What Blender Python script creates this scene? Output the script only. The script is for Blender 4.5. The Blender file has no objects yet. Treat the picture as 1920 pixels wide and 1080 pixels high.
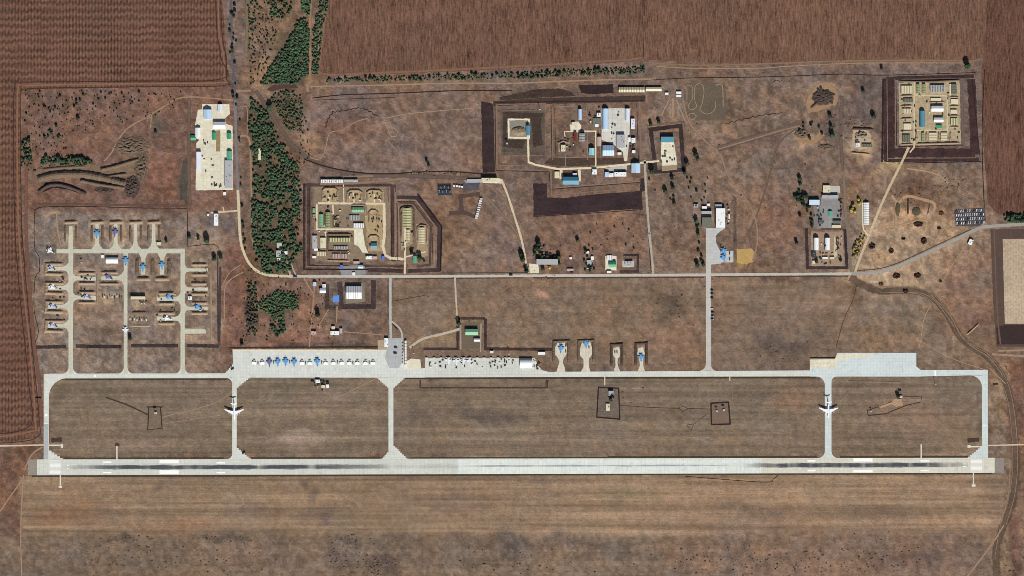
import bpy, bmesh, math, random
import numpy as np
from mathutils import Vector, Matrix, noise as mnoise

# ------------------------------------------------------------------ camera, light
U = 1.4                                   # metres per photo pixel on the ground
SC = bpy.context.scene
COL = SC.collection
R = math.radians
cam_d = bpy.data.cameras.new("camera")
cam = bpy.data.objects.new("camera", cam_d)
COL.objects.link(cam)
ALT = 8000.0
cam.location = (0, 0, ALT)
cam_d.sensor_width = 36
cam_d.lens = 36 * ALT / (1920 * U)
cam_d.clip_start = 10
cam_d.clip_end = 60000
SC.camera = cam

SUN_EL, SUN_OFF = 37.0, 12.0
world = bpy.data.worlds.new("World")
SC.world = world
world.use_nodes = True
wn = world.node_tree
bg = wn.nodes["Background"]
sky = wn.nodes.new("ShaderNodeTexSky")
sky.sky_type = 'NISHITA'
sky.sun_disc = False
sky.sun_elevation = R(SUN_EL)
sky.sun_rotation = R(180 - SUN_OFF)
wn.links.new(sky.outputs[0], bg.inputs[0])
bg.inputs[1].default_value = 0.045
sun_d = bpy.data.lights.new("sun", 'SUN')
sun_d.energy = 4.4
sun_d.angle = R(0.5)
sun_d.color = (1.0, 0.96, 0.9)
sun = bpy.data.objects.new("sun", sun_d)
COL.objects.link(sun)
sun.location = (0, -800, 600)
sun.rotation_euler = (R(90 - SUN_EL), 0, R(SUN_OFF))
SC.view_settings.view_transform = 'Standard'
SC.view_settings.look = 'None'
SC.view_settings.exposure = 0.42
SC.view_settings.gamma = 1
SC.cycles.filter_width = 0.85
SC.cycles.max_bounces = 4
SC.cycles.transparent_max_bounces = 16

rng = random.Random(7)
nrg = np.random.default_rng(11)

# ------------------------------------------------------------------ helpers
def W(x, y, z=0.0):
    return Vector(((x - 960) * U, (540 - y) * U, z))

def lin(c):
    c = c / 255.0
    return c / 12.92 if c <= 0.04045 else ((c + 0.055) / 1.055) ** 2.4

def A(rgb, k=0.78):
    """Base colour of a surface whose sunlit level look is rgb."""
    return tuple(min(0.85, lin(v) * k) for v in rgb) + (1.0,)

def tag(o, label=None, cat=None, group=None, kind=None):
    if label: o["label"] = label
    if cat: o["category"] = cat
    if group: o["group"] = group
    if kind: o["kind"] = kind
    return o

def link(name, me, parent=None, loc=None):
    o = bpy.data.objects.new(name, me)
    COL.objects.link(o)
    if parent: o.parent = parent
    if loc is not None: o.location = loc
    return o

def to_mesh(bm, name, *mats):
    me = bpy.data.meshes.new(name)
    bm.normal_update()
    bm.to_mesh(me)
    bm.free()
    for m in mats: me.materials.append(m)
    return me

def empty(name, label, cat, loc, rz=0.0, group=None):
    o = bpy.data.objects.new(name, None)
    COL.objects.link(o)
    o.location = loc
    o.rotation_euler = (0, 0, rz)
    o.empty_display_size = 1
    return tag(o, label, cat, group)

ORD = ["first", "second", "third", "fourth", "fifth", "sixth", "seventh", "eighth", "ninth", "tenth",
       "eleventh", "twelfth", "thirteenth", "fourteenth"]

# ------------------------------------------------------------------ materials
class NT:
    def __init__(s, name):
        s.m = bpy.data.materials.new(name)
        s.m.use_nodes = True
        s.t = s.m.node_tree
        s.b = s.t.nodes["Principled BSDF"]
        s.out = s.t.nodes["Material Output"]
        s.b.inputs["Roughness"].default_value = 0.95
        s.b.inputs["Specular IOR Level"].default_value = 0.08
        s.g = s.t.nodes.new("ShaderNodeNewGeometry")
        s.pos = s.g.outputs["Position"]
    def n(s, typ, ins=None, **kw):
        x = s.t.nodes.new(typ)
        for k, v in kw.items(): setattr(x, k, v)
        for k, v in (ins or {}).items():
            if isinstance(v, bpy.types.NodeSocket): s.t.links.new(v, x.inputs[k])
            else: x.inputs[k].default_value = v
        return x
    def math(s, op, a, b=None, c=None, clamp=False):
        d = {0: a}
        if b is not None: d[1] = b
        if c is not None: d[2] = c
        return s.n("ShaderNodeMath", d, operation=op, use_clamp=clamp).outputs[0]
    def scaled(s, sx, sy, sz=1.0, src=None, rot=0):
        mp = s.n("ShaderNodeMapping", {"Vector": src or s.pos, "Scale": (sx, sy, sz), "Rotation": (0, 0, rot)})
        return mp.outputs[0]
    def noise(s, scale, detail=3, rough=0.6, vec=None, dist=0):
        return s.n("ShaderNodeTexNoise", {"Vector": vec or s.pos, "Scale": scale, "Detail": detail,
                                         "Roughness": rough, "Distortion": dist}).outputs[0]
    def ramp(s, f, lo, hi, a=0.0, b=1.0):
        return s.n("ShaderNodeMapRange", {0: f, 1: lo, 2: hi, 3: a, 4: b}, clamp=True).outputs[0]
    def mix(s, f, a, b, mode='MIX'):
        x = s.t.nodes.new("ShaderNodeMix")
        x.data_type = 'RGBA'; x.blend_type = mode
        for i, v in ((0, f), (6, a), (7, b)):
            if isinstance(v, bpy.types.NodeSocket): s.t.links.new(v, x.inputs[i])
            else: x.inputs[i].default_value = v
        return x.outputs[2]
    def gain(s, col, f):
        """colour times a scalar socket"""
        cmb = s.n("ShaderNodeCombineColor", {0: f, 1: f, 2: f}).outputs[0]
        return s.mix(1.0, col, cmb, 'MULTIPLY')
    def color(s, sock):
        if isinstance(sock, bpy.types.NodeSocket): s.t.links.new(sock, s.b.inputs["Base Color"])
        else: s.b.inputs["Base Color"].default_value = sock
    def bump(s, h, dist=1.0, strength=1.0):
        bp = s.n("ShaderNodeBump", {"Height": h, "Distance": dist, "Strength": strength})
        s.t.links.new(bp.outputs[0], s.b.inputs["Normal"])
    def alpha(s, f):
        tr = s.n("ShaderNodeBsdfTransparent")
        mx = s.n("ShaderNodeMixShader", {0: f, 1: tr.outputs[0], 2: s.b.outputs[0]})
        s.t.links.new(mx.outputs[0], s.out.inputs[0])

_mc = {}
def soil(col, amp=0.45, fine=0.14, coarse=0.03, edge=None, bump=0.5, streak=None, key=""):
    """rough ground: col is the sunlit look; edge: 'soft' frays the rim of a ribbon"""
    k = ("soil", col, amp, fine, coarse, edge, bump, streak, key)
    if k in _mc: return _mc[k]
    t = NT("soil_%d" % len(_mc))
    f1 = t.noise(min(fine, .16), 5, 0.8)
    f2 = t.noise(coarse, 4, 0.7)
    g = t.math('ADD', t.math('MULTIPLY', f1, amp * 1.9), t.math('MULTIPLY', f2, amp))
    if streak:
        ang, sx, sy, w = streak
        f3 = t.noise(1.0, 3, 0.6, t.scaled(sx, sy, 1, rot=ang))
        g = t.math('ADD', g, t.math('MULTIPLY', f3, w))
        tot = amp * 1.45 + w * 0.5
    else:
        tot = amp * 1.45
    g = t.math('MAXIMUM', t.math('ADD', g, 1.0 - tot), .2)
    c = t.gain(A(col), g)
    hue = t.noise(coarse * 2.3, 2)
    c2 = t.mix(t.ramp(hue, 0.35, 0.7, 0, 0.35), c, t.mix(1.0, c, (1.12, 0.94, 0.86, 1), 'MULTIPLY'))
    t.color(c2)
    if bump: t.bump(f1, bump * 4.0, 0.6)
    if edge:
        e = t.n("ShaderNodeAttribute", attribute_name="e").outputs["Fac"]
        n = t.noise(0.16, 4, 0.7)
        v = t.math('ADD', e, t.math('MULTIPLY', t.math('SUBTRACT', n, 0.5), 1.5))
        if edge == 'soft': t.alpha(t.ramp(v, 0.12, 0.75, 0, 0.95))
        elif edge == 'faint': t.alpha(t.ramp(v, 0.25, 0.9, 0, 0.6))
        elif edge == 'firm': t.alpha(t.ramp(v, 0.0, 0.22, 0, 1))
        elif edge == 'streaky':
            s2 = t.noise(1.0, 4, 0.7, t.scaled(0.02, 0.55))
            v = t.math('ADD', t.math('MULTIPLY', e, 1.05), t.math('MULTIPLY', t.math('SUBTRACT', s2, 0.5), 2.3))
            lg = t.n("ShaderNodeAttribute", attribute_name="w").outputs["Fac"]
            t.alpha(t.math('MULTIPLY', t.ramp(v, 0.1, 0.75, 0, 0.92), lg))
    _mc[k] = t.m
    return t.m

def concrete(col, col2, slab=9.0, amp=0.2, joint=0.9):
    k = ("con", col, col2, slab, amp)
    if k in _mc: return _mc[k]
    t = NT("concrete_%d" % len(_mc))
    br = t.n("ShaderNodeTexBrick", {"Vector": t.pos, "Color1": A(col), "Color2": A(col2),
             "Mortar": A(tuple(v * joint for v in col)), "Scale": 1.0 / slab, "Mortar Size": 0.035,
             "Brick Width": 1.0, "Row Height": 1.0, "Bias": 0.0}, offset=0.0).outputs[0]
    f1 = t.noise(0.13, 5, 0.8)
    f2 = t.noise(0.012, 3)
    g = t.math('ADD', t.math('ADD', t.math('MULTIPLY', f1, amp * 2.0), t.math('MULTIPLY', f2, amp)), 1.0 - amp * 1.5)
    c = t.gain(br, g)
    stain = t.ramp(t.noise(0.05, 5, 0.75), 0.55, 0.75, 0, 0.6)
    c = t.mix(stain, c, A((168, 163, 148)))
    t.color(c)
    t.b.inputs["Roughness"].default_value = 0.9
    _mc[k] = t.m
    return t.m

def plain(col, amp=0.15, scale=0.5, rough=0.7, spec=0.2, k=0.78, stripe=None):
    key = ("pl", col, amp, scale, rough, stripe)
    if key in _mc: return _mc[key]
    t = NT("finish_%d" % len(_mc))
    oc = t.n("ShaderNodeTexCoord").outputs["Object"]
    f = t.noise(scale, 4, 0.7, oc)
    f2 = t.noise(scale * 0.2, 2, 0.6, oc)
    g = t.math('ADD', t.math('ADD', t.math('MULTIPLY', f, amp), t.math('MULTIPLY', f2, amp)), 1 - amp)
    c = t.gain(A(col, k), g)
    if stripe:                      # stripe = (axis, period m, darkness colour, duty)
        ax, per, c2, duty = stripe
        sx = t.n("ShaderNodeSeparateXYZ", {0: oc}).outputs[ax]
        fr = t.math('FRACT', t.math('DIVIDE', sx, per))
        c = t.mix(t.ramp(fr, duty - 0.04, duty + 0.04), c, A(c2, k))
    t.color(c)
    t.b.inputs["Roughness"].default_value = rough
    t.b.inputs["Specular IOR Level"].default_value = spec
    _mc[key] = t.m
    return t.m

# ------------------------------------------------------------------ ground sheets
_cnt = [0]
def zlay(layer):
    _cnt[0] += 1
    return layer * 0.045 + (_cnt[0] % 9) * 0.005

def jitter_poly(pts, step, amp, seed=0):
    r = random.Random(seed * 31 + len(pts))
    out = []
    n = len(pts)
    for i in range(n):
        a, b = Vector(pts[i]), Vector(pts[(i + 1) % n])
        d = (b - a).length
        m = max(1, int(d / step))
        nrm = Vector((-(b - a).y, (b - a).x)).normalized() if d > 0 else Vector((0, 0))
        for j in range(m):
            p = a.lerp(b, j / m)
            if j or amp > 0.6: p = p + nrm * r.uniform(-amp, amp)
            out.append((p.x, p.y))
    return out

def sheet(name, polys, mat, layer, jit=0.0, step=4.0, kind='structure', label=None, cat=None):
    bm = bmesh.new()
    for q, pts in enumerate(polys):
        z = zlay(layer)
        if jit: pts = jitter_poly(pts, step, jit, q + _cnt[0])
        vs = [bm.verts.new(W(x, y, z)) for x, y in pts]
        f = bm.faces.new(vs)
        f.normal_update()
        if f.normal.z < 0: f.normal_flip()
    bmesh.ops.triangulate(bm, faces=bm.faces[:])
    o = link(name, to_mesh(bm, name, mat))
    return tag(o, label, cat, None, kind)

def smooth(pts, step=5.0, closed=False):
    """Catmull-Rom through pts"""
    P = [Vector(p[:2]) for p in pts]
    n = len(P)
    out = []
    rngi = range(n if closed else n - 1)
    for i in rngi:
        p1, p2 = P[i], P[(i + 1) % n]
        p0 = P[(i - 1) % n] if (closed or i > 0) else p1
        p3 = P[(i + 2) % n] if (closed or i + 2 < n) else p2
        m = max(1, int((p2 - p1).length / step))
        for j in range(m):
            t = j / m
            out.append(0.5 * ((2 * p1) + (p2 - p0) * t + (2 * p0 - 5 * p1 + 4 * p2 - p3) * t * t + (3 * p1 - p0 - 3 * p2 + p3) * t ** 3))
    if not closed: out.append(P[-1])
    return out

def straight(pts, step=5.0, closed=False):
    P = [Vector(p[:2]) for p in pts]
    out = []
    n = len(P)
    for i in range(n if closed else n - 1):
        a, b = P[i], P[(i + 1) % n]
        m = max(1, int((b - a).length / step))
        for j in range(m): out.append(a.lerp(b, j / m))
    if not closed: out.append(P[-1])
    return out

def normals(L, closed=False):
    N = []
    n = len(L)
    for i in range(n):
        a = L[i - 1] if (closed or i > 0) else L[i]
        b = L[(i + 1) % n] if (closed or i < n - 1) else L[i]
        d = (b - a)
        if d.length < 1e-6: d = Vector((1, 0))
        d.normalize()
        N.append(Vector((-d.y, d.x)))
    return N

def miter(L, closed):
    """offset directions with mitred corners"""
    N = []
    n = len(L)
    for i in range(n):
        c = L[i]
        a = L[i - 1] if (closed or i > 0) else None
        b = L[(i + 1) % n] if (closed or i < n - 1) else None
        ns = []
        for p, q in ((a, c), (c, b)):
            if p is None or q is None: continue
            d = (q - p)
            if d.length < 1e-6: continue
            d.normalize()
            ns.append(Vector((-d.y, d.x)))
        s = ns[0] if len(ns) == 1 else ns[0] + ns[1]
        if s.length < 1e-4: s = ns[0].copy()
        s.normalize()
        k = max(0.5, s.dot(ns[0]))
        N.append(s / k)
    return N

def ribbon(name, lines, mat, layer, kind='structure', curved=True, step=5.0, wob=0.15, label=None, cat=None, fade=None):
    """lines: list of (pts, width px[, closed]); attribute e = 1 on the axis, 0 at the rim"""
    bm = bmesh.new()
    el, wl = [], []
    r = random.Random(len(name) + int(lines[0][0][0][0]))
    for ln in lines:
        pts, wd = ln[0], ln[1] * (1.3 if name == "dirt_track" else 1.0)
        closed = len(ln) > 2 and ln[2]
        L = smooth(pts, step, closed) if curved else straight(pts, step, closed)
        N = miter(L, closed)
        z = zlay(layer)
        rows = []
        for i, p in enumerate(L):
            w2 = wd / 2 * (1 + r.uniform(-wob, wob))
            row = []
            for f, e in ((-1, 0.0), (-0.5, 0.75), (0, 1.0), (0.5, 0.75), (1, 0.0)):
                q = p + N[i] * w2 * f
                row.append(bm.verts.new(W(q.x, q.y, z)))
                el.append(e)
                u = i / max(1, len(L) - 1)
                wl.append(fade(u) if fade else 1.0)
            rows.append(row)
        m = len(rows)
        for i in range(m if closed else m - 1):
            a, b = rows[i], rows[(i + 1) % m]
            for j in range(4):
                f = bm.faces.new((a[j], a[j + 1], b[j + 1], b[j]))
                f.normal_update()
                if f.normal.z < 0: f.normal_flip()
    me = to_mesh(bm, name, mat)
    at = me.attributes.new("e", 'FLOAT', 'POINT')
    at.data.foreach_set("value", el)
    at = me.attributes.new("w", 'FLOAT', 'POINT')
    at.data.foreach_set("value", wl)
    return tag(link(name, me), label, cat, None, kind)

# ------------------------------------------------------------------ base ground
def vnoise(h, w, cell, seed, aspect=1.0):
    g = np.random.default_rng(seed)
    ch, cw = int(h / cell) + 3, int(w / (cell * aspect)) + 3
    a = g.random((ch, cw))
    yy = np.arange(h) / cell; xx = np.arange(w) / (cell * aspect)
    y0 = yy.astype(int); x0 = xx.astype(int)
    fy = yy - y0; fx = xx - x0
    fy = (fy * fy * (3 - 2 * fy))[:, None]; fx = (fx * fx * (3 - 2 * fx))[None, :]
    return (a[np.ix_(y0, x0)] * (1 - fy) * (1 - fx) + a[np.ix_(y0 + 1, x0)] * fy * (1 - fx)
            + a[np.ix_(y0, x0 + 1)] * (1 - fy) * fx + a[np.ix_(y0 + 1, x0 + 1)] * fy * fx)

def build_ground():
    step = 4.0
    xs = np.arange(-200, 2121, step); ys = np.arange(-200, 1281, step)
    h, w = len(ys), len(xs)
    X, Y = np.meshgrid(xs, ys)
    wob = (vnoise(h, w, 12, 1) - 0.5) * 30 + (vnoise(h, w, 4, 2) - 0.5) * 12
    wob2 = (vnoise(h, w, 12, 3) - 0.5) * 30 + (vnoise(h, w, 4, 4) - 0.5) * 12
    C = np.zeros((h, w, 3)) + np.array((112, 93, 80.0))
    S = np.zeros((h, w))
    def rect(x0, y0, x1, y1, col, soft=10, k=1.0, streak=None, wb=1.0):
        xx, yy = X + wob * wb, Y + wob2 * wb
        m = np.clip((xx - x0) / soft + .5, 0, 1) * np.clip((x1 - xx) / soft + .5, 0, 1) * np.clip((yy - y0) / soft + .5, 0, 1) * np.clip((y1 - yy) / soft + .5, 0, 1)
        m = m * k
        C[:] = C * (1 - m[..., None]) + np.array(col, float) * m[..., None]
        if streak is not None: S[:] = S * (1 - m) + streak * m
    def blob(x, y, rx, ry, col, k=0.8, rough=1.0):
        d = np.sqrt(((X + wob * rough - x) / rx) ** 2 + ((Y + wob2 * rough - y) / ry) ** 2)
        m = np.clip(1.3 - d, 0, 1); m = m * m * (3 - 2 * m) * k
        C[:] = C * (1 - m[..., None]) + np.array(col, float) * m[..., None]
    rect(30, 160, 445, 400, (113, 88, 75))
    rect(455, -200, 620, 180, (122, 99, 80)); rect(420, 515, 600, 655, (124, 97, 80)); rect(455, 180, 570, 520, (108, 86, 70))
    rect(410, 450, 470, 650, (116, 88, 74))
    rect(565, 165, 905, 335, (116, 97, 85)); rect(820, 340, 1000, 515, (118, 97, 82)); rect(900, 400, 1220, 515, (117, 96, 82))
    rect(1215, 150, 1590, 515, (117, 99, 85)); rect(1600, 130, 1850, 320, (108, 92, 82)); rect(1600, 310, 1860, 530, (122, 101, 84))
    rect(740, 522, 1325, 690, (119, 101, 84), streak=0.5); rect(1335, 522, 1600, 690, (121, 103, 86), streak=0.6); rect(1600, 522, 1860, 690, (120, 102, 85), streak=.3)
    rect(65, 395, 412, 700, (126, 110, 96)); rect(430, 650, 740, 660, (90, 75, 66), 4)
    rect(88, 706, 1842, 862, (117, 103, 86), streak=0.9)
    rect(0, 840, 70, 1280, (112, 86, 70)); rect(40, 888, 1885, 1008, (134, 114, 92), 10, streak=1.0, wb=.3)
    rect(900, 888, 1885, 1006, (139, 116, 93), 200, .8); rect(-200, 1003, 1880, 1400, (116, 100, 84), 14, streak=.4, wb=.4)
    rect(1250, 1010, 1880, 1100, (122, 99, 84), 120, .8); rect(1885, 690, 2100, 1300, (110, 84, 70)); rect(1905, 830, 2100, 1300, (120, 97, 80))
    rect(1840, 430, 1885, 690, (118, 98, 82)); rect(1855, 690, 1890, 1080, (128, 108, 88))
    # sandy, worn ground
    for a in [(x_, y_, 26, 13, (152, 132, 107), .75) for y_ in (504, 540, 575, 611) for x_ in (108,)] + [(x_, y_, 28, 13, (152, 132, 107), .75) for x_, y_ in ((162, 522), (162, 558), (206, 521), (210, 556), (372, 506), (372, 542), (372, 578), (312, 560), (312, 597), (262, 566), (262, 600), (366, 621))] + [(x_, 438, 15, 26, (152, 132, 107), .75) for x_ in (132, 182, 217, 254, 288)] + [(x_, 505, 16, 24, (150, 130, 106), .75) for x_ in (268, 304)] + [(1700, 465, 120, 80, (164, 141, 115), .9), (1640, 522, 70, 14, (160, 138, 110), .75), (1775, 440, 60, 30, (158, 134, 108), .8), (1650, 440, 30, 60, (150, 128, 104), .7), (1745, 350, 60, 30, (140, 118, 96), .5), (1715, 400, 40, 20, (178, 150, 120), .8), (1690, 450, 60, 30, (166, 143, 115), .7), (1660, 500, 70, 30, (158, 134, 107), .8), (1760, 470, 70, 50, (150, 126, 100), .7),
              (1690, 535, 60, 24, (160, 138, 110), .8), (1650, 480, 40, 40, (150, 128, 102), .6), (1800, 560, 50, 90, (136, 104, 86), .5),
              (1548, 176, 40, 34, (150, 124, 96), .9), (1518, 262, 40, 20, (150, 126, 100), .7), (1615, 260, 28, 34, (168, 146, 116), .85),
              (1400, 483, 24, 20, (176, 146, 92), .9), (1665, 310, 30, 8, (168, 148, 100), .8), (590, 265, 26, 34, (158, 124, 92), .7), (1310, 200, 60, 50, (104, 92, 80), .8),
              (1340, 245, 40, 20, (140, 118, 100), .7), (1270, 215, 30, 24, (128, 108, 92), .6), (1010, 545, 22, 8, (178, 142, 118), .7), (820, 635, 60, 14, (150, 126, 96), .7),
              (960, 640, 30, 24, (138, 114, 88), .6), (565, 832, 60, 20, (150, 132, 114), .7), (600, 760, 80, 20, (128, 112, 98), .6), (470, 1040, 60, 30, (126, 102, 86), .5),
              (330, 985, 120, 16, (138, 108, 86), .6), (130, 960, 80, 30, (138, 106, 82), .6), (500, 125, 24, 46, (142, 114, 88), .7), (500, 215, 30, 40, (146, 112, 84), .7),
              (560, 170, 20, 16, (140, 104, 86), .6), (455, 560, 24, 60, (132, 96, 78), .6), (560, 640, 60, 14, (138, 96, 78), .6), (380, 230, 60, 50, (110, 84, 70), .6),
              (150, 240, 70, 40, (126, 98, 82), .5), (300, 330, 60, 40, (126, 90, 74), .7), (1100, 430, 80, 50, (122, 95, 79), .5), (1290, 430, 50, 60, (124, 101, 84), .5),
              (1450, 420, 60, 60, (120, 92, 77), .7), (1260, 640, 60, 40, (126, 100, 82), .6), (1420, 590, 70, 40, (124, 104, 88), .6), (1500, 570, 50, 20, (132, 110, 92), .6),
              (1720, 770, 120, 50, (128, 104, 86), .5), (1500, 745, 60, 30, (132, 108, 90), .6), (250, 830, 100, 20, (122, 104, 88), .6), (875, 470, 50, 30, (128, 106, 88), .8)]:
        blob(*a)
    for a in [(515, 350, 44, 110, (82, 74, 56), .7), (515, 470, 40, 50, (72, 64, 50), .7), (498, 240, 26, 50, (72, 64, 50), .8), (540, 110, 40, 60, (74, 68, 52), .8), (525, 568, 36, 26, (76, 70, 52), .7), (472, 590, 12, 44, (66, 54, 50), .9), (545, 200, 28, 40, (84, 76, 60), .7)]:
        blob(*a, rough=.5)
    # dark growth, burnt and damp patches
    for a in [(1270, 575, 34, 30, (84, 74, 64), .9), (1240, 560, 24, 26, (100, 84, 66), .6), (1480, 655, 70, 22, (92, 79, 70), .8), (1440, 635, 30, 14, (92, 80, 72), .7),
              (1420, 580, 20, 8, (92, 82, 70), .6), (1560, 640, 30, 30, (98, 84, 72), .6), (920, 775, 70, 26, (98, 86, 76), .8), (900, 790, 40, 10, (88, 78, 70), .7),
              (780, 780, 40, 26, (100, 90, 80), .6), (820, 560, 50, 10, (100, 88, 76), .5), (640, 1050, 24, 22, (92, 80, 74), .6), (715, 1062, 34, 18, (90, 76, 70), .7),
              (660, 1010, 30, 10, (96, 84, 76), .6), (615, 975, 14, 16, (100, 88, 84), .7), (590, 930, 10, 24, (104, 90, 80), .7), (575, 905, 10, 14, (96, 84, 74), .7),
              (215, 1010, 50, 7, (90, 78, 68), .8), (420, 1012, 60, 6, (88, 76, 68), .8), (980, 1025, 200, 16, (100, 86, 76), .6), (1440, 965, 60, 16, (114, 96, 80), .6),
              (1380, 955, 40, 12, (112, 97, 82), .7), (1700, 1050, 60, 20, (96, 80, 72), .6), (1640, 1040, 30, 30, (100, 84, 76), .6), (830, 940, 80, 20, (116, 98, 82), .7), (1180, 930, 60, 24, (112, 100, 76), .6),
              (600, 965, 60, 16, (116, 98, 84), .6), (480, 960, 60, 14, (114, 96, 82), .6), (250, 920, 140, 4, (112, 94, 80), .7), (105, 740, 20, 16, (98, 86, 74), .6), (700, 920, 100, 5, (120, 100, 84), .7),
              (740, 795, 30, 20, (104, 92, 80), .6), (1550, 190, 24, 20, (86, 72, 68), .85), (1565, 235, 30, 26, (96, 82, 74), .7), (1710, 360, 50, 30, (96, 76, 66), .7), (1780, 370, 26, 18, (104, 90, 76), .7),
              (1700, 390, 20, 16, (104, 90, 74), .5), (340, 350, 14, 34, (86, 80, 70), .7), (300, 240, 16, 18, (90, 84, 70), .7), (250, 290, 36, 26, (98, 80, 66), .6), (130, 240, 60, 10, (100, 76, 64), .5),
              (640, 240, 60, 24, (112, 84, 72), .4), (1330, 260, 80, 10, (108, 88, 76), .4), (1430, 260, 60, 30, (112, 88, 76), .5), (400, 410, 14, 14, (92, 88, 86), .7), (430, 420, 14, 22, (94, 86, 82), .7),
              (620, 545, 24, 40, (104, 92, 78), .5), (840, 700, 200, 5, (92, 82, 70), .6), (640, 605, 12, 12, (96, 86, 80), .6), (665, 645, 80, 8, (90, 80, 72), .6),
              (1610, 545, 16, 20, (96, 80, 68), .6), (1760, 610, 30, 18, (96, 84, 70), .6), (1705, 620, 20, 10, (98, 86, 72), .5), (1830, 610, 24, 26, (108, 82, 72), .6), (700, 700, 300, 3, (90, 78, 66), .5)]:
        blob(*a)
    # mottling
    big = vnoise(h, w, 26, 21) - .5; mid = vnoise(h, w, 9, 22) - .5; sm = vnoise(h, w, 3, 23) - .5; mic = vnoise(h, w, 1.4, 28) - .5
    W1 = 1 - .6 * np.clip(S, 0, 1)
    C[..., 1] *= .988
    C *= 1.10 * (1 + (.09 * big + .12 * mid + .18 * sm + .40 * mic) * W1)[..., None]
    red = ((vnoise(h, w, 14, 24) - .5) * .12 + (vnoise(h, w, 5, 25) - .5) * .12) * W1
    C[..., 0] *= 1 + red * .5; C[..., 2] *= 1 - red * .7
    st = (vnoise(h, w, 1.1, 26, 60) - .5) * .22 + (vnoise(h, w, 2.2, 27, 40) - .5) * .16
    C *= (1 + S * st)[..., None]
    C = np.clip(C, 8, 250) / 255
    Lc = np.where(C <= .04045, C / 12.92, ((C + .055) / 1.055) ** 2.4) * .78
    # extend to the horizon with a coarse rim
    xs2 = np.concatenate([[-24000, -6000, -1500], xs, [3400, 8000, 26000]])
    ys2 = np.concatenate([[-24000, -6000, -1500], ys, [2600, 7000, 25000]])
    Lc = np.pad(Lc, ((3, 3), (3, 3), (0, 0)), mode='edge')
    S2 = np.pad(S, ((3, 3), (3, 3)), mode='edge')
    h, w = len(ys2), len(xs2)
    X, Y = np.meshgrid(xs2, ys2)
    co = np.stack([(X - 960) * U, (540 - Y) * U, np.zeros_like(X)], -1).reshape(-1, 3)
    idx = np.arange(h * w).reshape(h, w)
    q = np.stack([idx[:-1, :-1], idx[1:, :-1], idx[1:, 1:], idx[:-1, 1:]], -1).reshape(-1, 4)
    me = bpy.data.meshes.new("ground")
    me.vertices.add(h * w); me.vertices.foreach_set("co", co.ravel())
    me.loops.add(q.size); me.loops.foreach_set("vertex_index", q.ravel().astype(np.int32))
    me.polygons.add(len(q)); me.polygons.foreach_set("loop_start", np.arange(0, q.size, 4, dtype=np.int32))
    me.polygons.foreach_set("loop_total", np.full(len(q), 4, dtype=np.int32))
    me.update()
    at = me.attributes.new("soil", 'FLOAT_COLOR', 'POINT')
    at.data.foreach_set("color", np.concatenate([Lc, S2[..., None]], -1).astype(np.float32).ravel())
    t = NT("dry_steppe_soil")
    a = t.n("ShaderNodeAttribute", attribute_name="soil")
    f1 = t.noise(0.155, 5, 0.8); f2 = t.noise(0.06, 4, 0.7)
    f3 = t.noise(1.0, 3, 0.6, t.scaled(0.0035, 0.17))
    g = t.math('ADD', t.math('MULTIPLY', t.math('SUBTRACT', f1, .5), t.math('SUBTRACT', 2.0, t.math('MULTIPLY', a.outputs["Alpha"], 0.9))), t.math('MULTIPLY', t.math('SUBTRACT', f2, .5), 0.3))
    g = t.math('ADD', g, t.math('MULTIPLY', t.math('MULTIPLY', t.math('SUBTRACT', f3, .5), a.outputs["Alpha"]), 0.75))
    g = t.math('MAXIMUM', t.math('ADD', g, 1.0), 0.2)
    c = t.gain(a.outputs["Color"], g)
    tuft = t.ramp(t.noise(0.17, 5, 0.85), 0.585, 0.69, 0, 0.7)
    wild = t.math('SUBTRACT', 1.0, t.math('MULTIPLY', a.outputs["Alpha"], 0.65))
    tuft = t.math('MULTIPLY', tuft, wild)
    c = t.mix(tuft, c, A((66, 58, 46)))
    pale = t.ramp(t.noise(0.15, 5, 0.85, t.scaled(1, 1.0, 1, rot=.7)), 0.60, 0.74, 0, 0.5)
    pale = t.math('MULTIPLY', pale, wild)
    c = t.mix(pale, c, A((156, 136, 114)))
    t.color(c)
    t.bump(f1, 3.0, 0.7)
    me.materials.append(t.m)
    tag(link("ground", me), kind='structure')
build_ground()

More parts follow.
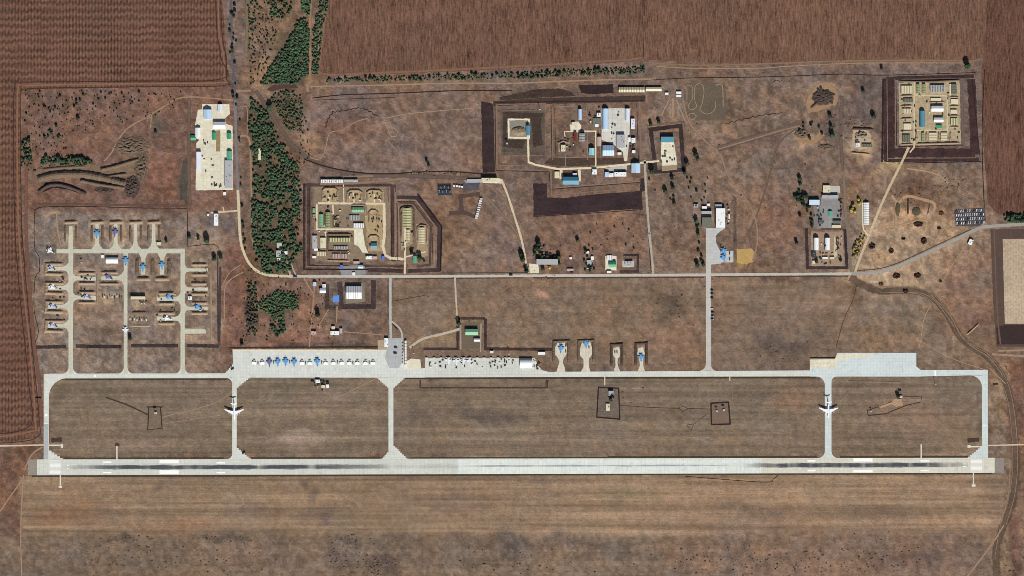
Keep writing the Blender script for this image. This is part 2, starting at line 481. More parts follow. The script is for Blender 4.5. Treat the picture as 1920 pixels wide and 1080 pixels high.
# ------------------------------------------------------------------ ploughed fields
def field_mat(name, col, mode, seed=0.0):
    t = NT(name)
    f1 = t.noise(0.15, 5, 0.8); f2 = t.noise(0.012, 4, 0.6)
    sp = t.n("ShaderNodeSeparateXYZ", {0: t.pos})
    x, y = sp.outputs[0], sp.outputs[1]
    if mode == 'waves':
        lat = t.math('MULTIPLY', t.math('SINE', t.math('MULTIPLY', x, 2 * math.pi / (9.6 * U))), 1.0)
        lat = t.math('ADD', lat, t.math('MULTIPLY', t.math('SUBTRACT', t.noise(0.03, 2), .5), 9.0))
        ph = t.math('MULTIPLY', t.math('ADD', y, t.math('MULTIPLY', lat, 2.6)), 2 * math.pi / (14.6 * U))
        hrow = t.math('SINE', ph)
        hrow = t.math('MULTIPLY', hrow, t.ramp(t.noise(0.02, 2), .3, .65, .45, 1.0))
        vx = t.math('ADD', x, t.math('MULTIPLY', t.math('SUBTRACT', t.noise(0.03, 2), .5), 4.0))
        vrow = t.math('SINE', t.math('MULTIPLY', vx, 2 * math.pi / (6.0 * U)))
        vrow = t.math('MULTIPLY', vrow, t.ramp(t.noise(1.0, 2, .5, t.scaled(.012, .004)), .35, .65, .3, 1.0))
        g = t.math('ADD', t.math('MULTIPLY', hrow, 0.27), t.math('MULTIPLY', vrow, 0.36))
        hgt = hrow
    elif mode == 'vert':
        s = t.noise(1.0, 4, 0.75, t.scaled(0.22, 0.03)); s2 = t.noise(1.0, 3, 0.6, t.scaled(0.05, 0.005))
        g = t.math('ADD', t.math('MULTIPLY', t.math('SUBTRACT', s, .5), 2.9), t.math('MULTIPLY', t.math('SUBTRACT', s2, .5), .7))
        hgt = s
    elif mode == 'rows':
        v = t.math('SINE', t.math('MULTIPLY', x, 2 * math.pi / (5.2 * U)))
        g = t.math('MULTIPLY', v, 0.05); hgt = f1
    elif mode == 'horiz':
        s = t.noise(1.0, 4, 0.7, t.scaled(0.012, 0.16))
        g = t.math('MULTIPLY', t.math('SUBTRACT', s, .5), 1.0); hgt = s
    g = t.math('ADD', g, t.math('MULTIPLY', t.math('SUBTRACT', f1, .5), 1.7))
    g = t.math('ADD', g, t.math('MULTIPLY', t.math('SUBTRACT', f2, .5), 0.85))
    g = t.math('MAXIMUM', t.math('ADD', g, 1.0), 0.15)
    c = t.gain(A(col), g)
    dk = t.ramp(t.noise(0.006, 4, .6), .52, .70, 0, .38)
    c = t.mix(dk, c, t.gain(A((78, 66, 56)), g))
    st = t.ramp(t.noise(0.14, 5, .8), .6, .74, 0, .4)
    c = t.mix(st, c, A((152, 112, 84)))
    t.color(c)
    t.bump(hgt, 1.5, 0.5)
    return t.m
FW = field_mat("ploughed_field_waves", (108, 79, 65), 'waves')
FV = field_mat("ploughed_field_lines", (113, 84, 69), 'vert')
FH = field_mat("headland_furrows", (122, 88, 72), 'horiz')
FL = field_mat("stubble_field_rows", (188, 168, 144), 'rows')
sheet("ploughed_field", [[(-200, -200), (416, -200), (417, 0), (425, 100), (427, 150), (420, 162), (240, 164), (60, 168), (44, 172), (38, 180), (40, 400), (56, 600), (72, 760), (73, 800), (68, 820), (30, 828), (-200, 832)]], FW, 1, .5)
HL = soil((128, 92, 76), .4, edge='soft'); HD = soil((74, 52, 45), .4, edge='soft'); HL2 = soil((140, 104, 84), .4, edge='soft')
ribbon("field_headland", [([(409, -10), (411, 60), (419, 105), (420, 148), (412, 155), (240, 157), (60, 160), (42, 164), (33, 176), (34, 400), (42, 520), (56, 650), (66, 790), (60, 808), (-20, 822)], 5)], HL2, 2)
ribbon("field_furrow", [([(414, -10), (416, 60), (423, 105), (425, 150), (416, 161), (240, 163), (60, 166), (42, 172), (38, 182), (40, 400), (46, 500), (60, 650), (73, 780), (66, 822), (-20, 832)], 2.2),
                        ([(404, -10), (407, 60), (414, 108), (415, 148), (240, 152), (60, 154), (38, 156), (26, 176), (27, 400), (36, 540), (54, 720), (56, 798), (-20, 815)], 2.4)], HD, 2)
ribbon("field_headland", [([(50, 300), (49, 420), (54, 520), (64, 640), (74, 720), (78, 800)], 8)], soil((122, 88, 74), .5, edge='soft'), 2)
sheet("ploughed_field", [[(617, -200), (1206, -200), (1206, 112), (1150, 118), (900, 132), (700, 140), (606, 143), (600, 136), (602, 90), (612, 30), (622, -20)]], FV, 1, .6)
sheet("ploughed_field", [[(1208, -200), (1858, -200), (1856, 70), (1846, 108), (1820, 112), (1700, 112), (1500, 118), (1400, 120), (1208, 112)]], field_mat("ploughed_field_lines_east", (115, 86, 70), 'vert'), 1, .8)
sheet("ploughed_field", [[(1860, -200), (2120, -200), (2120, 402), (1870, 402), (1852, 380), (1843, 260), (1840, 140), (1848, 60)]], field_mat("ploughed_field_far_east", (104, 75, 62), 'vert'), 1, .6)
ribbon("field_headland", [([(606, 60), (600, 120), (606, 139), (700, 137), (900, 128), (1150, 114), (1206, 108)], 6)], soil((136, 104, 84), .4, edge='soft'), 2)
ribbon("field_furrow", [([(1207, -5), (1208, 30)], 2.6), ([(1208, 40), (1206, 110)], 1.8)], HD, 2)
ribbon("field_headland", [([(1206, 117), (1300, 122), (1420, 120), (1560, 115), (1700, 113), (1830, 114)], 5)], soil((140, 114, 92), .4, edge='soft'), 2)
sheet("ploughed_field", [[(1857, 430), (2120, 426), (2120, 650), (1868, 650), (1862, 560)]], soil((92, 76, 70), .4, streak=(1.5708, .12, .01, .4)), 1, .4)
sheet("stubble_field", [[(1880, 448), (2100, 448), (2100, 607), (1884, 607)]], FL, 2, .2)
sheet("ploughed_field", [[(1884, 609), (2110, 609), (2110, 642), (1870, 646), (1868, 614)]], soil((62, 50, 50), .4), 2, .3)
ribbon("field_furrow", [([(1864, 432), (1867, 520), (1871, 600), (1876, 645)], 5)], soil((112, 90, 78), .4, edge='soft'), 2)
ribbon("footpath", [([(1884, 450), (1925, 488)], 1.8)], soil((216, 190, 160), .2, edge='soft'), 3)

# ------------------------------------------------------------------ dark ploughed firebreaks
BK = (66, 53, 50)
def fb(lines, col=BK, layer=2, curved=False, wob=.1, edge='firm'):
    return ribbon("firebreak_strip", lines, soil(col, 1.0, fine=.14, edge=edge, streak=(0, .03, .03, .9)), layer, curved=curved, wob=wob)
def fbp(polys, col=BK, layer=2):
    return sheet("firebreak_strip", polys, soil(col, 1.0, fine=.14, streak=(0, .012, .07, .9)), layer, .5)
fb([([(578, 348), (578, 499)], 12), ([(570, 498), (760, 499)], 6), ([(570, 346), (735, 347)], 5), ([(738, 346), (738, 490)], 10)], (78, 64, 60))
fb([([(570, 344), (570, 506)], 3), ([(572, 505), (690, 505)], 3)], (46, 36, 36), 3)
ribbon("field_furrow", [([(583, 350), (583, 496)], 2), ([(740, 352), (740, 484)], 2), ([(590, 496), (750, 497)], 1.6)], soil((138, 114, 98), .4, edge='soft'), 3, curved=False)
fb([([(744, 370), (782, 371), (824, 425), (822, 506), (765, 508)], 8)], (70, 58, 58))
fb([([(783, 364), (828, 424), (826, 508)], 3.2)], (44, 35, 36), 3)
fb([([(690, 506), (756, 508)], 8)], (72, 58, 56), 3)
fb([([(748, 380), (776, 381), (808, 424), (806, 497), (782, 499)], 4)], (84, 70, 64))
ribbon("field_furrow", [([(574, 350), (574, 500), (740, 501)], 1.4), ([(588, 352), (730, 351), (731, 480)], 1.4), ([(744, 374), (780, 375), (816, 424), (814, 502), (764, 503)], 1.5), ([(747, 386), (750, 478)], 1.5), ([(742, 360), (742, 480)], 2)], soil((160, 136, 116), .5, edge='soft'), 4, curved=False)
ribbon("ditch", [([(581, 352), (581, 498), (700, 499)], 1.4), ([(584, 349), (733, 349), (734, 486)], 1.4), ([(745, 378), (778, 378), (812, 424), (810, 499)], 1.4), ([(745, 388), (745, 488), (760, 490)], 1.4)], soil((48, 38, 38), .4, edge='soft'), 4, curved=False)
ribbon("ditch", [([(926, 192), (1206, 189)], 2), ([(928, 196), (930, 320), (1030, 322), (1031, 343)], 1.6), ([(1033, 198), (1035, 300)], 1.6), ([(1034, 355), (1200, 342)], 1.6), ([(1000, 406), (1090, 401), (1205, 393)], 1.6), ([(1194, 194), (1197, 300)], 1.4), ([(1040, 205), (1042, 290)], 1)], soil((52, 42, 42), .4, edge='soft'), 4, curved=False)
ribbon("footpath", [([(1060, 290), (1060, 312)], 2), ([(1100, 200), (1102, 300)], 1.6), ([(1044, 296), (1120, 294)], 1.6), ([(1040, 200), (1124, 198)], 1.6), ([(1124, 240), (1127, 300)], 1.6), ([(1050, 210), (1080, 212), (1080, 244)], 1.2)], soil((150, 132, 116), .4, edge='soft'), 3, curved=False)
ribbon("field_furrow", [([(1040, 352), (1200, 340)], 3), ([(1032, 326), (1034, 360)], 3), ([(936, 310), (990, 311)], 2), ([(938, 208), (1022, 206), (1022, 292), (940, 292)], 1.5)], soil((142, 120, 106), .4, edge='soft'), 3, curved=False)
# large technical compound
fbp([[(902, 190), (923, 194), (925, 200), (928, 322), (905, 324)]], (60, 48, 48))
fbp([[(925, 190), (1010, 184), (1210, 179), (1210, 191), (1010, 195), (925, 199)]], (74, 60, 54))
fbp([[(935, 183), (968, 176), (1000, 168), (1050, 166), (1070, 172), (1080, 180), (1010, 183), (940, 188)]], (72, 58, 52))
fbp([[(1084, 160), (1150, 158), (1150, 174), (1112, 177), (1090, 174)]], (54, 42, 44))
fbp([[(1030, 296), (1170, 296), (1172, 306), (1070, 312), (1020, 308)]], (80, 66, 58), 2)
fbp([[(1000, 344), (1025, 344), (1026, 370), (1060, 371), (1120, 364), (1190, 359), (1203, 356), (1205, 392), (1150, 394), (1090, 400), (1000, 405)]], (60, 48, 50))
fbp([[(1201, 335), (1210, 333), (1210, 358), (1200, 360)]], (60, 50, 52), 3)
fbp([[(940, 205), (1022, 204), (1022, 292), (940, 292)]], (96, 86, 76), 2)
fbp([[(942, 210), (1018, 212), (1014, 235), (1018, 272), (1000, 276), (996, 222), (950, 222), (950, 262), (986, 263), (980, 278), (944, 276)]], (70, 58, 52), 3)
ribbon("field_furrow", [([(931, 196), (932, 318)], 5), ([(932, 196), (1024, 194)], 3), ([(1036, 200), (1036, 300)], 4), ([(1199, 190), (1202, 300)], 6), ([(930, 317), (1000, 318), (1034, 322), (1034, 366), (1195, 352)], 3)],
       soil((136, 112, 98), .4, edge='soft'), 3, curved=False)
# fuel point
fb([([(1220, 243), (1276, 236), (1282, 318), (1230, 322)], 8, True)], (62, 51, 52))
fb([([(1214, 236), (1283, 228), (1286, 324), (1226, 332)], 3.4, True)], (118, 98, 84))
# north-east store
fb([([(1667, 147), (1667, 303)], 22), ([(1662, 147), (1826, 143)], 7), ([(1821, 148), (1828, 290)], 16), ([(1664, 286), (1828, 287)], 18), ([(1660, 301), (1836, 299)], 7)], (66, 50, 49))
fb([([(1656, 148), (1654, 304)], 4)], (50, 40, 42), 3)
ribbon("field_furrow", [([(1663, 146), (1664, 302)], 1.8), ([(1678, 148), (1680, 280)], 1.6), ([(1664, 297), (1830, 296)], 1.6)], soil((142, 120, 104), .4, edge='soft'), 4, curved=False)
fb([([(1690, 151), (1800, 148)], 2), ([(1683, 275), (1806, 272)], 2), ([(1684, 306), (1840, 303)], 2), ([(1680, 152), (1681, 274)], 1.6)], (44, 34, 34), 4, edge='soft')
ribbon("field_furrow", [([(1802, 150), (1806, 278)], 7), ([(1690, 150), (1800, 148)], 6)], soil((112, 98, 92), .4, edge='soft'), 3, curved=False)
# pump house, green-roofed post, others
fb([([(637, 528), (640, 575), (700, 575), (700, 525)], 10)], (72, 60, 60))
fb([([(613, 533), (613, 576), (640, 578)], 9)], (78, 66, 62))
fb([([(860, 597), (909, 597)], 5), ([(858, 610), (858, 654), (794, 654)], 5), ([(910, 597), (910, 654), (1040, 655)], 6)], (70, 54, 52))
fb([([(1169, 478), (1196, 478), (1196, 509), (1162, 509)], 5)], (70, 56, 56))
fb([([(1512, 428), (1514, 502), (1588, 502), (1584, 430)], 6)], (62, 52, 52))
fb([([(1540, 429), (1580, 429)], 4)], (84, 70, 62), 3)
fb([([(1378, 370), (1378, 470)], 6)], (100, 84, 76))
fb([([(788, 712), (788, 727), (1026, 727), (1027, 712)], 4)], (84, 68, 60), edge='soft')
fb([([(68, 651), (124, 650)], 7), ([(142, 649), (228, 650)], 7), ([(246, 648), (334, 648)], 7), ([(350, 648), (410, 649)], 7)], (66, 56, 56))
fb([([(413, 500), (411, 648)], 5), ([(408, 470), (409, 640)], 3)], (78, 66, 64))
fb([([(430, 652), (725, 650)], 4)], (62, 50, 46), edge='soft')
fb([([(276, 763), (306, 763)], 2.4), ([(279, 764), (277, 806)], 2.4), ([(301, 764), (304, 804)], 2.4), ([(278, 806), (304, 803)], 1.6)], (58, 44, 40), 3, edge='soft')
fb([([(1122, 726), (1160, 728), (1162, 786), (1119, 782)], 2.6, True)], (50, 40, 40), 3)
fb([([(1333, 756), (1366, 754), (1369, 795), (1334, 796)], 3, True)], (54, 42, 42), 3)
fb([([(1370, 708), (1540, 709)], 3), ([(1590, 714), (1690, 715)], 2)], (84, 70, 60), 2, edge='faint')
sheet("fenced_plot", [[(1124, 727), (1160, 729), (1160, 784), (1121, 780)]], soil((112, 101, 92), .8), 2, .4)
sheet("fenced_plot", [[(1335, 757), (1365, 756), (1367, 794), (1336, 795)]], soil((122, 104, 92), .4), 2, .4)
sheet("fenced_plot", [[(280, 764), (301, 764), (303, 803), (278, 805)]], soil((122, 108, 94), .8), 2, .4)
# muddy strips of the north-west excavation
fbp([[(344, 300), (352, 300), (350, 372), (338, 376), (336, 340)]], (84, 78, 70), 2)

# ------------------------------------------------------------------ tracks, ditches, trenches
TK = soil((164, 138, 114), .4, edge='soft'); TKF = soil((160, 134, 112), .4, edge='faint'); TKP = soil((210, 192, 162), .3, edge='firm')
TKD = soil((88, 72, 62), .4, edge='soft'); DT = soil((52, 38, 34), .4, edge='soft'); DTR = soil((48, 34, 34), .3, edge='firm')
ribbon("dirt_track", [([(360, 180), (330, 186), (310, 198), (270, 222), (240, 240), (222, 262), (208, 288), (195, 302)], 2.6), ([(285, 210), (282, 240)], 2)], TK, 3)
ribbon("dirt_track", [([(340, 183), (372, 182), (437, 188)], 2.4), ([(440, 171), (470, 170)], 3.2)], TK, 3)
ribbon("dirt_track", [([(480, 170), (500, 200), (540, 262), (580, 298), (625, 318), (680, 328), (760, 330), (880, 334)], 7)], soil((106, 92, 84), .4, edge='soft'), 3)
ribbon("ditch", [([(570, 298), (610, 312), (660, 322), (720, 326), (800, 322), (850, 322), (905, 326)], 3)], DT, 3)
ribbon("dirt_track", [([(572, 284), (584, 296), (600, 298), (610, 280), (618, 250), (640, 244), (668, 228), (690, 222)], 2), ([(900, 202), (820, 208), (760, 214), (722, 222)], 2.2), ([(720, 222), (724, 234), (734, 256), (742, 256), (746, 248), (738, 240), (724, 232)], 2.2), ([(724, 262), (744, 282), (758, 304)], 1.6)], TK, 3)
def zig(pts, n, a):
    L = straight(pts, 4); L = [L[int(i * (len(L) - 1) / n)] for i in range(n + 1)]
    N = normals(L)
    return [tuple(p + N[i] * (a if i % 2 else -a)) for i, p in enumerate(L)]
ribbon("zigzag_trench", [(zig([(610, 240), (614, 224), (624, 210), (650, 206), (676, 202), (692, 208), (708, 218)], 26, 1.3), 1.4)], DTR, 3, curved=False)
ribbon("zigzag_trench", [(zig([(1360, 232), (1400, 222), (1440, 214), (1466, 212)], 16, 1.4), 1.3)], DTR, 3, curved=False)
ribbon("zigzag_trench", [([(1450, 154), (1456, 150), (1462, 153), (1466, 150)], 1.2)], DTR, 3, curved=False)
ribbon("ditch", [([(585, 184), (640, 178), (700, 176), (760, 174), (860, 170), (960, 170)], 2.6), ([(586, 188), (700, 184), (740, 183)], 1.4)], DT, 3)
ribbon("dirt_track", [([(580, 162), (700, 160), (850, 156), (960, 156), (1090, 151), (1230, 148)], 3)], TK, 3)
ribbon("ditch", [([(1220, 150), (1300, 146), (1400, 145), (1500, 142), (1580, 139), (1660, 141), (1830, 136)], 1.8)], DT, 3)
ribbon("dirt_track", [([(1230, 124), (1300, 128), (1420, 128), (1480, 124), (1560, 120), (1640, 118), (1810, 118)], 2)], TK, 3)
ribbon("dirt_track", [([(586, 150), (576, 160), (578, 172)], 7), ([(583, 0), (580, 70), (582, 110), (580, 150)], 5)], soil((158, 128, 104), .4, edge='soft'), 3)
ribbon("dirt_track", [([(464, 0), (463, 60), (461, 100)], 6)], soil((128, 114, 92), .4, edge='soft'), 3)
sheet("ploughed_patch", [[(500, 168), (512, 160), (530, 157), (552, 158), (560, 165), (530, 166), (508, 172)]], soil((88, 62, 60), .4), 3, .6)
ribbon("dirt_track", [([(940, 336), (952, 366), (966, 410), (978, 450), (986, 490), (990, 512)], 3.4)], TKP, 4)
ribbon("dirt_track", [([(885, 350), (910, 368), (935, 395), (960, 425), (976, 450)], 5), ([(920, 350), (945, 375)], 5)], soil((134, 114, 98), .4, edge='soft'), 3)
fbp([[(846, 350), (866, 344), (900, 342), (896, 356), (880, 358)]], (84, 82, 92), 3)
ribbon("ploughed_patch", [([(862, 368), (900, 364)], 8), ([(863, 366), (866, 398)], 8), ([(842, 400), (870, 398), (892, 407)], 8)], soil((88, 72, 66), .4, edge='firm'), 3, curved=False)
ribbon("dirt_track", [([(1209, 300), (1211, 350), (1216, 420), (1222, 480), (1225, 515)], 3.6)], soil((176, 168, 154), .3, edge='firm'), 4)
ribbon("ditch", [([(1213, 400), (1218, 470), (1221, 510)], 1.8)], DT, 3)
ribbon("dirt_track", [([(1704, 276), (1690, 306), (1668, 350), (1650, 390), (1630, 440), (1612, 485), (1603, 512)], 4)], soil((200, 180, 148), .3, edge='firm'), 5)
ribbon("dirt_track", [([(1700, 316), (1740, 322), (1762, 330), (1778, 344)], 3), ([(1672, 366), (1684, 380), (1700, 368), (1730, 374), (1752, 382), (1750, 396), (1740, 402)], 6), ([(1645, 426), (1680, 424), (1712, 416), (1738, 408)], 4), ([(1681, 380), (1680, 424)], 7)], soil((178, 148, 116), .4, edge='soft'), 3)
ribbon("gravel_track", [([(1582, 320), (1585, 390), (1590, 440), (1596, 512)], 5)], soil((126, 116, 104), .3, edge='firm'), 4)
ribbon("dirt_track", [([(1580, 180), (1576, 240), (1580, 320)], 6), ([(1510, 225), (1470, 242), (1400, 262), (1345, 280)], 10), ([(1510, 230), (1460, 270), (1440, 340), (1420, 400), (1405, 440), (1412, 480), (1400, 502)], 3)], soil((112, 95, 86), .4, edge='soft'), 2)
ribbon("dirt_track", [([(1280, 185), (1292, 228), (1320, 262), (1350, 290), (1366, 330), (1400, 375), (1416, 410), (1420, 450), (1412, 490)], 4), ([(1345, 280), (1400, 264), (1460, 246), (1500, 236)], 3)], soil((150, 126, 108), .4, edge='soft'), 3)
ribbon("training_track_loop", [([(1288, 160), (1298, 162), (1298, 186), (1290, 198), (1296, 206), (1306, 200), (1302, 184), (1304, 160), (1316, 158), (1320, 172), (1316, 196), (1312, 206), (1326, 214), (1340, 206), (1342, 190)], 2),
       ([(1300, 212), (1306, 218), (1300, 225), (1292, 222), (1292, 214)], 2.2, True), ([(1288, 162), (1288, 198)], 2.2), ([(1342, 160), (1354, 160), (1356, 200)], 2.6)], soil((156, 136, 114), .4, edge='soft'), 3)
sheet("training_ground", [[(1286, 156), (1360, 156), (1362, 224), (1300, 226), (1286, 214)]], soil((104, 93, 80), .5, edge=None), 2, 1.2)
ribbon("dirt_track", [([(1256, 184), (1246, 204), (1240, 218)], 3), ([(1262, 184), (1262, 220)], 5), ([(1268, 186), (1284, 226)], 3)], TK, 3)
ribbon("dirt_track", [([(853, 520), (855, 560), (858, 610)], 2.6), ([(768, 652), (784, 640), (800, 633), (830, 626), (862, 617)], 4)], soil((190, 178, 158), .3, edge='firm'), 4)
ribbon("dirt_track", [([(985, 520), (950, 540), (920, 562), (890, 584)], 1.8), ([(1024, 522), (1044, 556), (1064, 590), (1082, 630)], 1.4), ([(762, 522), (790, 555)], 1.6)], soil((150, 122, 98), .4, edge='soft'), 3)
ribbon("ditch", [([(740, 564), (796, 554)], 1.5), ([(1606, 535), (1598, 565), (1582, 600), (1568, 650)], 1.5)], soil((84, 56, 44), .4, edge='soft'), 3)
ribbon("footpath", [([(1820, 450), (1790, 490), (1755, 550)], 1.6), ([(1745, 572), (1732, 600), (1726, 640), (1722, 652)], 2), ([(1728, 640), (1760, 660), (1800, 678), (1850, 694)], 1.4)], soil((178, 154, 122), .3, edge='soft'), 3)
ribbon("dirt_road", [([(1594, 520), (1620, 535), (1650, 546), (1690, 544), (1720, 546), (1750, 560), (1776, 590), (1796, 626), (1820, 650), (1850, 668), (1876, 700), (1892, 740), (1900, 790), (1904, 840), (1904, 900), (1896, 950), (1880, 990), (1868, 1030), (1870, 1090)], 17)], soil((104, 87, 74), .9, edge='soft', streak=(0, .03, .03, .5)), 3)
ribbon("wheel_ruts", [([(1640, 538), (1690, 538), (1722, 541), (1754, 556), (1780, 588), (1800, 624), (1824, 647), (1854, 665), (1880, 698), (1896, 740), (1905, 800), (1908, 870), (1902, 930), (1886, 985)], 1.6), ([(1650, 549), (1716, 550), (1745, 564), (1770, 594), (1790, 630), (1816, 655), (1846, 674), (1872, 706), (1888, 745), (1896, 800), (1899, 870), (1892, 930), (1876, 985), (1866, 1040)], 1.6)], soil((146, 126, 106), .8, edge='soft'), 4)
ribbon("wheel_ruts", [([(1745, 553), (1780, 590), (1802, 630), (1826, 652), (1856, 672), (1880, 704)], 2), ([(1894, 880), (1890, 930), (1876, 980)], 3), ([(1700, 548), (1735, 552), (1760, 572), (1790, 614)], 1.6)], soil((150, 128, 106), .4, edge='soft'), 4)
ribbon("dirt_track", [([(1882, 985), (1860, 1020), (1830, 1060), (1810, 1085)], 3), ([(1860, 664), (1890, 666), (1925, 668)], 5), ([(1872, 658), (1925, 656)], 4), ([(1856, 690), (1886, 720)], 2)], TK, 4)
ribbon("dirt_track", [([(44, 890), (40, 960), (39, 1020), (41, 1085)], 3), ([(44, 896), (20, 930), (-5, 966)], 3), ([(80, 838), (60, 852), (46, 880)], 3)], TK, 3)
ribbon("dirt_track", [([(443, 728), (410, 752), (370, 766), (320, 778), (306, 782)], 1.8), ([(640, 742), (680, 722), (708, 708)], 2), ([(305, 795), (420, 777)], 1.2)], TK, 3)
ribbon("ditch", [([(198, 745), (240, 760), (278, 778)], 3.4)], soil((74, 62, 54), .4, edge='soft'), 3)
ribbon("ditch", [([(1162, 760), (1220, 764), (1275, 766)], 1.4), ([(1273, 764), (1282, 762), (1290, 766), (1280, 772), (1273, 764)], 1.2), ([(1290, 766), (1333, 767)], 1.6), ([(1328, 775), (1302, 794), (1296, 806), (1287, 797), (1300, 795)], 1.2)], soil((72, 58, 50), .4, edge='soft'), 3, curved=False)
ribbon("ditch", [([(1626, 770), (1660, 758), (1690, 746)], 2), ([(1628, 779), (1660, 776), (1700, 760), (1726, 754)], 2.4), ([(1626, 768), (1628, 780)], 2), ([(1694, 744), (1728, 743), (1727, 754)], 1.2)], soil((72, 58, 50), .4, edge='soft'), 3, curved=False)
sheet("sandy_patch", [[(1648, 762), (1672, 754), (1676, 748), (1690, 748), (1694, 760), (1680, 763), (1672, 758), (1652, 766)]], soil((176, 146, 118), .4), 3, .6)
ribbon("dirt_track", [([(1356, 706), (1368, 714), (1373, 735), (1373, 760)], 2.4), ([(1153, 818), (1153, 790)], 2)], TKF, 3)
ribbon("ditch", [([(1285, 893), (1430, 904), (1450, 898), (1462, 888)], 1.6), ([(65, 398), (64, 440), (66, 470), (73, 480), (74, 510), (66, 520), (64, 580), (72, 620), (66, 642)], 1.6), ([(66, 398), (74, 389), (150, 387), (260, 390), (340, 391), (351, 398), (351, 462)], 1.8), ([(352, 462), (400, 458), (410, 466)], 1.6)], DT, 3)
ribbon("dirt_track", [([(112, 400), (100, 398), (84, 406)], 7), ([(106, 400), (108, 430), (114, 460)], 3)], soil((170, 144, 118), .4, edge='soft'), 3)
ribbon("firebreak_strip", [([(60, 382), (200, 384), (350, 386)], 5)], soil((104, 82, 72), .4, edge='soft'), 2)
ribbon("ditch", [([(1846, 130), (1842, 220), (1842, 300), (1846, 400)], 2), ([(1822, 140), (1838, 300)], 1.6)], DT, 2)
ribbon("dirt_track", [([(600, 345), (690, 342), (760, 334)], 5), ([(640, 332), (700, 330)], 4)], soil((142, 122, 104), .4, edge='soft'), 3)
ribbon("dirt_track", [([(590, 522), (588, 560), (584, 600), (580, 650)], 3), ([(570, 522), (588, 552)], 3), ([(616, 580), (598, 610)], 2), ([(632, 574), (631, 605)], 2.6), ([(645, 622), (720, 628)], 2)], TK, 3)
ribbon("dirt_track", [([(456, 510), (430, 526), (421, 545), (421, 600)], 2.4), ([(452, 496), (430, 512), (415, 540)], 1.8)], TK, 3)
ribbon("dirt_track", [([(450, 200), (462, 200), (464, 220), (463, 255)], 2), ([(450, 256), (466, 258), (470, 300), (472, 400), (474, 460)], 4)], soil((156, 134, 110), .4, edge='soft'), 3)
ribbon("dirt_track", [([(395, 399), (447, 395)], 2.6), ([(418, 388), (420, 396)], 2)], soil((206, 190, 164), .3, edge='firm'), 3)
ribbon("field_furrow", [([(355, 180), (354, 300), (356, 380)], 8)], soil((112, 96, 82), .4, edge='soft'), 2)
for x0, y0, x1, y1 in ((1640, 700, 1850, 1000),):
    pass

# ------------------------------------------------------------------ asphalt roads
RG = soil((190, 186, 175), .25, fine=.15, edge='firm', bump=0); RP = soil((206, 194, 164), .25, edge='firm', bump=0); RD = soil((124, 122, 126), .35, edge='firm', bump=0)
RB = soil((96, 92, 104), .35, edge='firm', bump=0)
ribbon("road", [([(433, -12), (434, 50), (436, 110), (440, 160), (441, 190)], 4.6)], RB, 5, wob=.05)
ribbon("road", [([(441, 188), (442, 240), (444, 300), (446, 360)], 5)], RD, 5, wob=.05)
ribbon("road", [([(446, 356), (448, 400), (450, 440), (454, 464), (466, 492), (482, 508), (505, 516), (545, 518)], 5.4)], RP, 6, wob=.05)
ribbon("road", [([(541, 518), (740, 518.5), (980, 517), (1210, 516), (1330, 515), (1480, 514), (1600, 513)], 5.4)], RG, 5, curved=False, wob=.04)
ribbon("road", [([(1596, 513), (1640, 511), (1676, 502), (1730, 478), (1790, 450), (1836, 428), (1860, 424), (1960, 418)], 7)], soil((160, 156, 148), .25, edge='firm', bump=0), 6, wob=.04)
ribbon("ditch", [([(1600, 507), (1640, 505), (1676, 496), (1730, 472), (1790, 444), (1820, 430)], 2.4)], soil((88, 76, 66), .4, edge='soft'), 3)
ribbon("ditch", [([(830, 512), (1000, 511)], 2), ([(1000, 521), (1320, 520)], 2.6), ([(740, 523), (980, 521)], 2), ([(1340, 519), (1590, 518)], 2.4)], soil((82, 72, 62), .4, edge='soft'), 3)
ribbon("road", [([(732, 520), (732, 600), (733, 640)], 5)], soil((178, 180, 178), .25, edge='firm', bump=0), 6, curved=False, wob=.04)
ribbon("ditch", [([(727.5, 524), (727.5, 600)], 1.6)], DT, 3)
ribbon("road", [([(733, 602), (744, 610), (752, 620), (755, 636)], 4)], soil((182, 176, 164), .25, edge='firm', bump=0), 5)
ribbon("ditch", [([(735, 606), (746, 618)], 3)], DT, 4)

# ------------------------------------------------------------------ paved yards
CY = concrete((229, 222, 198), (221, 215, 192), 9, .4)
CG = concrete((196, 194, 184), (186, 184, 176), 12, .25)
CD = concrete((150, 149, 147), (140, 139, 138), 12, .3)
sheet("paved_yard", [[(379, 195), (430, 195), (431, 214), (422, 222), (424, 232), (436, 236), (437, 356), (367, 357), (368, 268), (374, 262), (365, 258), (366, 232), (371, 206), (379, 205)]], CY, 3, .3)
sheet("paved_yard", [[(1128, 203), (1182, 203), (1180, 260), (1176, 302), (1170, 302), (1168, 285), (1152, 272), (1128, 262)]], concrete((214, 211, 200), (204, 203, 194), 12, .25), 3, .2)
sheet("paved_yard", [[(1068, 235), (1074, 228), (1084, 228), (1090, 236), (1088, 248), (1070, 248)]], CY, 3, .5)
ribbon("service_road", [([(990, 250), (991, 304), (1004, 309), (1046, 317), (1110, 315), (1170, 309), (1214, 304), (1236, 302)], 4), ([(1090, 246), (1117, 246), (1117, 312)], 2.6), ([(1058, 248), (1060, 258)], 2), ([(1058, 247), (1072, 246)], 2), ([(1173, 300), (1172, 285)], 4.4), ([(1052, 318), (1052, 336)], 6), ([(1086, 318), (1087, 340)], 5)], soil((222, 210, 178), .25, edge='firm', bump=0), 4, curved=False)
sheet("paved_yard", [[(1135, 316), (1176, 308), (1176, 318), (1140, 322)]], CG, 3, .3)
ribbon("concrete_ring_road", [([(953.5, 224), (992, 224), (992, 259), (954, 258)], 3.6, True)], soil((228, 220, 192), .2, edge='firm', bump=0), 4, curved=False)
sheet("gravel_pad", [[(955, 226), (990, 226), (990, 257), (956, 256)]], soil((140, 136, 124), .3), 3, .3)
